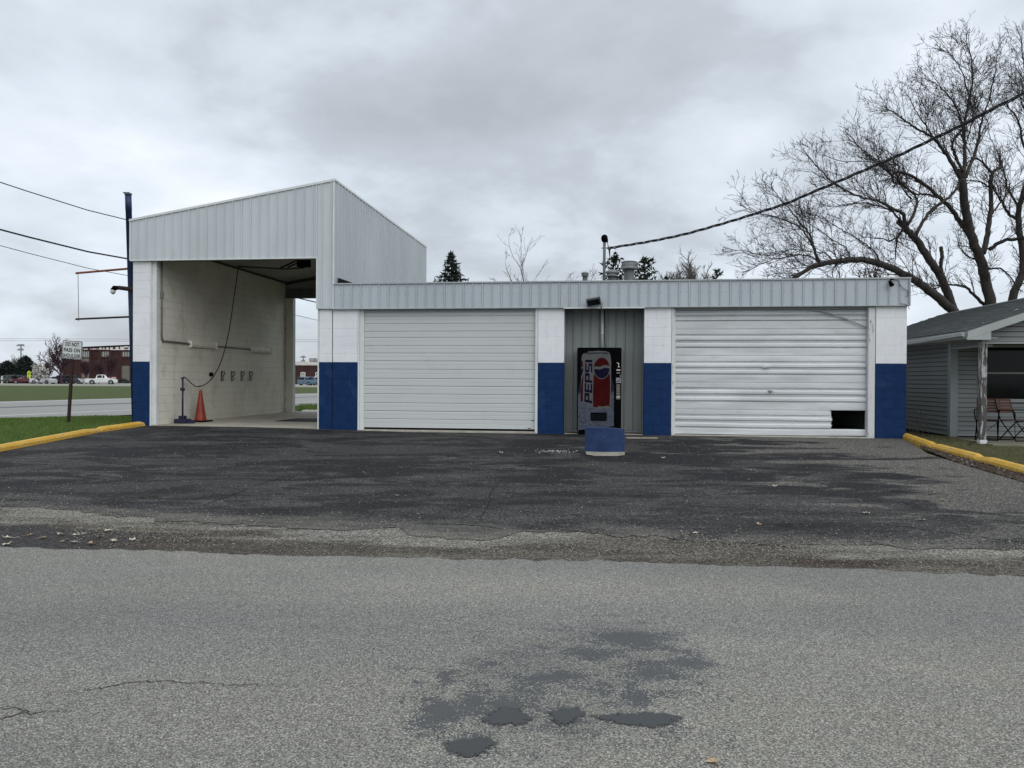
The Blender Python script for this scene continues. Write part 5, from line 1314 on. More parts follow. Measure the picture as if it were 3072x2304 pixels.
# gable siding
gw_ = MB().prism([(pw0 + 0.03, bz0 + 0.06), (XR - 0.35, bz0 + 0.06), (XR - 0.35, ze + 0.05), (xr, zr - 0.1), (pw0 + 0.03, ze + 0.04)], 0.0, 0.05).build('gable_wall', M['dark_gap'], house)  # dark backing for shade lines between the gable boards
zz = bz0 + 0.045
while zz < zr - 0.25:
    s0 = max(pw0 + 0.07, xe + (zz + bdh - ze + 0.10) / sr); L = 2 * (xr - s0)
    L = min(L, XR - 0.4 - s0)
    if L > 0.2: board(L).build('siding_board', M['siding_light'], gw_, loc=(s0, -0.022, zz))
    zz += bdh
# roof
RY0, RY1 = -0.40, HD + 0.3
roof = MB(); roof.prism([(xe - 0.02, ze - 0.02), (xr, zr - 0.02), (XR, ze - 0.02), (XR, ze - 0.09), (xr, zr - 0.09), (xe - 0.02, ze - 0.09)], RY0 + 0.02, RY1)
roof = roof.build('roof', M['soffit'], house)
sw, ex = 0.3048, 0.1275
th = math.atan(sr); slen = (xr - xe) / math.cos(th)
sm_ = MB().add([(0, 0, 0.004), (0, sw - 0.007, 0.004), (0.20, sw - 0.007, -0.001), (0.20, 0, -0.001), (0, 0, 0.024), (0, sw - 0.007, 0.024), (0.20, sw - 0.007, 0.0045), (0.20, 0, 0.0045)],
    [(0, 1, 2, 3), (4, 7, 6, 5), (0, 4, 5, 1), (1, 5, 6, 2), (0, 3, 7, 4)]).mesh('shingle', M['shingle'])
tabs = []; k = 0; s_ = 0.0
while s_ < slen - 0.05:
    y = RY0 - (sw / 2 if k % 2 else 0)
    while y < RY1 - 0.05:
        tabs.append((s_, max(y, RY0), k)); y += sw
    s_ += ex; k += 1
tabs.sort(key=lambda q: q[1] + q[0] * 0.15)
restm = MB()
for j, (s_, y, k) in enumerate(tabs):
    loc = Vector((xe - 0.035 + s_ * math.cos(th), y, ze - 0.02 + s_ * math.sin(th) + rnd.uniform(0, 0.003)))
    rot = (0, -th + rnd.uniform(-0.006, 0.006), 0)
    if j < 300: inst(sm_, 'shingle', roof, loc, rot)
    else:
        Mx = Matrix.Translation(loc) @ Matrix.Rotation(rot[1], 4, 'Y')
        restm.add([v.co for v in sm_.vertices], [tuple(p.vertices) for p in sm_.polygons], 0, Mx)
tag(restm.build('shingle_courses', M['shingle'], roof), kind='stuff')
mb = MB(); mb.prism([(xr, zr - 0.02), (XR, ze - 0.02), (XR, ze - 0.005), (xr, zr + 0.0)], RY0, RY1); mb.build('far_slope', M['shingle'], roof)
mb = MB(); mb.prism([(xr - 0.15, zr - 0.045), (xr + 0.0, zr + 0.014), (xr + 0.15, zr - 0.045), (xr, zr + 0.0)], RY0, RY1); mb.build('ridge_cap', M['shingle'], roof)
# rake board, eave fascia and gutter
mb = MB(); mb.prism([(xe - 0.02, ze - 0.19), (xe + 0.0, ze - 0.03), (xr, zr - 0.025), (xr, zr - 0.17)], RY0 - 0.02, RY0 + 0.018); mb.prism([(xr, zr - 0.17), (xr, zr - 0.025), (XR, ze - 0.03), (XR, ze - 0.17)], RY0 - 0.02, RY0 + 0.018)
mb.prism([(xe - 0.02, ze - 0.20), (xe + 0.44, ze - 0.20), (xe + 0.44, ze - 0.02), (xe - 0.02, ze - 0.15)], RY0 - 0.015, RY0 + 0.02)
mb.build('rake_board', M['house_trim'], house)
MB().box(xe + 0.0, xe + 0.02, RY0 + 0.02, RY1, ze - 0.17, ze - 0.02).build('eave_fascia', M['house_trim'], house)
MB().box(xe + 0.02, xc, RY0 + 0.02, RY1, ze - 0.17, ze - 0.15).build('eave_soffit', M['soffit'], house)
mb = MB(); ng = 24; prof = [(-0.005, 0.0), (-0.09, 0.0), (-0.10, -0.02), (-0.095, -0.085), (-0.06, -0.10), (-0.005, -0.10)]
for i in range(ng + 1):
    t = i / ng; y = RY0 + 0.05 + (RY1 - RY0 - 0.05) * t; sag = -0.035 * t + 0.012 * math.sin(t * 17) * t - 0.03 * math.sin(t * 2.4)
    for a_, b_ in prof: mb.v.append((xe + a_, y, ze - 0.035 + b_ + sag))
m_ = len(prof)
for i in range(ng):
    for k in range(m_ - 1): mb.f.append((i * m_ + k, i * m_ + k + 1, (i + 1) * m_ + k + 1, (i + 1) * m_ + k)); mb.m.append(0)
mb.f.append(tuple(range(m_))); mb.m.append(0)
mb.build('gutter', M['house_trim'], house)
# pale strip lying on the shingles
q_s = (slen * 0.55); MB().box(0, 0.05, 0, 1.05, 0.02, 0.03).build('roof_patch', M['trim_white'], roof, loc=(xe + 1.28, 0.35, ze + sr * 1.28 + 0.004), rot=(0, -th, R(-14)))
MB().box(xc + 0.14, XR - 0.3, HD - 0.1, HD, 0.05, ze + 0.1).build('back_wall', M['siding'], house)
MB().box(XR - 0.45, XR - 0.31, PW, HD, 0.05, ze - 0.02).build('far_side_wall', M['siding'], house)
MB().box(xc + 0.15, XR - 0.45, PW + 0.9, PW + 0.95, 0.05, ze).build('room_wall', M['bay_dark'], house)

# garden chairs on the porch
def chair(lbl, loc, rz):
    t = thing('garden_chair', lbl, 'chair', loc, rz, 'folding chairs on the porch')
    W2 = 0.21
    for s in (-1, 1):
        x_ = s * W2
        MB().tube([(x_, -0.20, 0.0), (x_ * 0.98, 0.02, 0.24), (x_ * 0.98, 0.19, 0.44), (x_, 0.25, 0.62), (x_ * 0.98, 0.34, 0.92)], 0.0115, 6).build('rear_frame', M['black'], t, True)
        MB().tube([(x_ * 0.92, 0.24, 0.0), (x_ * 0.92, 0.02, 0.23), (x_ * 0.92, -0.19, 0.44)], 0.0115, 6).build('leg', M['black'], t, True)
        MB().tube([(x_ * 1.04, 0.27, 0.66), (x_ * 1.12, 0.05, 0.665), (x_ * 1.12, -0.14, 0.655), (x_ * 1.08, -0.17, 0.60), (x_ * 1.02, -0.16, 0.45)], 0.013, 6).build('armrest', M['black'], t, True)
    mb = MB(); mb.tube([(-W2, -0.20, 0.012), (W2, -0.20, 0.012)], 0.010, 6); mb.tube([(-W2 * .92, 0.24, 0.012), (W2 * .92, 0.24, 0.012)], 0.010, 6); mb.tube([(-W2, -0.19, 0.435), (W2, -0.19, 0.435)], 0.010, 6); mb.tube([(-W2, 0.19, 0.435), (W2, 0.19, 0.435)], 0.010, 6)
    mb.tube([(-W2, -0.17, 0.03), (W2, 0.2, 0.4)], 0.007, 5)
    mb.build('crossbar', M['black'], t)
    for k in range(6): MB().cbox(-W2 - 0.01, W2 + 0.01, -0.19 + k * 0.066, -0.19 + k * 0.066 + 0.052, 0.447, 0.462, 0.004).build('seat_slat', M['bark_brown'], t)
    for k in range(5):
        z_ = 0.60 + k * 0.064; y_ = 0.25 + (z_ - 0.62) * 0.30
        MB().cbox(-W2 - 0.006, W2 + 0.006, -0.007, 0.007, 0, 0.054, 0.004).build('back_slat', M['chair_wood'], t, loc=(0, y_ - 0.014, z_), rot=(R(-16), 0, 0))
    return t
def porch_pt(px, py):
    d = ray(px, py); zt = hz + pfz - 0.03; p = CAM + d * ((zt - CAMZ) / d.z); return p
p = porch_pt(2978, 1322); chair('red brown slatted folding chair half hidden behind the peeling porch post', (p.x, p.y + 0.20, p.z), ROT + R(-28))
p = porch_pt(3052, 1324); chair('red brown slatted folding chair farther along the porch at the frame edge', (p.x + 0.06, p.y + 0.15, p.z), ROT + R(24))
# weed stems and a cable between house and garage
tag(MB().tube([gp(2903, 1337) + Vector((0, 0, 0.01)), gp(2920, 1329) + Vector((0, 0, 0.03)), gp(2938, 1329) + Vector((0, 0, 0.02)), gp(2950, 1330) + Vector((0, 0.1, 0.05))], 0.009, 5).build('extension_cord', M['cable']), 'black cord lying on the lawn by the porch post', 'cord')
bush = thing('dead_shrub', 'leafless dark shrub stems in the gap between garage and house', 'shrub', F(u_r1 + 0.35, 0.25, 0.0), ROT)
mb = MB()
for k in range(9):
    x_ = rnd.uniform(-0.2, 0.25); pts = [Vector((x_, rnd.uniform(-.1, .1), -0.02))]
    dd = Vector((rnd.uniform(-.3, .3), rnd.uniform(-.2, .2), 1))
    for j in range(6): pts.append(pts[-1] + dd.normalized() * rnd.uniform(0.10, 0.18)); dd += Vector((rnd.uniform(-.5, .5), rnd.uniform(-.3, .3), rnd.uniform(-.4, .1)))
    mb.tube(pts, [0.008 - 0.001 * j for j in range(7)], 4)
mb.build('stem', M['twig'], bush)

# ------------------------------------------------------------------ trees
class Tw:                                    # fast little tubes
    def __init__(s): s.mb = MB()
    def seg(s, pts, r0, r1, n=3):
        k = len(pts); s.mb.tube(pts, [r0 + (r1 - r0) * i / (k - 1) for i in range(k)], n, 0, False)
def rvec(r): 
    while True:
        v = Vector((r.uniform(-1, 1), r.uniform(-1, 1), r.uniform(-1, 1)))
        if 0.05 < v.length < 1: return v.normalized()
def sprout(tw, r, p, d, length, rad, level, up=0.25, wander=0.22, den=1.0, minr=0.003, buds=None, flat=1.0):
    n = max(3, int(length / 0.16)) if level > 0 else 3
    n = min(n, 9)
    pts = [p]; q = p.copy(); dd = d.normalized(); step = length / n; kids = []
    for i in range(n):
        dd = (dd + rvec(r) * wander + Vector((0, 0, up * 0.35))).normalized()
        q = q + dd * step; pts.append(q.copy()); kids.append((q.copy(), dd.copy(), (i + 1) / n))
    tw.seg(pts, rad, max(minr, rad * 0.35), 4 if level > 1 else 3)
    if level > 0:
        cnt = max(2, int(length * (5.0 if level == 1 else 4.0) * den))
        for c in range(cnt):
            t = r.uniform(0.15, 1.0); k = min(int(t * n), n - 1); bp, bd, _ = kids[k]
            side = bd.cross(rvec(r)).normalized()
            nd = (bd * r.uniform(0.55, 1.0) + side * r.uniform(0.5, 0.95) + Vector((0, 0, up * r.uniform(0, 0.7))))
            nd.y *= flat
            sprout(tw, r, bp, nd, length * r.uniform(0.25, 0.52), max(minr, rad * 0.5), level - 1, up, wander, den, minr, buds, flat)
    elif buds is not None and r.random() < 0.5: buds.append(pts[-1]); buds.append(pts[1])
def bud_mesh(buds, r, size):
    mb = MB()
    for p in buds:
        a, b, c = rvec(r) * size, rvec(r) * size, rvec(r) * size
        mb.add([p + a, p + b, p + c, p - (a + b + c) * 0.5], [(0, 1, 2), (0, 2, 3), (1, 3, 2), (0, 3, 1)])
    return mb
def limb_tree(label, limbs, depth, seed, mat='bark', group=None, k_side=1.0, twig=2.1, name='bare_tree', cat='tree', tr=None, buds_on=True, lv=2, minr=0.0042):
    # limbs: (pixel polyline, start radius px, end radius px, depth start, depth end, is_trunk, side-branch length m)
    r = random.Random(seed); trunk = MB(); lim = MB(); tw = Tw(); buds = []
    scale = FPX / depth
    root = None; allp = []
    for pl, r0, r1, d0, d1, is_t, sl_ in limbs:
        n = len(pl); P = []
        for i, (x, y) in enumerate(pl):
            t = i / (n - 1); P.append(at(x, y, depth + d0 + (d1 - d0) * t))
        S = smooth_path(P, 5)
        S = [p + rvec(r) * (0.02 if 0 < i < len(S) - 1 else 0) for i, p in enumerate(S)]
        k = len(S); rr = [(r0 + (r1 - r0) * (i / (k - 1)) ** 0.75) * 0.62 / scale for i in range(k)]
        (trunk if is_t else lim).tube(S, rr, 8 if is_t else 6)
        allp.append((S, rr, sl_))
        if root is None: root = Vector((S[0].x, S[0].y, gz(S[0].x, S[0].y)))
    for S, rr, sl_ in allp:
        if sl_ <= 0: continue
        L = sum((S[i + 1] - S[i]).length for i in range(len(S) - 1)); n = len(S)
        cnt = int(L * 6.2 * k_side)
        for c in range(cnt):
            t = 0.18 + 0.82 * (c + r.random()) / cnt; i = min(int(t * (n - 1)), n - 2)
            td = (S[i + 1] - S[i]).normalized(); side = td.cross(rvec(r)).normalized()
            nd = td * r.uniform(0.6, 1.1) + side * r.uniform(0.5, 0.95) + Vector((0, 0, r.uniform(0.0, 0.4))) + Vector((S[i].x - root.x, S[i].y - root.y, 0)).normalized() * 0.25
            sprout(tw, r, S[i].copy(), nd, sl_ * r.uniform(0.45, 1.3) * (1.05 - 0.5 * t), max(minr * 1.6, min(rr[i] * 0.42, 0.015)), lv, 0.16, 0.085, twig, minr, buds)
        td = (S[-1] - S[-3]).normalized()
        for c in range(3): sprout(tw, r, S[-1].copy(), td + rvec(r) * 0.4, sl_ * r.uniform(0.2, 0.4), max(minr * 1.6, rr[-1] * 0.8), lv, 0.16, 0.08, twig, minr, buds)
    t = thing(name, label, cat, root, 0, group)
    def rel(mb): mb.v = [(a - root.x, b - root.y, c - root.z) for a, b, c in mb.v]; return mb
    if trunk.v: rel(trunk).build('trunk', M[mat], t, True)
    if lim.v: rel(lim).build('limb', M[mat], t, True)
    rel(tw.mb).build('crown', M[mat if mat != 'bark' else 'bark_twig'], t)
    if buds and buds_on: rel(bud_mesh(buds, r, 0.016)).build('buds', M['bark_brown'], t)
    return t
M['bark_twig'] = plain('dark_twig_bark', (0.027, 0.022, 0.021), 0.9, 0.3, 4)
def z6(pts): return [(2050 + x * .5425, 50 + y * .5425) for x, y in pts]
maple1 = [
 (z6([(1560, 1760), (1500, 1640), (1440, 1580), (1340, 1500), (1250, 1440), (1130, 1385), (1020, 1350), (920, 1345), (840, 1355), (760, 1370), (690, 1398), (620, 1440), (560, 1470)]), 26, 7, 0, -2.0, True, 1.5),
 (z6([(755, 1368), (735, 1320), (720, 1280), (690, 1225), (655, 1180), (600, 1140), (510, 1108), (430, 1092), (350, 1062)]), 6, 1.6, -1.3, -2.2, False, 1.3),
 (z6([(740, 1340), (715, 1250), (690, 1190), (640, 1130), (590, 1070), (545, 1020), (500, 960)]), 6, 1.5, -1.2, -0.6, False, 1.3),
 (z6([(830, 1355), (790, 1310), (700, 1300), (600, 1290), (480, 1320), (360, 1300), (280, 1290)]), 4, 1.2, -1.3, 0.2, False, 1.1),
 (z6([(760, 1370), (690, 1320), (560, 1330), (450, 1360), (350, 1410)]), 4, 1.2, -1.3, -2.6, False, 1.0),
 (z6([(920, 1345), (900, 1280), (820, 1230), (740, 1170), (660, 1120), (600, 1060)]), 3.5, 1.0, -1, 0.5, False, 1.1),
 (z6([(1090, 1375), (1060, 1300), (980, 1240), (900, 1190), (830, 1150), (740, 1100)]), 3.5, 1.0, -0.5, -1.8, False, 1.1),
 (z6([(1500, 1640), (1470, 1560), (1440, 1470), (1380, 1370), (1310, 1265), (1262, 1205), (1222, 1165)]), 23, 15, 0, -0.4, True, 0.9),
 (z6([(1225, 1170), (1222, 1110), (1200, 1080), (1160, 1065), (1090, 1022), (990, 1000), (880, 950), (800, 890), (740, 830), (690, 770)]), 11, 1.6, -0.4, -1.2, False, 1.5),
 (z6([(1200, 1140), (1160, 1080), (1080, 1045), (960, 1030), (860, 1050), (760, 1040)]), 6, 1.3, -0.4, 0.6, False, 1.2),
 (z6([(1285, 1215), (1320, 1140), (1360, 1085), (1420, 1035), (1480, 990), (1520, 935)]), 10, 6, -0.2, 0.2, False, 0.9),
 (z6([(1238, 1150), (1275, 1085), (1292, 1020), (1270, 980), (1200, 915), (1130, 860), (1050, 800), (980, 730), (930, 670)]), 8, 1.5, -0.4, 0.6, False, 1.4),
 (z6([(1262, 1010), (1210, 950), (1180, 880), (1100, 815), (1000, 800), (880, 800), (790, 770)]), 4, 1.2, 0.2, -1.0, False, 1.2),
 (z6([(1445, 1480), (1425, 1400), (1428, 1330), (1424, 1275)]), 9, 9, 0, 0.1, True, 0),
 (z6([(1215, 1180), (1185, 1225), (1175, 1290), (1172, 1360)]), 6, 2, -0.4, -0.6, False, 0.6),
 (z6([(1205, 1190), (1150, 1240), (1090, 1225), (1000, 1220)]), 5, 1.6, -0.4, -0.8, False, 0.9),
]
maple2 = [
 (z6([(1730, 1760), (1700, 1590), (1672, 1460), (1642, 1340), (1602, 1240), (1572, 1130), (1552, 1000), (1542, 900)]), 27, 18, 0, -0.6, True, 0.9),
 (z6([(1542, 905), (1500, 830), (1442, 742), (1382, 672), (1290, 620), (1220, 570), (1150, 520)]), 12, 1.8, -0.6, -1.2, False, 1.5),
 (z6([(1545, 900), (1556, 800), (1555, 700), (1550, 600), (1578, 480), (1600, 340), (1590, 220), (1565, 140)]), 11, 1.6, -0.6, -0.3, False, 1.6),
 (z6([(1560, 890), (1600, 790), (1632, 680), (1650, 580), (1690, 460), (1720, 330), (1735, 220)]), 9, 1.4, -0.6, 0.6, False, 1.5),
 (z6([(1550, 860), (1500, 760), (1488, 690), (1530, 640)]), 8, 5, -0.6, -0.9, False, 0.8),
 (z6([(1550, 605), (1510, 500), (1440, 410), (1380, 360), (1320, 340)]), 5, 1.2, -0.5, -0.2, False, 1.3),
 (z6([(1382, 672), (1340, 600), (1290, 530), (1250, 450)]), 5, 1.2, -0.9, -0.6, False, 1.2),
 (z6([(1590, 490), (1550, 330), (1500, 230), (1440, 185)]), 4, 1.0, -0.3, 0.2, False, 1.1),
 (z6([(1600, 1240), (1540, 1150), (1480, 1065), (1422, 1005), (1342, 935), (1262, 882), (1172, 862), (1155, 900)]), 13, 5, -0.2, -1.0, False, 1.1),
 (z6([(1422, 1005), (1350, 985), (1280, 978), (1190, 910), (1110, 830), (1010, 745), (930, 690)]), 6, 1.4, -0.6, -0.2, False, 1.3),
 (z6([(1172, 862), (1200, 830), (1120, 812), (1040, 790)]), 4, 1.3, -1.0, -1.2, False, 1.0),
 (z6([(1655, 1310), (1682, 1200), (1702, 1060), (1702, 950), (1712, 860), (1755, 830), (1750, 780)]), 14, 6, -0.1, 0.8, False, 1.0),
 (z6([(1708, 870), (1650, 800), (1600, 780), (1560, 830)]), 6, 3, 0.6, 0.2, False, 1.0),
 (z6([(1690, 1290), (1762, 1242), (1842, 1228), (1900, 1222), (1990, 1180)]), 10, 6, -0.1, -1.0, False, 1.0),
 (z6([(1690, 1395), (1760, 1395), (1810, 1445), (1850, 1500)]), 5, 3, -0.1, -0.6, False, 0.7),
 (z6([(1700, 950), (1640, 910), (1580, 905)]), 5, 2, 0.5, 0.2, False, 1.0),
 (z6([(1640, 1345), (1560, 1320), (1520, 1250)]), 4, 2, 0, -0.4, False, 1.0),
 (z6([(1670, 1600), (1600, 1530), (1545, 1490), (1450, 1480), (1400, 1500)]), 9, 3, 0.2, -0.6, False, 0.9),
 (z6([(1700, 1100), (1760, 1020), (1830, 940), (1890, 900)]), 5, 1.4, 0.3, 0.5, False, 1.2),
]
maple3 = [
 (z6([(1800, 1760), (1820, 1560), (1850, 1480), (1876, 1400), (1872, 1260), (1850, 1120), (1872, 1000), (1920, 860), (1940, 700)]), 22, 9, 0, -0.4, True, 1.0),
 (z6([(1872, 1255), (1935, 1150), (1985, 1000), (2000, 850)]), 12, 4, 0, 0.5, False, 1.3),
 (z6([(1850, 1120), (1800, 1090), (1752, 1010), (1700, 910), (1670, 800)]), 9, 1.5, -0.2, -0.8, False, 1.3),
 (z6([(1860, 1060), (1790, 940), (1760, 800), (1700, 680)]), 7, 1.4, -0.2, 0.4, False, 1.3),
 (z6([(1920, 860), (1880, 700), (1850, 570), (1800, 505)]), 8, 2.5, -0.3, -0.5, False, 1.2),
 (z6([(1940, 700), (1930, 520), (1900, 380), (1880, 240), (1870, 130)]), 8, 1.4, -0.4, -0.4, False, 1.5),
 (z6([(1930, 600), (1870, 480), (1840, 360)]), 5, 1.2, -0.4, 0.2, False, 1.3),
 (z6([(1950, 700), (2010, 480), (2040, 250), (2030, 100)]), 8, 1.6, -0.4, -0.4, False, 1.5),
]
limb_tree('big bare maple with a low limb arching left over the garage roof', maple1, 25.5, 11, group='bare maples behind the house')
limb_tree('tall bare maple with a straight trunk rising behind the grey roof', maple2, 26.5, 12, group='bare maples behind the house')
limb_tree('bare maple partly cut off by the right frame edge', maple3, 27.5, 13, group='bare maples behind the house')

def gen_tree(name, label, px, py_base, py_top, halfw_px, depth, seed, mat, levels=3, trunk_frac=0.28, n0=7, cat='tree', group=None, minr=0.01, zbase=None, spread=0.75, den=1.0, rad=None, up=0.3, blossom=0):
    r = random.Random(seed)
    top = at(px, py_top, depth); g = zbase if zbase is not None else gz(at(px, py_base, depth).x, depth)
    base = Vector((at(px, py_base, depth).x, depth, g)); H = top.z - g; hw = halfw_px * depth / FPX
    t = thing(name, label, cat, base, 0, group)
    rad = rad or H * 0.022
    tr = [Vector((0, 0, -0.1))]; 
    for i in range(1, 6): tr.append(Vector((rvec(r).x * H * 0.012, 0, H * trunk_frac * i / 5)))
    MB().tube(tr, [rad * (1.15 - 0.06 * i) for i in range(6)], 7).build('trunk', M[mat], t, True)
    tw = Tw(); buds = []
    for k in range(n0):
        an = 2 * math.pi * (k + r.random() * 0.6) / n0; sp_ = r.uniform(0.15, 1.0) * spread
        d = Vector((math.cos(an) * sp_, math.sin(an) * sp_, 1.0))
        Lx = min((H * (1 - trunk_frac)) , hw / max(0.2, sp_) * 1.25) * r.uniform(0.55, 0.8)
        sprout(tw, r, tr[-1 - (k % 2)].copy(), d, Lx, rad * 0.6, levels, up, 0.2, den, minr, buds)
    tw.mb.build('crown', M[mat], t)
    if blossom:
        mb = MB()
        for p in buds:
            for q in range(blossom):
                c = p + rvec(r) * 0.25; s_ = r.uniform(0.06, 0.16)
                a, b = rvec(r) * s_ * 1.6, rvec(r) * s_; mb.add([c - a, c + b, c + a, c - b], [(0, 1, 2, 3)])
        mb.build('blossom', M['blossom'], t)
    return t
def conifer(name, label, px, py_top, depth, width_m, seed, mat='needle', zbase=None, group=None, open_=0.0, n_lay=26, power=0.85, per=14, droop=-0.12, clump=0.16, base_px=None, start=0.08):
    r = random.Random(seed); top = at(px, py_top, depth); g = zbase if zbase is not None else gz(top.x, depth)
    H = top.z - g; t = thing(name, label, 'tree', (top.x, depth, g), 0, group)
    MB().tube([(0, 0, -0.1), (0, 0, H * 0.5), (0, 0, H * 0.97)], [H * 0.02, H * 0.013, 0.01], 6).build('trunk', M['bark'], t, True)
    mb = MB(); br = MB()
    for L in range(n_lay):
        f = L / (n_lay - 1); z = H * (start + (0.985 - start) * f); rad = width_m / 2 * ((1 - f) ** power) + 0.05
        nb = max(4, int(per * (1 - f * 0.6)))
        for k in range(nb):
            if r.random() < open_: continue
            an = r.uniform(0, 2 * math.pi); rr = rad * r.uniform(0.62, 1.12)
            d = Vector((math.cos(an), math.sin(an), 0)); e_ = d * rr + Vector((0, 0, rr * droop + 0.18 * rr * r.uniform(-0.6, 1)))
            br.tube([Vector((0, 0, z)), Vector((0, 0, z)) + e_], [0.018, 0.006], 3, 0, False)
            n = max(3, int(rr / (clump * 0.6)))
            for j in range(n):
                q = Vector((0, 0, z)) + e_ * ((j + 0.6) / n); q.z += rr * 0.05 * math.sin(3.14 * j / n)
                for s in range(4):
                    v = (d * r.uniform(0.2, 1.0) + rvec(r) * 0.9).normalized() * clump * r.uniform(0.6, 1.3); w = v.cross(rvec(r)).normalized() * clump * 0.22
                    mb.add([q - w, q + w, q + v], [(0, 1, 2)])
    br.build('branch', M['bark'], t); mb.build('crown', M[mat], t)
    return t
conifer('spruce_tree', 'dark conical spruce poking up behind the garage roof beside the wash bay', 1354, 755, 40, 6.6, 21, n_lay=44, per=20, clump=0.20)
gp_ = 'pines beyond the garage roof'
conifer('pine_tree', 'dense dark pine directly behind the service mast', 1846, 766, 44, 4.0, 31, 'needle_pine', group=gp_, open_=0.25, power=0.45, n_lay=34, per=13, droop=0.35, clump=0.26)
conifer('pine_tree', 'dark pine with a ragged top right of the tallest roof vent', 1935, 772, 44, 4.6, 32, 'needle_pine', group=gp_, open_=0.25, power=0.5, n_lay=34, per=14, droop=0.35, clump=0.26)
conifer('pine_tree', 'small pine tip beneath the arching maple limb', 2150, 808, 46, 3.6, 33, 'needle_pine', group=gp_, open_=0.3, power=0.6, n_lay=30, per=11, droop=0.35, clump=0.26)
conifer('pine_tree', 'lowest pine tip beside the grey thicket on the skyline', 2002, 828, 47, 2.6, 34, 'needle_pine', group=gp_, open_=0.3, power=0.5, n_lay=28, per=10, droop=0.3, clump=0.24)
gs_ = 'bare saplings behind the garage roof'
for i, (px, pt, hw, lb) in enumerate(((1545, 718, 85, 'tallest thin bare sapling right of the spruce'), (1612, 775, 55, 'bare sapling midway between spruce and the smallest vent'), (1682, 770, 55, 'bare sapling just left of the smallest roof vent'), (1742, 775, 45, 'bare sapling behind the smallest roof vent'))):
    gen_tree('sapling', lb, px, 1160, pt, hw, 34 + i * 1.2, 40 + i, 'bark_grey', 3, 0.42, 5, group=gs_, minr=0.006, spread=0.45, den=0.75, rad=0.045, up=0.35)
for i, (px, pt, hw, lb) in enumerate(((2040, 800, 75, 'hazy grey bare tree on the skyline between two pines'), (2085, 810, 60, 'lower hazy grey bare tree on the skyline between two pines'))):
    gen_tree('bare_tree', lb, px, 1160, pt, hw, 70, 50 + i, 'bark_grey', 3, 0.45, 9, group='grey skyline trees', minr=0.014, spread=0.7, den=1.0)
for i, (px, pt, hw, lb) in enumerate(((2575, 742, 95, 'dark twiggy tree behind the low maple limb'), (2420, 800, 75, 'low dark twiggy tree just above the garage roof'))):
    gen_tree('bare_tree', lb, px, 1160, pt, hw, 40, 55 + i, 'bark_brown', 3, 0.5, 11, group='twiggy trees behind the maples', minr=0.008, spread=0.9, den=1.0)

# ------------------------------------------------------------------ far side of the highway
FZ = HZ + 0.05
gev = 'evergreens beyond the highway'
conifer('evergreen_tree', 'broad dark evergreen at the left frame edge', 22, 1085, 165, 7.6, 61, zbase=FZ, group=gev, n_lay=26, per=22, power=0.5, clump=0.55)
conifer('evergreen_tree', 'taller dark evergreen under the stadium light mast', 76, 1070, 165, 5.6, 62, zbase=FZ, group=gev, n_lay=28, per=22, power=0.4, clump=0.55)
conifer('evergreen_tree', 'small dark evergreen half behind the blossoming tree', 105, 1092, 172, 5.0, 63, zbase=FZ, group=gev, n_lay=22, per=18, power=0.4, clump=0.5)
conifer('evergreen_tree', 'lowest dark evergreen filling the gap at far left', 48, 1100, 172, 5.6, 64, zbase=FZ, group=gev, n_lay=22, per=18, power=0.35, clump=0.55)
gfb = 'bare trees in front of the school'
gen_tree('bare_tree', 'large bare tree left of the do not pass sign', 184, 1150, 1010, 62, 150, 71, 'bark_purple', 4, 0.22, 9, group=gfb, minr=0.022, zbase=FZ, spread=0.8, den=0.75, rad=0.22)
gen_tree('bare_tree', 'thin pale bare tree between two evergreens', 46, 1150, 1067, 20, 175, 72, 'bark_grey', 3, 0.35, 7, group=gfb, minr=0.02, zbase=FZ, spread=0.5)
gen_tree('bare_tree', 'dark reddish twiggy tree behind the blossoming tree', 140, 1150, 1082, 45, 160, 73, 'bark_purple', 4, 0.2, 10, group=gfb, minr=0.024, zbase=FZ, spread=0.9)
gen_tree('ornamental_tree', 'purple twiggy ornamental tree left of the white pickup', 258, 1152, 1072, 60, 158, 74, 'bark_purple', 4, 0.28, 9, group='ornamental trees at the school', minr=0.026, zbase=FZ, spread=1.0, rad=0.16)
gen_tree('ornamental_tree', 'purple twiggy ornamental tree right of the white pickup', 332, 1152, 1066, 62, 158, 75, 'bark_purple', 4, 0.28, 10, group='ornamental trees at the school', minr=0.028, zbase=FZ, spread=1.0, rad=0.16)
gen_tree('ornamental_tree', 'purple twiggy ornamental tree above the white pickup cab', 296, 1152, 1078, 50, 164, 77, 'bark_purple', 4, 0.28, 9, group='ornamental trees at the school', minr=0.028, zbase=FZ, spread=1.0, rad=0.14)
gen_tree('blossom_tree', 'white blossoming tree behind the parked white wagon', 117, 1152, 1098, 25, 146, 76, 'bark_grey', 3, 0.2, 10, minr=0.014, zbase=FZ, spread=1.0, blossom=4)

def stadium(lbl, px, pyt, depth, wpx, rows):
    top = at(px, pyt, depth); t = thing('light_mast', lbl, 'light mast', (top.x, depth, FZ), 0, 'stadium light masts'); H = top.z - FZ
    MB().tube([(0, 0, -0.2), (0, 0, H)], [0.22, 0.12], 8).build('mast', M['galv_dark'], t, True)
    w = wpx * depth / FPX / 2
    for k in range(rows):
        z = H - 0.15 - k * 1.15
        MB().box(-w * (1 - k * 0.25), w * (1 - k * 0.25), -0.1, 0.1, z - 0.07, z + 0.07).build('crossarm', M['galv_dark'], t)
        for j in range(5):
            x_ = -w * (1 - k * 0.25) + j * w * (1 - k * 0.25) / 2
            MB().lathe([(0.10, 0), (0.34, -0.32), (0.30, -0.40)], 8, (x_, -0.2, z - 0.05)).build('lamp', M['galv'], t)
stadium('tall stadium light mast above the evergreens at left', 63, 1032, 210, 18, 2)
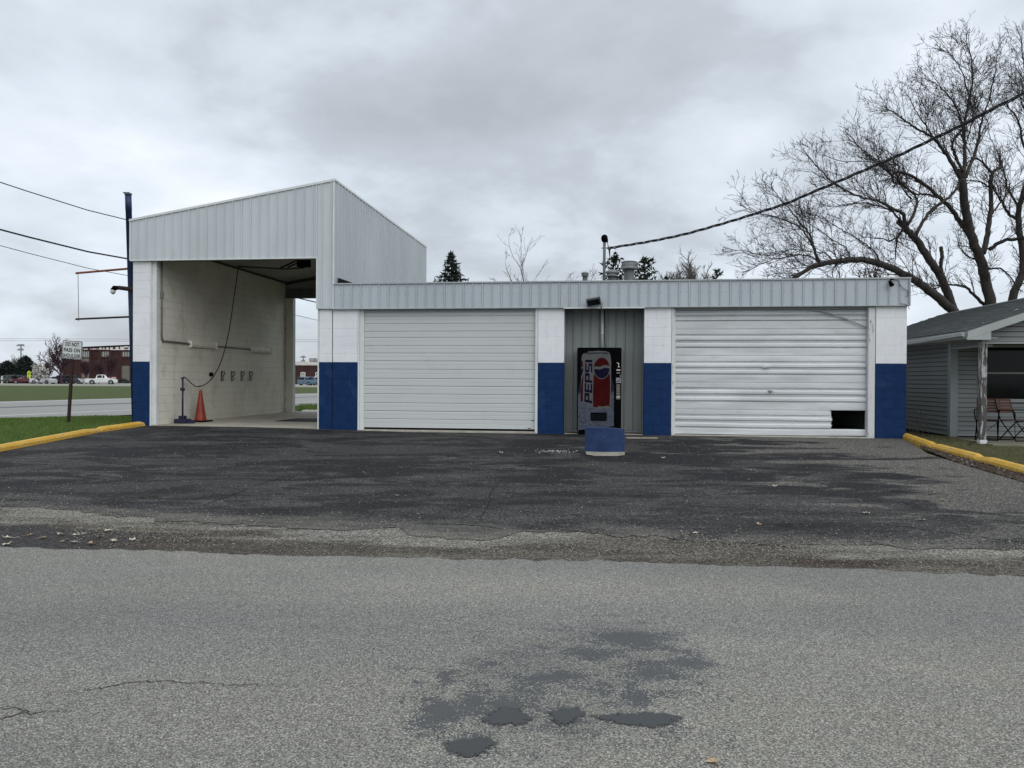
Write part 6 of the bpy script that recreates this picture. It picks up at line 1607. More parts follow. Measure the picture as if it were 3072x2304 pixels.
stadium('stadium light mast seen through the wash bay back opening', 910, 1067, 230, 11, 2)
tp = at(73, 1066, 190); t = thing('goal_frame', 'thin grey goal frame showing above the evergreen', 'frame', (tp.x, 190, FZ)); hh = tp.z - FZ
MB().tube([(-0.3, 0, 0), (-0.3, 0, hh), (0.5, 0, hh), (0.5, 0, 0)], 0.06, 5).build('tube', M['galv_dark'], t)

def brick_mat():
    t = NT('dark_red_brick')
    tcn = t.node('ShaderNodeTexCoord').outputs['Object']
    b = t.node('ShaderNodeTexBrick'); t.put(b.inputs['Vector'], t.mp((1, 1, 1), (0, 0, 0), (R(90), 0, 0), tcn)); b.inputs['Scale'].default_value = 2.5
    b.inputs['Color1'].default_value = (0.050, 0.021, 0.020, 1); b.inputs['Color2'].default_value = (0.066, 0.028, 0.025, 1); b.inputs['Mortar'].default_value = (0.06, 0.044, 0.04, 1)
    n = t.noise(0.5, 4); c = t.mix(t.step(n, 0.3, 0.7), b.outputs['Color'], (0.043, 0.020, 0.019))
    return t.done(c, 0.85, 0, 0.2)
M['brick'] = brick_mat()
M['maroon'] = plain('maroon_fascia', (0.070, 0.012, 0.020), 0.6, 0.1, 1)
M['tan_panel'] = plain('tan_wall_panel', (0.15, 0.14, 0.118), 0.7, 0.15, 0.4)
M['pale_wall'] = plain('pale_far_wall', (0.50, 0.48, 0.45), 0.7, 0.1, 0.4)
SD = 182.0
def sx_(px, py=1100): return at(px, py, SD)
def z7b(x, y): return 180 + x * .1085, 1000 + y * .1085
s0 = sx_(193, 1152); sch = thing('school_building', 'dark red brick school with a maroon band of big white letters', 'building', (s0.x, SD, FZ))
def sp2(x, y): p = at(*z7b(x, y), SD); return p.x - s0.x, p.z - FZ
xL = sp2(110, 900)[0]; xR = sp2(2600, 900)[0]; zt0 = sp2(640, 405)[1]; zt1 = sp2(1940, 345)[1]
zt = zt0; zb_ = sp2(1200, 480)[1]
xk = sp2(640, 400)[0]; sl_t = (zt1 - zt0) / (sp2(1940, 345)[0] - xk)
top_ = lambda x: zt0 + sl_t * (x - xk)
MB().box(0, xR, 0, 30, -0.3, zb_).build('wall', M['brick'], sch)
mb = MB(); mb.prism([(0, zb_), (xR, zb_), (xR, top_(xR)), (0, top_(0))], -0.25, 29.7); mb.build('band', M['maroon'], sch)
MB().prism([(-0.2, top_(0)), (xR + 0.2, top_(xR)), (xR + 0.2, top_(xR) + 0.25), (-0.2, top_(0) + 0.25)], -0.4, 30).build('roof_edge', M['dark_gap'], sch)
lets = [(680, 715, 425, 460), (725, 785, 425, 450), (850, 930, 428, 440), (930, 968, 415, 450), (975, 1000, 428, 440), (1003, 1022, 415, 450), (1030, 1110, 428, 440), (1110, 1170, 398, 450), (1218, 1246, 395, 455), (1170, 1218, 428, 442), (1308, 1358, 390, 458), (1250, 1308, 428, 442), (1358, 1410, 428, 442), (1410, 1480, 388, 462), (1555, 1640, 380, 462), (1480, 1555, 440, 462), (1682, 1795, 372, 462), (1640, 1682, 435, 462), (1795, 1920, 358, 392), (1905, 1945, 358, 462), (1795, 1905, 435, 455)]
lm_ = MB()
for a, b, c_, d_ in lets:
    p, q = sp2(a, d_), sp2(b, c_); lm_.box(p[0], q[0], -0.36, -0.251, p[1], q[1])
for a in range(1960, 2600, 110):
    p, q = sp2(a, 462), sp2(a + 60, 352); lm_.box(p[0], q[0], -0.36, -0.251, p[1], q[1])
lm_.build('band_lettering', M['line_white'], sch)
for (a, b, c_, d_) in ((640, 840, 500, 660), (1135, 1395, 505, 645), (1695, 1960, 510, 640), (2200, 2450, 515, 640)):
    p, q = sp2(a, d_), sp2(b, c_); w_o = MB().box(p[0], q[0], -0.06, -0.002, p[1], q[1]).build('window', M['tan_panel'], sch)
    mb = MB(); nm = 4
    for k in range(nm + 1): xx = p[0] + (q[0] - p[0]) * k / nm; mb.box(xx - 0.08, xx + 0.08, -0.10, -0.061, p[1], q[1])
    mb.build('mullion', M['trim_grey'], w_o)
for (a, b, c_, d_) in ((565, 840, 1110, 1390), (1690, 1960, 900, 1400), (565, 830, 670, 790)):
    p, q = sp2(a, d_), sp2(b, c_); MB().box(p[0], q[0], -0.06, -0.002, max(0, p[1]), q[1]).build('wall_panel', M['tan_panel'], sch)
for a in (110, 560, 850, 1120, 1400, 1680, 1970):
    p = sp2(a, 1000); MB().box(p[0] - 0.25, p[0] + 0.25, -0.25, -0.003, 0, zb_ - 0.05).build('pilaster', M['brick'], sch)
p, q = sp2(300, 690), sp2(2600, 660); MB().box(0, xR, -0.12, -0.003, sp2(900, 690)[1], sp2(900, 672)[1]).build('belt_course', M['brick'], sch)

# lower brick wing seen through the bay
def z4b(x, y): return 870 + x * .1447, 1020 + y * .1447
WD = 178.0
w0 = at(*z4b(-60, 940), WD); wing = thing('brick_wing', 'single storey brick building with white windows seen through the wash bay', 'building', (w0.x, WD, FZ))
def wp(x, y): p = at(*z4b(x, y), WD); return p.x - w0.x, p.z - FZ
xr_ = wp(1100, 600)[0]
MB().box(0, xr_, 0, 20, -0.3, wp(300, 525)[1]).build('wall', M['brick'], wing)
MB().box(-0.3, xr_ + 0.3, -0.3, 20.3, wp(300, 525)[1], wp(300, 508)[1]).build('coping', M['pale_wall'], wing)
mb = MB(); mb.prism([wp(-60, 508), wp(480, 508), wp(480, 470), wp(220, 436), wp(-60, 436)][::-1], 4, 16); mb.prism([wp(470, 520), wp(900, 500), wp(900, 462), wp(430, 470)][::-1], 2, 3.9); mb.build('upper_storey', M['pale_wall'], wing)
for a in (230, 535, 840):
    p, q = wp(a, 862), wp(a + 82, 675)
    o = MB().box(p[0], q[0], -0.05, -0.002, p[1], q[1]).build('window', M['glass'], wing)
    mb = MB(); wv = 0.10
    for xx in (p[0], (p[0] + q[0]) / 2, q[0]): mb.box(xx - wv, xx + wv, -0.12, -0.051, p[1], q[1])
    for k in range(4): zz = p[1] + (q[1] - p[1]) * k / 3; mb.box(p[0], q[0], -0.12, -0.052, zz - wv, zz + wv)
    mb.build('frame', M['trim_white'], o)
BDp = 235.0
b0 = at(*z4b(400, 440), BDp); b1 = at(*z4b(720, 380), BDp)
t = thing('press_box', 'pale grandstand box on the skyline through the bay opening', 'grandstand', (b0.x, BDp, FZ))
MB().box(0, b1.x - b0.x, 0, 4, 0, b1.z - FZ).build('body', M['galv'], t); 
for k in range(9): MB().box(0.3 + k * 1.6, 1.3 + k * 1.6, -0.05, -0.003, b0.z - FZ + 0.2, b1.z - FZ - 0.3).build('window', M['pale_wall'], t)

# ------------------------------------------------------------------ vehicles
PAINT = {}
def paint(n, c): 
    if n not in PAINT: PAINT[n] = plain('car_paint_' + n, c, 0.28, 0.03, 1, spec=0.6)
    return PAINT[n]
SHAPES = {
 'sedan': (4.7, 1.8, [(-2.35, .62, .62, .9), (-2.28, .88, .90, .95), (-1.75, .95, .98, .92), (-1.0, .95, 1.42, .72), (0.1, .95, 1.45, .74), (0.45, .95, 1.38, .74), (1.15, .92, .96, .9), (2.0, .80, .82, .88), (2.33, .62, .64, .82)]),
 'suv': (4.7, 1.88, [(-2.35, .75, .75, .92), (-2.30, 1.02, 1.05, .92), (-2.1, 1.05, 1.62, .78), (-1.2, 1.05, 1.70, .8), (0.1, 1.05, 1.70, .8), (0.5, 1.04, 1.60, .78), (1.1, 1.02, 1.06, .9), (2.05, .95, .97, .9), (2.33, .70, .72, .85)]),
 'van': (5.0, 1.98, [(-2.5, .8, .8, .95), (-2.46, 1.05, 1.1, .94), (-2.3, 1.08, 1.72, .82), (-1.0, 1.08, 1.77, .84), (0.4, 1.08, 1.76, .84), (0.8, 1.06, 1.66, .82), (1.6, 1.02, 1.06, .9), (2.3, .88, .9, .9), (2.48, .66, .68, .85)]),
 'pickup': (5.6, 1.98, [(-2.8, .72, .72, .95), (-2.76, 1.10, 1.11, .97), (-1.1, 1.10, 1.11, .97), (-0.98, 1.12, 1.13, .95), (-0.72, 1.14, 1.84, .80), (0.2, 1.14, 1.88, .82), (0.65, 1.12, 1.82, .80), (1.25, 1.10, 1.16, .92), (2.5, 1.02, 1.05, .92), (2.76, .75, .78, .88)]),
}
_car = {}
def car(name, lbl, cat, px, py, depth, heading, kind, col, group='cars parked at the school'):
    p = at(px, py, depth); t = thing(name, lbl, cat, (p.x, depth, FZ), heading, group)
    L, W, st = SHAPES[kind]; w = W / 2; pm = paint(*col); zb = 0.28
    mb = MB(); ring = 8
    for x, zbelt, zr, wr in st:
        wr_ = w * wr if zr - zbelt > 0.2 else w * 0.97
        mb.v += [(x, -w * .94, zb), (x, -w, zb + 0.22), (x, -w, zbelt), (x, -wr_, zr), (x, wr_, zr), (x, w, zbelt), (x, w, zb + 0.22), (x, w * .94, zb)]
    n = len(st)
    for i in range(n - 1):
        for k in range(ring):
            k2 = (k + 1) % ring; mb.f.append((i * ring + k, i * ring + k2, (i + 1) * ring + k2, (i + 1) * ring + k)); mb.m.append(0)
    mb.f += [tuple(range(ring)), tuple((n - 1) * ring + k for k in range(ring - 1, -1, -1))]; mb.m += [0, 0]
    mb.build('body', pm, t)
    # glass, a little proud of the cabin
    cab = [i for i, s in enumerate(st) if s[2] - s[1] > 0.2]; i0, i1 = cab[0], cab[-1]
    g = MB()
    def ringp(i, side, f):
        x, zbelt, zr, wr = st[i]; a = Vector((x, side * w, zbelt)); b = Vector((x, side * w * wr, zr)); return a.lerp(b, f)
    for side in (-1, 1):
        edges = [(i0, cab[len(cab) // 2]), (cab[len(cab) // 2], i1)]
        for a, b in edges:
            A0, A1, B0, B1 = ringp(a, side, .12), ringp(a, side, .86), ringp(b, side, .12), ringp(b, side, .86)
            dx_ = 0.07; A0.x += dx_ * 0.3; A1.x += dx_; B0.x -= dx_; B1.x -= dx_
            off = Vector((0, side * 0.012, 0.004)); q = [A0 + off, B0 + off, B1 + off, A1 + off]
            g.add(q, [(0, 1, 2, 3) if side < 0 else (3, 2, 1, 0)])
    for (i, j, sgn) in ((i1, i1 + 1, 1), (i0, i0 - 1, -1)):
        xa, za, zra, wra = st[i]; xb, zbb, zrb, wrb = st[j]
        T = Vector((xa, 0, zra)); Bt = Vector((xb, 0, zrb)); nrm = Vector((sgn * (zra - zrb), 0, abs(xb - xa))).normalized() * 0.012
        t0 = T.lerp(Bt, .10) + nrm; b0_ = T.lerp(Bt, .90) + nrm
        g.add([(t0.x, -w * wra * .9, t0.z), (t0.x, w * wra * .9, t0.z), (b0_.x, w * .86, b0_.z), (b0_.x, -w * .86, b0_.z)], [(0, 1, 2, 3) if sgn < 0 else (3, 2, 1, 0)])
    g.build('window', M['glass'], t)
    if kind == 'pickup':
        MB().box(-2.68, -1.12, -w * .86, w * .86, 1.105, 1.118).build('bed', M['dark_gap'], t)
        MB().cbox(-2.92, -2.78, -w * .9, w * .9, 0.5, 0.66, 0.02).build('bumper', M['galv'], t)
    rw = 0.39 if kind in ('pickup',) else 0.34; wb = L * 0.29
    for sx2 in (-1, 1):
        for sy in (-1, 1):
            Mx = Matrix.Translation((sx2 * wb + 0.05, sy * (w - 0.10), rw)) @ Matrix.Rotation(R(-90 * sy), 4, 'X')
            key = (rw, sx2, sy, kind)
            tyre = MB().lathe([(rw * .7, -0.11), (rw, -0.09), (rw, 0.09), (rw * .7, 0.115)], 14, (0, 0, 0), 0, Mx).build('wheel', M['black'], t)
            MB().lathe([(rw * .64, 0.116), (rw * .5, 0.125), (rw * .15, 0.119)], 12, (0, 0, 0), 0, Mx).build('rim', M['galv'], tyre)
            arch = MB(); arch.lathe([(rw * 1.22, 0.085), (rw * 1.22, 0.103)], 14, (0, 0, 0), 0, Mx); arch.build('wheel_arch', M['dark_gap'], t)
    zl_ = st[0][1]
    for sy in (-1, 1):
        MB().cbox(-L / 2 - 0.015, -L / 2 + 0.1, sy * w * .80 - 0.12, sy * w * .80 + 0.12, zl_ + 0.02, zl_ + 0.26, 0.01).build('tail_light', paint('tail', (0.25, 0.012, 0.012)), t)
        MB().cbox(L / 2 - 0.22, L / 2 - 0.02, sy * w * .72 - 0.16, sy * w * .72 + 0.16, .62, .76, 0.01).build('headlight', M['lens'], t)
    return t
CW = ('white', (0.60, 0.61, 0.61)); CG = ('dark_green', (0.022, 0.030, 0.028)); CB = ('black', (0.014, 0.014, 0.018)); CR = ('red', (0.085, 0.010, 0.020)); CU = ('slate_blue', (0.075, 0.135, 0.19)); CD = ('midnight_blue', (0.018, 0.018, 0.034)); CS = ('silver', (0.42, 0.43, 0.43))
car('parked_car', 'dark green wagon parked farthest left under the evergreens', 'car', 24, 1152, 158, R(155), 'suv', CG)
car('parked_car', 'black car with a pale roof beside the dark green wagon', 'car', 55, 1152, 158, R(160), 'van', CB)
car('parked_car', 'red car parked behind the yellow school crossing sign', 'car', 73, 1152, 155, R(-150), 'sedan', CR)
car('parked_wagon', 'white wagon parked under the white blossoming tree', 'car', 130, 1152, 150, R(-8), 'suv', CW)
car('parked_car', 'low black car parked right of the white wagon', 'car', 168, 1152, 160, R(170), 'sedan', CB)
car('parked_van', 'midnight blue van parked behind the leaning sign post', 'van', 190, 1152, 154, R(175), 'van', CD)
car('parked_car', 'white car peeking out right of the midnight blue van', 'car', 217, 1152, 158, R(12), 'suv', CW)
car('pickup_truck', 'white crew cab pickup truck parked before the brick school', 'truck', 305, 1152, 150, R(22), 'pickup', CW)
car('parked_car', 'slate blue hatchback seen through the back of the wash bay', 'car', 928, 1156, 150, R(62), 'suv', CU)
car('parked_car', 'white car just visible at the right of the bay opening', 'car', 966, 1156, 156, R(65), 'suv', CW)
MB_rf = None
# school crossing sign, marker post, red bench sign
c = at(87, 1124, 140); t = thing('crossing_sign', 'bright yellow green school crossing sign with an arrow plate', 'sign', (c.x, 140, FZ))
M['fluo'] = plain('fluorescent_yellow_green', (0.55, 0.66, 0.03), 0.5, 0.05)
def zz_(py): return at(87, py, 140).z - FZ
MB().tube([(0, 0.05, -0.2), (0, 0.05, zz_(1112))], 0.05, 6).build('post', M['galv'], t)
w_ = 0.31
MB().prism([(-w_, zz_(1124)), (w_, zz_(1124)), (w_, zz_(1116.5)), (0, zz_(1111.8)), (-w_, zz_(1116.5))], -0.03, 0).build('sign_plate', M['fluo'], t)
MB().prism([(-w_, zz_(1133)), (w_, zz_(1133)), (w_, zz_(1125)), (-w_, zz_(1125))], -0.03, 0).build('arrow_plate', M['fluo'], t)
mb = MB()
for dx_ in (-0.07, 0.07):
    mb.lathe([(0.001, -0.004), (0.045, -0.003), (0.045, 0.003), (0.001, 0.004)], 8, (0, 0, 0), 0, Matrix.Translation((dx_, -0.036, zz_(1117.3))) @ Matrix.Rotation(R(90), 4, 'X'))
    mb.prism([(dx_ - 0.05, zz_(1120)), (dx_ + 0.05, zz_(1120)), (dx_ + 0.04, zz_(1118)), (dx_ - 0.04, zz_(1118))], -0.04, -0.032); mb.prism([(dx_ - 0.06, zz_(1123)), (dx_ - 0.02, zz_(1123)), (dx_ + 0.03, zz_(1120)), (dx_ - 0.03, zz_(1120))], -0.04, -0.032); mb.prism([(dx_ + 0.03, zz_(1123)), (dx_ + 0.07, zz_(1123)), (dx_ + 0.03, zz_(1120)), (dx_ - 0.01, zz_(1120))], -0.04, -0.032)
mb.build('walkers_print', M['sign_black'], t)
MB().prism([(-0.16, zz_(1131.5)), (-0.16, zz_(1128.6)), (0.05, zz_(1131.4))], -0.04, -0.032).prism([(0.16, zz_(1126.3)), (0.19, zz_(1127.2)), (-0.05, zz_(1130.2)), (-0.09, zz_(1129.4))], -0.04, -0.032).build('arrow_print', M['sign_black'], t)
c = at(6, 1140, 141); t = thing('marker_post', 'pale marker post at the edge of the far car park', 'post', (c.x, 141, FZ))
MB().cbox(-0.12, 0.12, -0.12, 0.12, -0.1, at(6, 1128, 141).z - FZ, 0.02).build('post', M['pale_wall'], t); MB().box(-0.13, 0.13, -0.13, 0.13, 0.55, 0.75).build('band', M['dark_gap'], t)
c = at(338, 1140, 170); t = thing('notice_board', 'red notice board with a white heading behind the pickup', 'sign', (c.x, 170, FZ))
MB().box(-0.9, 0.9, -0.05, 0.05, 0.2, 1.5).build('board', paint('tail', (0.25, 0.012, 0.012)), t); MB().box(-0.7, 0.7, -0.06, -0.051, 1.15, 1.4).build('heading', M['pale_wall'], t)
for i, (px, lb) in enumerate(((368, 'dark rounded shrub at the foot of the school wall'),)):
    c = at(px, 1150, 176); t = thing('shrub', lb, 'shrub', (c.x, 176, FZ)); mb = MB(); r = random.Random(5)
    for k in range(500):
        d = rvec(r); d.z = abs(d.z); q = Vector((d.x * 1.6, d.y * 1.0, d.z * 1.1)) * r.uniform(0.7, 1); v = rvec(r) * 0.25; w = rvec(r) * 0.12; mb.add([q - w, q + w, q + v], [(0, 1, 2)])
    mb.build('foliage', M['needle'], t)

# ------------------------------------------------------------------ lawn blades, pebbles, leaves, cracks, puddles
def blades(name, mat, n, sampler, h0, h1, w, seed, label=None):
    r = random.Random(seed); V = []; Fc = []
    k = 0
    while k < n:
        p = sampler(r)
        if p is None: continue
        a = r.uniform(0, 6.283); h = r.uniform(h0, h1); lx, ly = r.uniform(-.6, .6) * h, r.uniform(-.6, .6) * h; dx_, dy_ = math.cos(a) * w, math.sin(a) * w
        b = len(V); V += [(p[0] - dx_, p[1] - dy_, p[2]), (p[0] + dx_, p[1] + dy_, p[2]), (p[0] + lx, p[1] + ly, p[2] + h)]; Fc.append((b, b + 1, b + 2)); k += 1
    me = bpy.data.meshes.new(name); me.from_pydata(V, [], Fc); me.materials.append(M[mat])
    return tag(inst(me, name), kind='stuff')
def left_lawn(r):
    v = r.uniform(-9.5, 6); u = r.uniform(-24, u_l0 - 0.05)
    if v < KL[3][1] and u > u_on(KL, v) - 0.2: return None
    p = F(u, v)
    if p.x < nx(p.y) + 0.1: return None
    return (p.x, p.y, gz(p.x, p.y) - 0.06)
def right_lawn(r):
    v = r.uniform(-9, 1.4); u = r.uniform(u_r1 - 0.1, 15)
    if v > -1.5 and u > hu + xc - 0.05: return None
    if v < KR[0][1] and u < u_on(KR, v) + 0.2: return None
    if v >= KR[0][1] and u < u_r1 + 0.05: return None
    p = F(u, v); return (p.x, p.y, gz(p.x, p.y) - 0.03)
# lawn ground sheets under the blades
def poly_sheet(name, mat, pts, dz):
    mb = MB(); mb.v = [(p[0], p[1], gz(p[0], p[1]) + dz) for p in pts]; mb.f = [tuple(range(len(pts)))]; mb.m = [0]; return struct(mb.build(name, mat))
us_l = lin(0, 1, 30)
def ll_map(s, k):
    v = [-9.5, -8, -6.5, -5, -3.5, -2, -1, 0, 0.5, 2, 4, 6][k]
    ur = u_on(KL, v) - 0.10 if v < KL[3][1] else u_l0 + 0.05
    lo, hi = -40.0, ur
    for _ in range(40):
        m = (lo + hi) / 2; p = F(m, v)
        if p.x < nx(p.y) - 0.3: lo = m
        else: hi = m
    return lo + (ur - lo) * s, v
sheet('lawn', us_l, list(range(12)), M['lawn'], -0.022, gzuv, ll_map)
def rl_map(s, k):
    v = [-10, -8, -6, -4, -3, -2, -1.2, -0.5, 0, 1, 3, 6, 9][k]
    ul = u_on(KR, v) + 0.10 if v < KR[0][1] else u_r1 - 0.05
    return ul + (22 - ul) * s, v
sheet('dry_lawn', us_l, list(range(13)), M['lawn_dry'], -0.004, gzuv, rl_map)
blades('grass', 'blade', 90000, left_lawn, 0.05, 0.12, 0.008, 1)
blades('dry_grass', 'blade_dry', 26000, right_lawn, 0.03, 0.085, 0.007, 2)
# tufts behind the bay
def back_tuft(r):
    p = hp(r.uniform(900, 960), r.uniform(1213, 1224), 0.0); return (p.x + r.uniform(-.3, .3), p.y + r.uniform(-.5, .5), gz(p.x, p.y) - 0.05)
blades('weeds', 'blade', 3000, back_tuft, 0.06, 0.28, 0.012, 3)

def pebbles(name, mat, n, sampler, s0_, s1_, seed):
    r = random.Random(seed); V = []; Fc = []
    oct_ = [(1, 0, 0), (-1, 0, 0), (0, 1, 0), (0, -1, 0), (0, 0, .75), (0, 0, -.5)]
    fo = [(0, 2, 4), (2, 1, 4), (1, 3, 4), (3, 0, 4), (2, 0, 5), (1, 2, 5), (3, 1, 5), (0, 3, 5)]
    k = 0
    while k < n:
        p = sampler(r)
        if p is None: continue
        s = s0_ + (s1_ - s0_) * r.random() ** 2.5; a = r.uniform(0, 6.283); ca, sa = math.cos(a), math.sin(a); b = len(V)
        ex_, ey_ = r.uniform(.7, 1.4), r.uniform(.6, 1.1)
        for x, y, z in oct_:
            x, y = x * ex_ * s, y * ey_ * s; V.append((p[0] + x * ca - y * sa, p[1] + x * sa + y * ca, p[2] + z * s + s * 0.2))
        Fc += [tuple(i + b for i in f) for f in fo]; k += 1
    me = bpy.data.meshes.new(name); me.from_pydata(V, [], Fc); me.materials.append(M[mat]); return tag(inst(me, name), kind='stuff')
def shoulder(r):
    u = r.uniform(-8.5, 9.5); a, b = lerp_uv(street_edge, u), lerp_uv(lot_edge, u)
    v = a + 0.04 + (b - a + 0.15) * r.betavariate(2.2, 1.3)
    v += r.gauss(0, 0.26)
    if v < a - 0.22 or (v < a and r.random() < 0.5): return None
    dens = 0.5 + 0.5 * math.sin(u * 1.3 + 2 + math.sin(v * 2.3)) * math.sin(u * 0.47 + v * 3 + 0.8 * math.sin(u * 2.1))
    if r.random() > 0.10 + 0.90 * dens ** 1.5: return None
    if u < -3.2 and (v - a) / (b - a) < 0.62 and r.random() < 0.85: return None
    p = F(u, v); return (p.x, p.y, gzuv(u, v) + 0.005)
pebbles('gravel', 'pebble', 24000, shoulder, 0.0022, 0.0095, 4)
def lot_sc(r):
    u = r.uniform(-9, 9); b = lerp_uv(lot_edge, u); v = b + (-0.3 - b) * r.random() ** 1.9
    if v > -6 and (u < u_on(KL, v) or u > u_on(KR, v)): return None
    p = F(u, v); return (p.x, p.y, gzuv(u, v) + 0.004)
pebbles('loose_stones', 'pebble', 2600, lot_sc, 0.003, 0.012, 5)
wc = gp(1661, 1354)
pebbles('white_chips', 'pebble_white', 130, lambda r: (wc.x + r.gauss(0, 0.20), wc.y + r.gauss(0, 0.16), gz(wc.x, wc.y) + 0.004), 0.004, 0.016, 6)
def litter_s(r):
    i = r.randint(0, n_ - 2); t_ = r.random(); a = ra[i].lerp(ra[i + 1], r.random()); p = a.lerp(rb[i], t_); return (p.x, p.y, gz(p.x, p.y) + 0.008)
pebbles('leaf_litter', 'dirt', 2600, litter_s, 0.008, 0.03, 7)
pebbles('litter_chips', 'wood_board', 260, litter_s, 0.006, 0.024, 8)

def leaf_mesh(seed, mat):
    r = random.Random(seed); n = 15; mb = MB(); ring = []
    for i in range(n):
        an = 2 * math.pi * i / n; rr = (1.0 if i % 3 == 0 else 0.55 if i % 3 == 1 else 0.68) * r.uniform(.8, 1.1) * (0.75 if 5 < i < 10 else 1)
        ring.append((rr * math.cos(an), rr * math.sin(an) * 0.8, 0.12 + 0.38 * r.random() * rr))
    mb.add([(0, 0, 0.05)] + ring, [(0, i + 1, (i + 1) % n + 1) for i in range(n)])
    mb.tube([(0.0, 0, 0.06), (-1.1, 0.1, 0.1), (-1.7, 0.2, 0.25)], 0.03, 3)
    return mb.mesh('fallen_leaf', M[mat])
LM = [leaf_mesh(1, 'leaf'), leaf_mesh(2, 'leaf_pale'), leaf_mesh(3, 'leaf'), leaf_mesh(4, 'leaf_pale')]
def g1(x, y): return gp(x * .6944, 1250 + y * .6944)
def g2(x, y): return gp(1536 + x * .6944, 1250 + y * .6944)
def leaf(p, s, lb, grp='fallen leaves by the gravel edge', k=None):
    o = inst(LM[rnd.randrange(4) if k is None else k], 'fallen_leaf', None, p + Vector((0, 0, 0.006)), (rnd.uniform(-.15, .15), rnd.uniform(-.15, .15), rnd.uniform(0, 6.28)), (s, s, s)); tag(o, lb, 'leaf', grp)
for x_, y_, s in ((35, 527, .055), (130, 514, .04), (185, 527, .05), (262, 512, .055), (330, 515, .05), (345, 508, .04), (270, 543, .04), (320, 546, .055), (428, 524, .06), (395, 552, .06), (490, 541, .055), (575, 536, .05), (30, 556, .06), (465, 495, .045)):
    leaf(g1(x_, y_), s, 'dry leaf in the scatter on the dirt at the left street edge')
leaf(g1(1715, 344), .05, 'bleached leaf alone on the dark asphalt left of centre', k=1)
leaf(g1(1950, 182), .05, 'pale leaf on the asphalt before the left garage door', k=3)
leaf(g1(2166, 158), .06, 'white leaf scrap on the asphalt between left door and blue block', k=1)
leaf(g2(345, 213), .055, 'brown leaf just below the blue concrete block', k=0)
leaf(g2(655, 180), .06, 'bleached leaf on the asphalt right of the blue concrete block', k=3)
leaf(g2(1132, 303), .055, 'pale leaf on the asphalt before the dented door', k=1)
leaf(g2(1532, 422), .06, 'largest pale leaf on the right side of the lot', k=1)
leaf(g2(1770, 450), .05, 'bleached leaf near the right gravel edge of the lot', k=3)
leaf(g2(1860, 363), .05, 'brown leaf below the forked twig on the lot', k=2)
leaf(g2(1066, 468), .05, 'curled brown leaf near the middle gravel edge', k=0)
leaf(g2(795, 506), .045, 'bleached leaf at the gravel edge below the blue block', k=3)
leaf(g2(868, 1500), .045, 'brown curled leaf on the street at the bottom edge', k=0)
def twig(a, b, lb, rad=0.008):
    m = (a + b) / 2 + Vector((rnd.uniform(-.04, .04), rnd.uniform(-.06, .06), 0.012)); z = Vector((0, 0, 0.012))
    mb = MB(); mb.tube([a + z, m + z, b + z], [rad, rad * .8, rad * .4], 5); mb.tube([m + z, m + z + (b - a) * .25 + Vector((0.03, .10, .015))], [rad * .6, rad * .3], 4); tag(mb.build('twig', M['twig']), lb, 'twig', 'twigs on the lot')
twig(g1(605, 352), g1(705, 350), 'pale straight twig on the left part of the lot'); twig(g2(1635, 322), g2(1725, 328), 'thin dark twig lying before the right kerb')
twig(g2(1800, 340), g2(1868, 333), 'forked twig above the brown leaf at right'); twig(g2(1185, 468), g2(1222, 472), 'short dark twig near the middle gravel edge')
M['crack_lot'] = plain('lot_crack_shadow', (0.006, 0.006, 0.006), 0.95, 0.2)
def crack(pts, w, mt='crack'):
    P = smooth_path([p + Vector((0, 0, 0)) for p in pts], 8); mb = MB(); n = len(P)
    P = [p + Vector((rnd.uniform(-.012, .012), rnd.uniform(-.02, .02), 0)) for p in P]
    for i, p in enumerate(P):
        d = (P[min(i + 1, n - 1)] - P[max(i - 1, 0)]); s = Vector((-d.y, d.x, 0)).normalized(); ww = w * rnd.uniform(.3, 1.2) * min(1, 0.2 + 3 * min(i, n - 1 - i) / n); z = gz(p.x, p.y) + 0.0075
        mb.v += [(p.x + s.x * ww, p.y + s.y * ww, z), (p.x - s.x * ww, p.y - s.y * ww, z)]
    mb.f = [(2 * i, 2 * i + 1, 2 * i + 3, 2 * i + 2) for i in range(n - 1)]; mb.m = [0] * (n - 1); struct(mb.build('crack', M[mt]))
crack([g1(*p) for p in ((250, 1198), (340, 1190), (430, 1178), (500, 1165), (620, 1150), (760, 1150), (880, 1158), (1040, 1166), (1150, 1163), (1275, 1165))], 0.0045)
crack([g1(*p) for p in ((-40, 1258), (0, 1262), (80, 1268), (130, 1285), (240, 1277), (335, 1270))], 0.0045)
crack([g1(*p) for p in ((-20, 1322), (40, 1300), (130, 1285))], 0.005)
crack([g1(*p) for p in ((545, 408), (640, 395), (700, 382), (850, 388), (930, 365), (1000, 340), (1130, 290), (1300, 240), (1450, 190))], 0.011, 'crack_lot')
crack([g1(*p) for p in ((2060, 472), (2090, 420), (2112, 380), (2120, 330), (2150, 290), (2190, 255))], 0.010, 'crack_lot')
crack([g1(*p) for p in ((1780, 463), (1900, 466), (2060, 472), (2180, 488))], 0.012, 'crack_lot')
crack([g2(*p) for p in ((-30, 208), (200, 215), (420, 232))], 0.005)
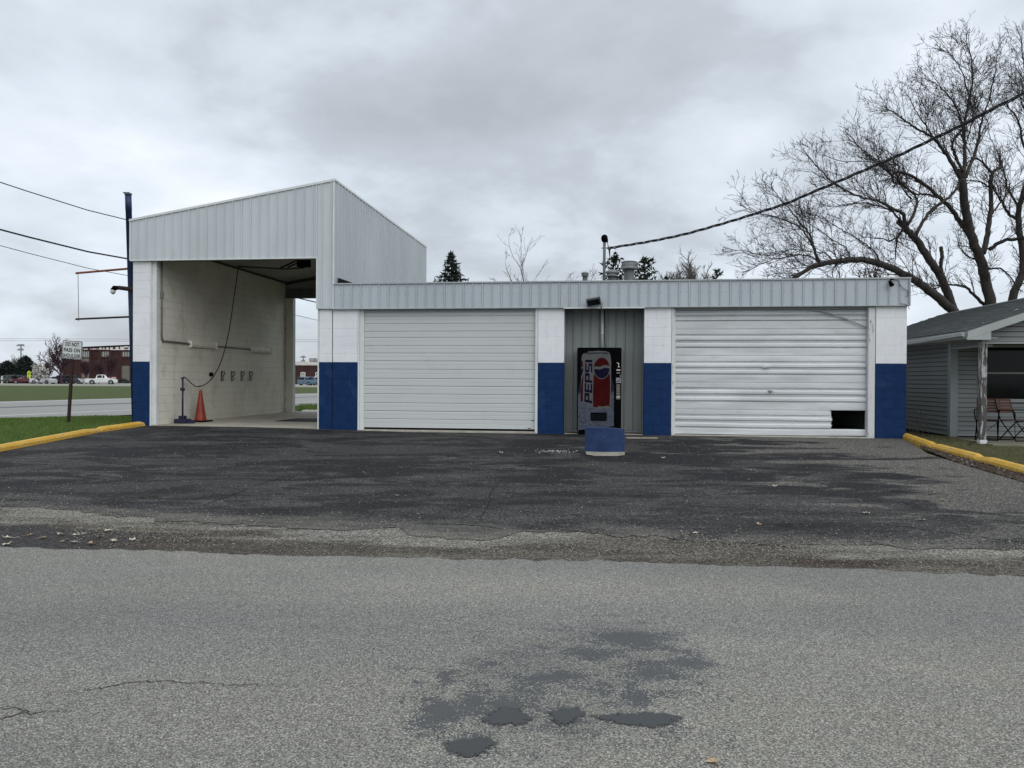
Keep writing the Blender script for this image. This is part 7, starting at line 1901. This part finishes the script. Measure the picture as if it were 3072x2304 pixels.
M['scrape'] = plain('pale_scrape', (0.085, 0.083, 0.080), 0.9, 0.3, 9)
crack([g1(*p) for p in ((1870, 168), (1910, 176), (1950, 192), (1985, 202), (2035, 206))], 0.016, 'scrape')
crack([g2(*p) for p in ((1130, 116), (1220, 128), (1330, 145), (1450, 166), (1560, 180))], 0.016, 'scrape')
crack([g2(*p) for p in ((-20, 206), (120, 212), (300, 222))], 0.014, 'scrape')
def puddle(cx_, cy_, hw, hh, rot, lb, seed, lobes=()):
    r = random.Random(seed); p0 = gp(cx_, cy_); a = (gp(cx_ + hw, cy_) - p0).length; b = (gp(cx_, cy_ - hh) - gp(cx_, cy_ + hh)).length / 2
    n = 150; ph = [r.uniform(0, 6.28) for _ in range(8)]; mb = MB(); mb.v.append((0, 0, 0))
    for i in range(n):
        an = 2 * math.pi * i / n; rr = 1 + 0.16 * math.sin(2 * an + ph[0]) + 0.13 * math.sin(3 * an + ph[1]) + 0.07 * math.sin(7 * an + ph[2]) + 0.05 * math.sin(13 * an + ph[3]) + 0.035 * math.sin(29 * an + ph[4]) + r.uniform(-.03, .03)
        x, y = a * rr * math.cos(an), b * rr * math.sin(an); mb.v.append((x * math.cos(rot) - y * math.sin(rot), x * math.sin(rot) + y * math.cos(rot), 0))
    mb.f = [(0, i + 1, (i + 1) % n + 1) for i in range(n)]; mb.m = [0] * n
    o = mb.build('puddle', M['puddle'], None, True, loc=(p0.x, p0.y, ROADZ + 0.0085)); o.scale = (1.12, 1.12, 1)
    at2 = o.data.attributes.new('rim', 'FLOAT', 'POINT'); at2.data.foreach_set('value', [0.0] + [1.0] * n); tag(o, lb, 'puddle', 'puddles on the street')
puddle(1925, 2162, 108, 22, -0.1, 'widest dark puddle at the right of the wet patch', 1)
puddle(1697, 2149, 48, 23, -0.2, 'small round puddle between the wider puddles', 2)
puddle(1520, 2155, 58, 30, 0.1, 'notched grey puddle left of the small round one', 3)
puddle(1409, 2245, 66, 30, 0.35, 'tilted oval puddle closest to the bottom edge', 4)
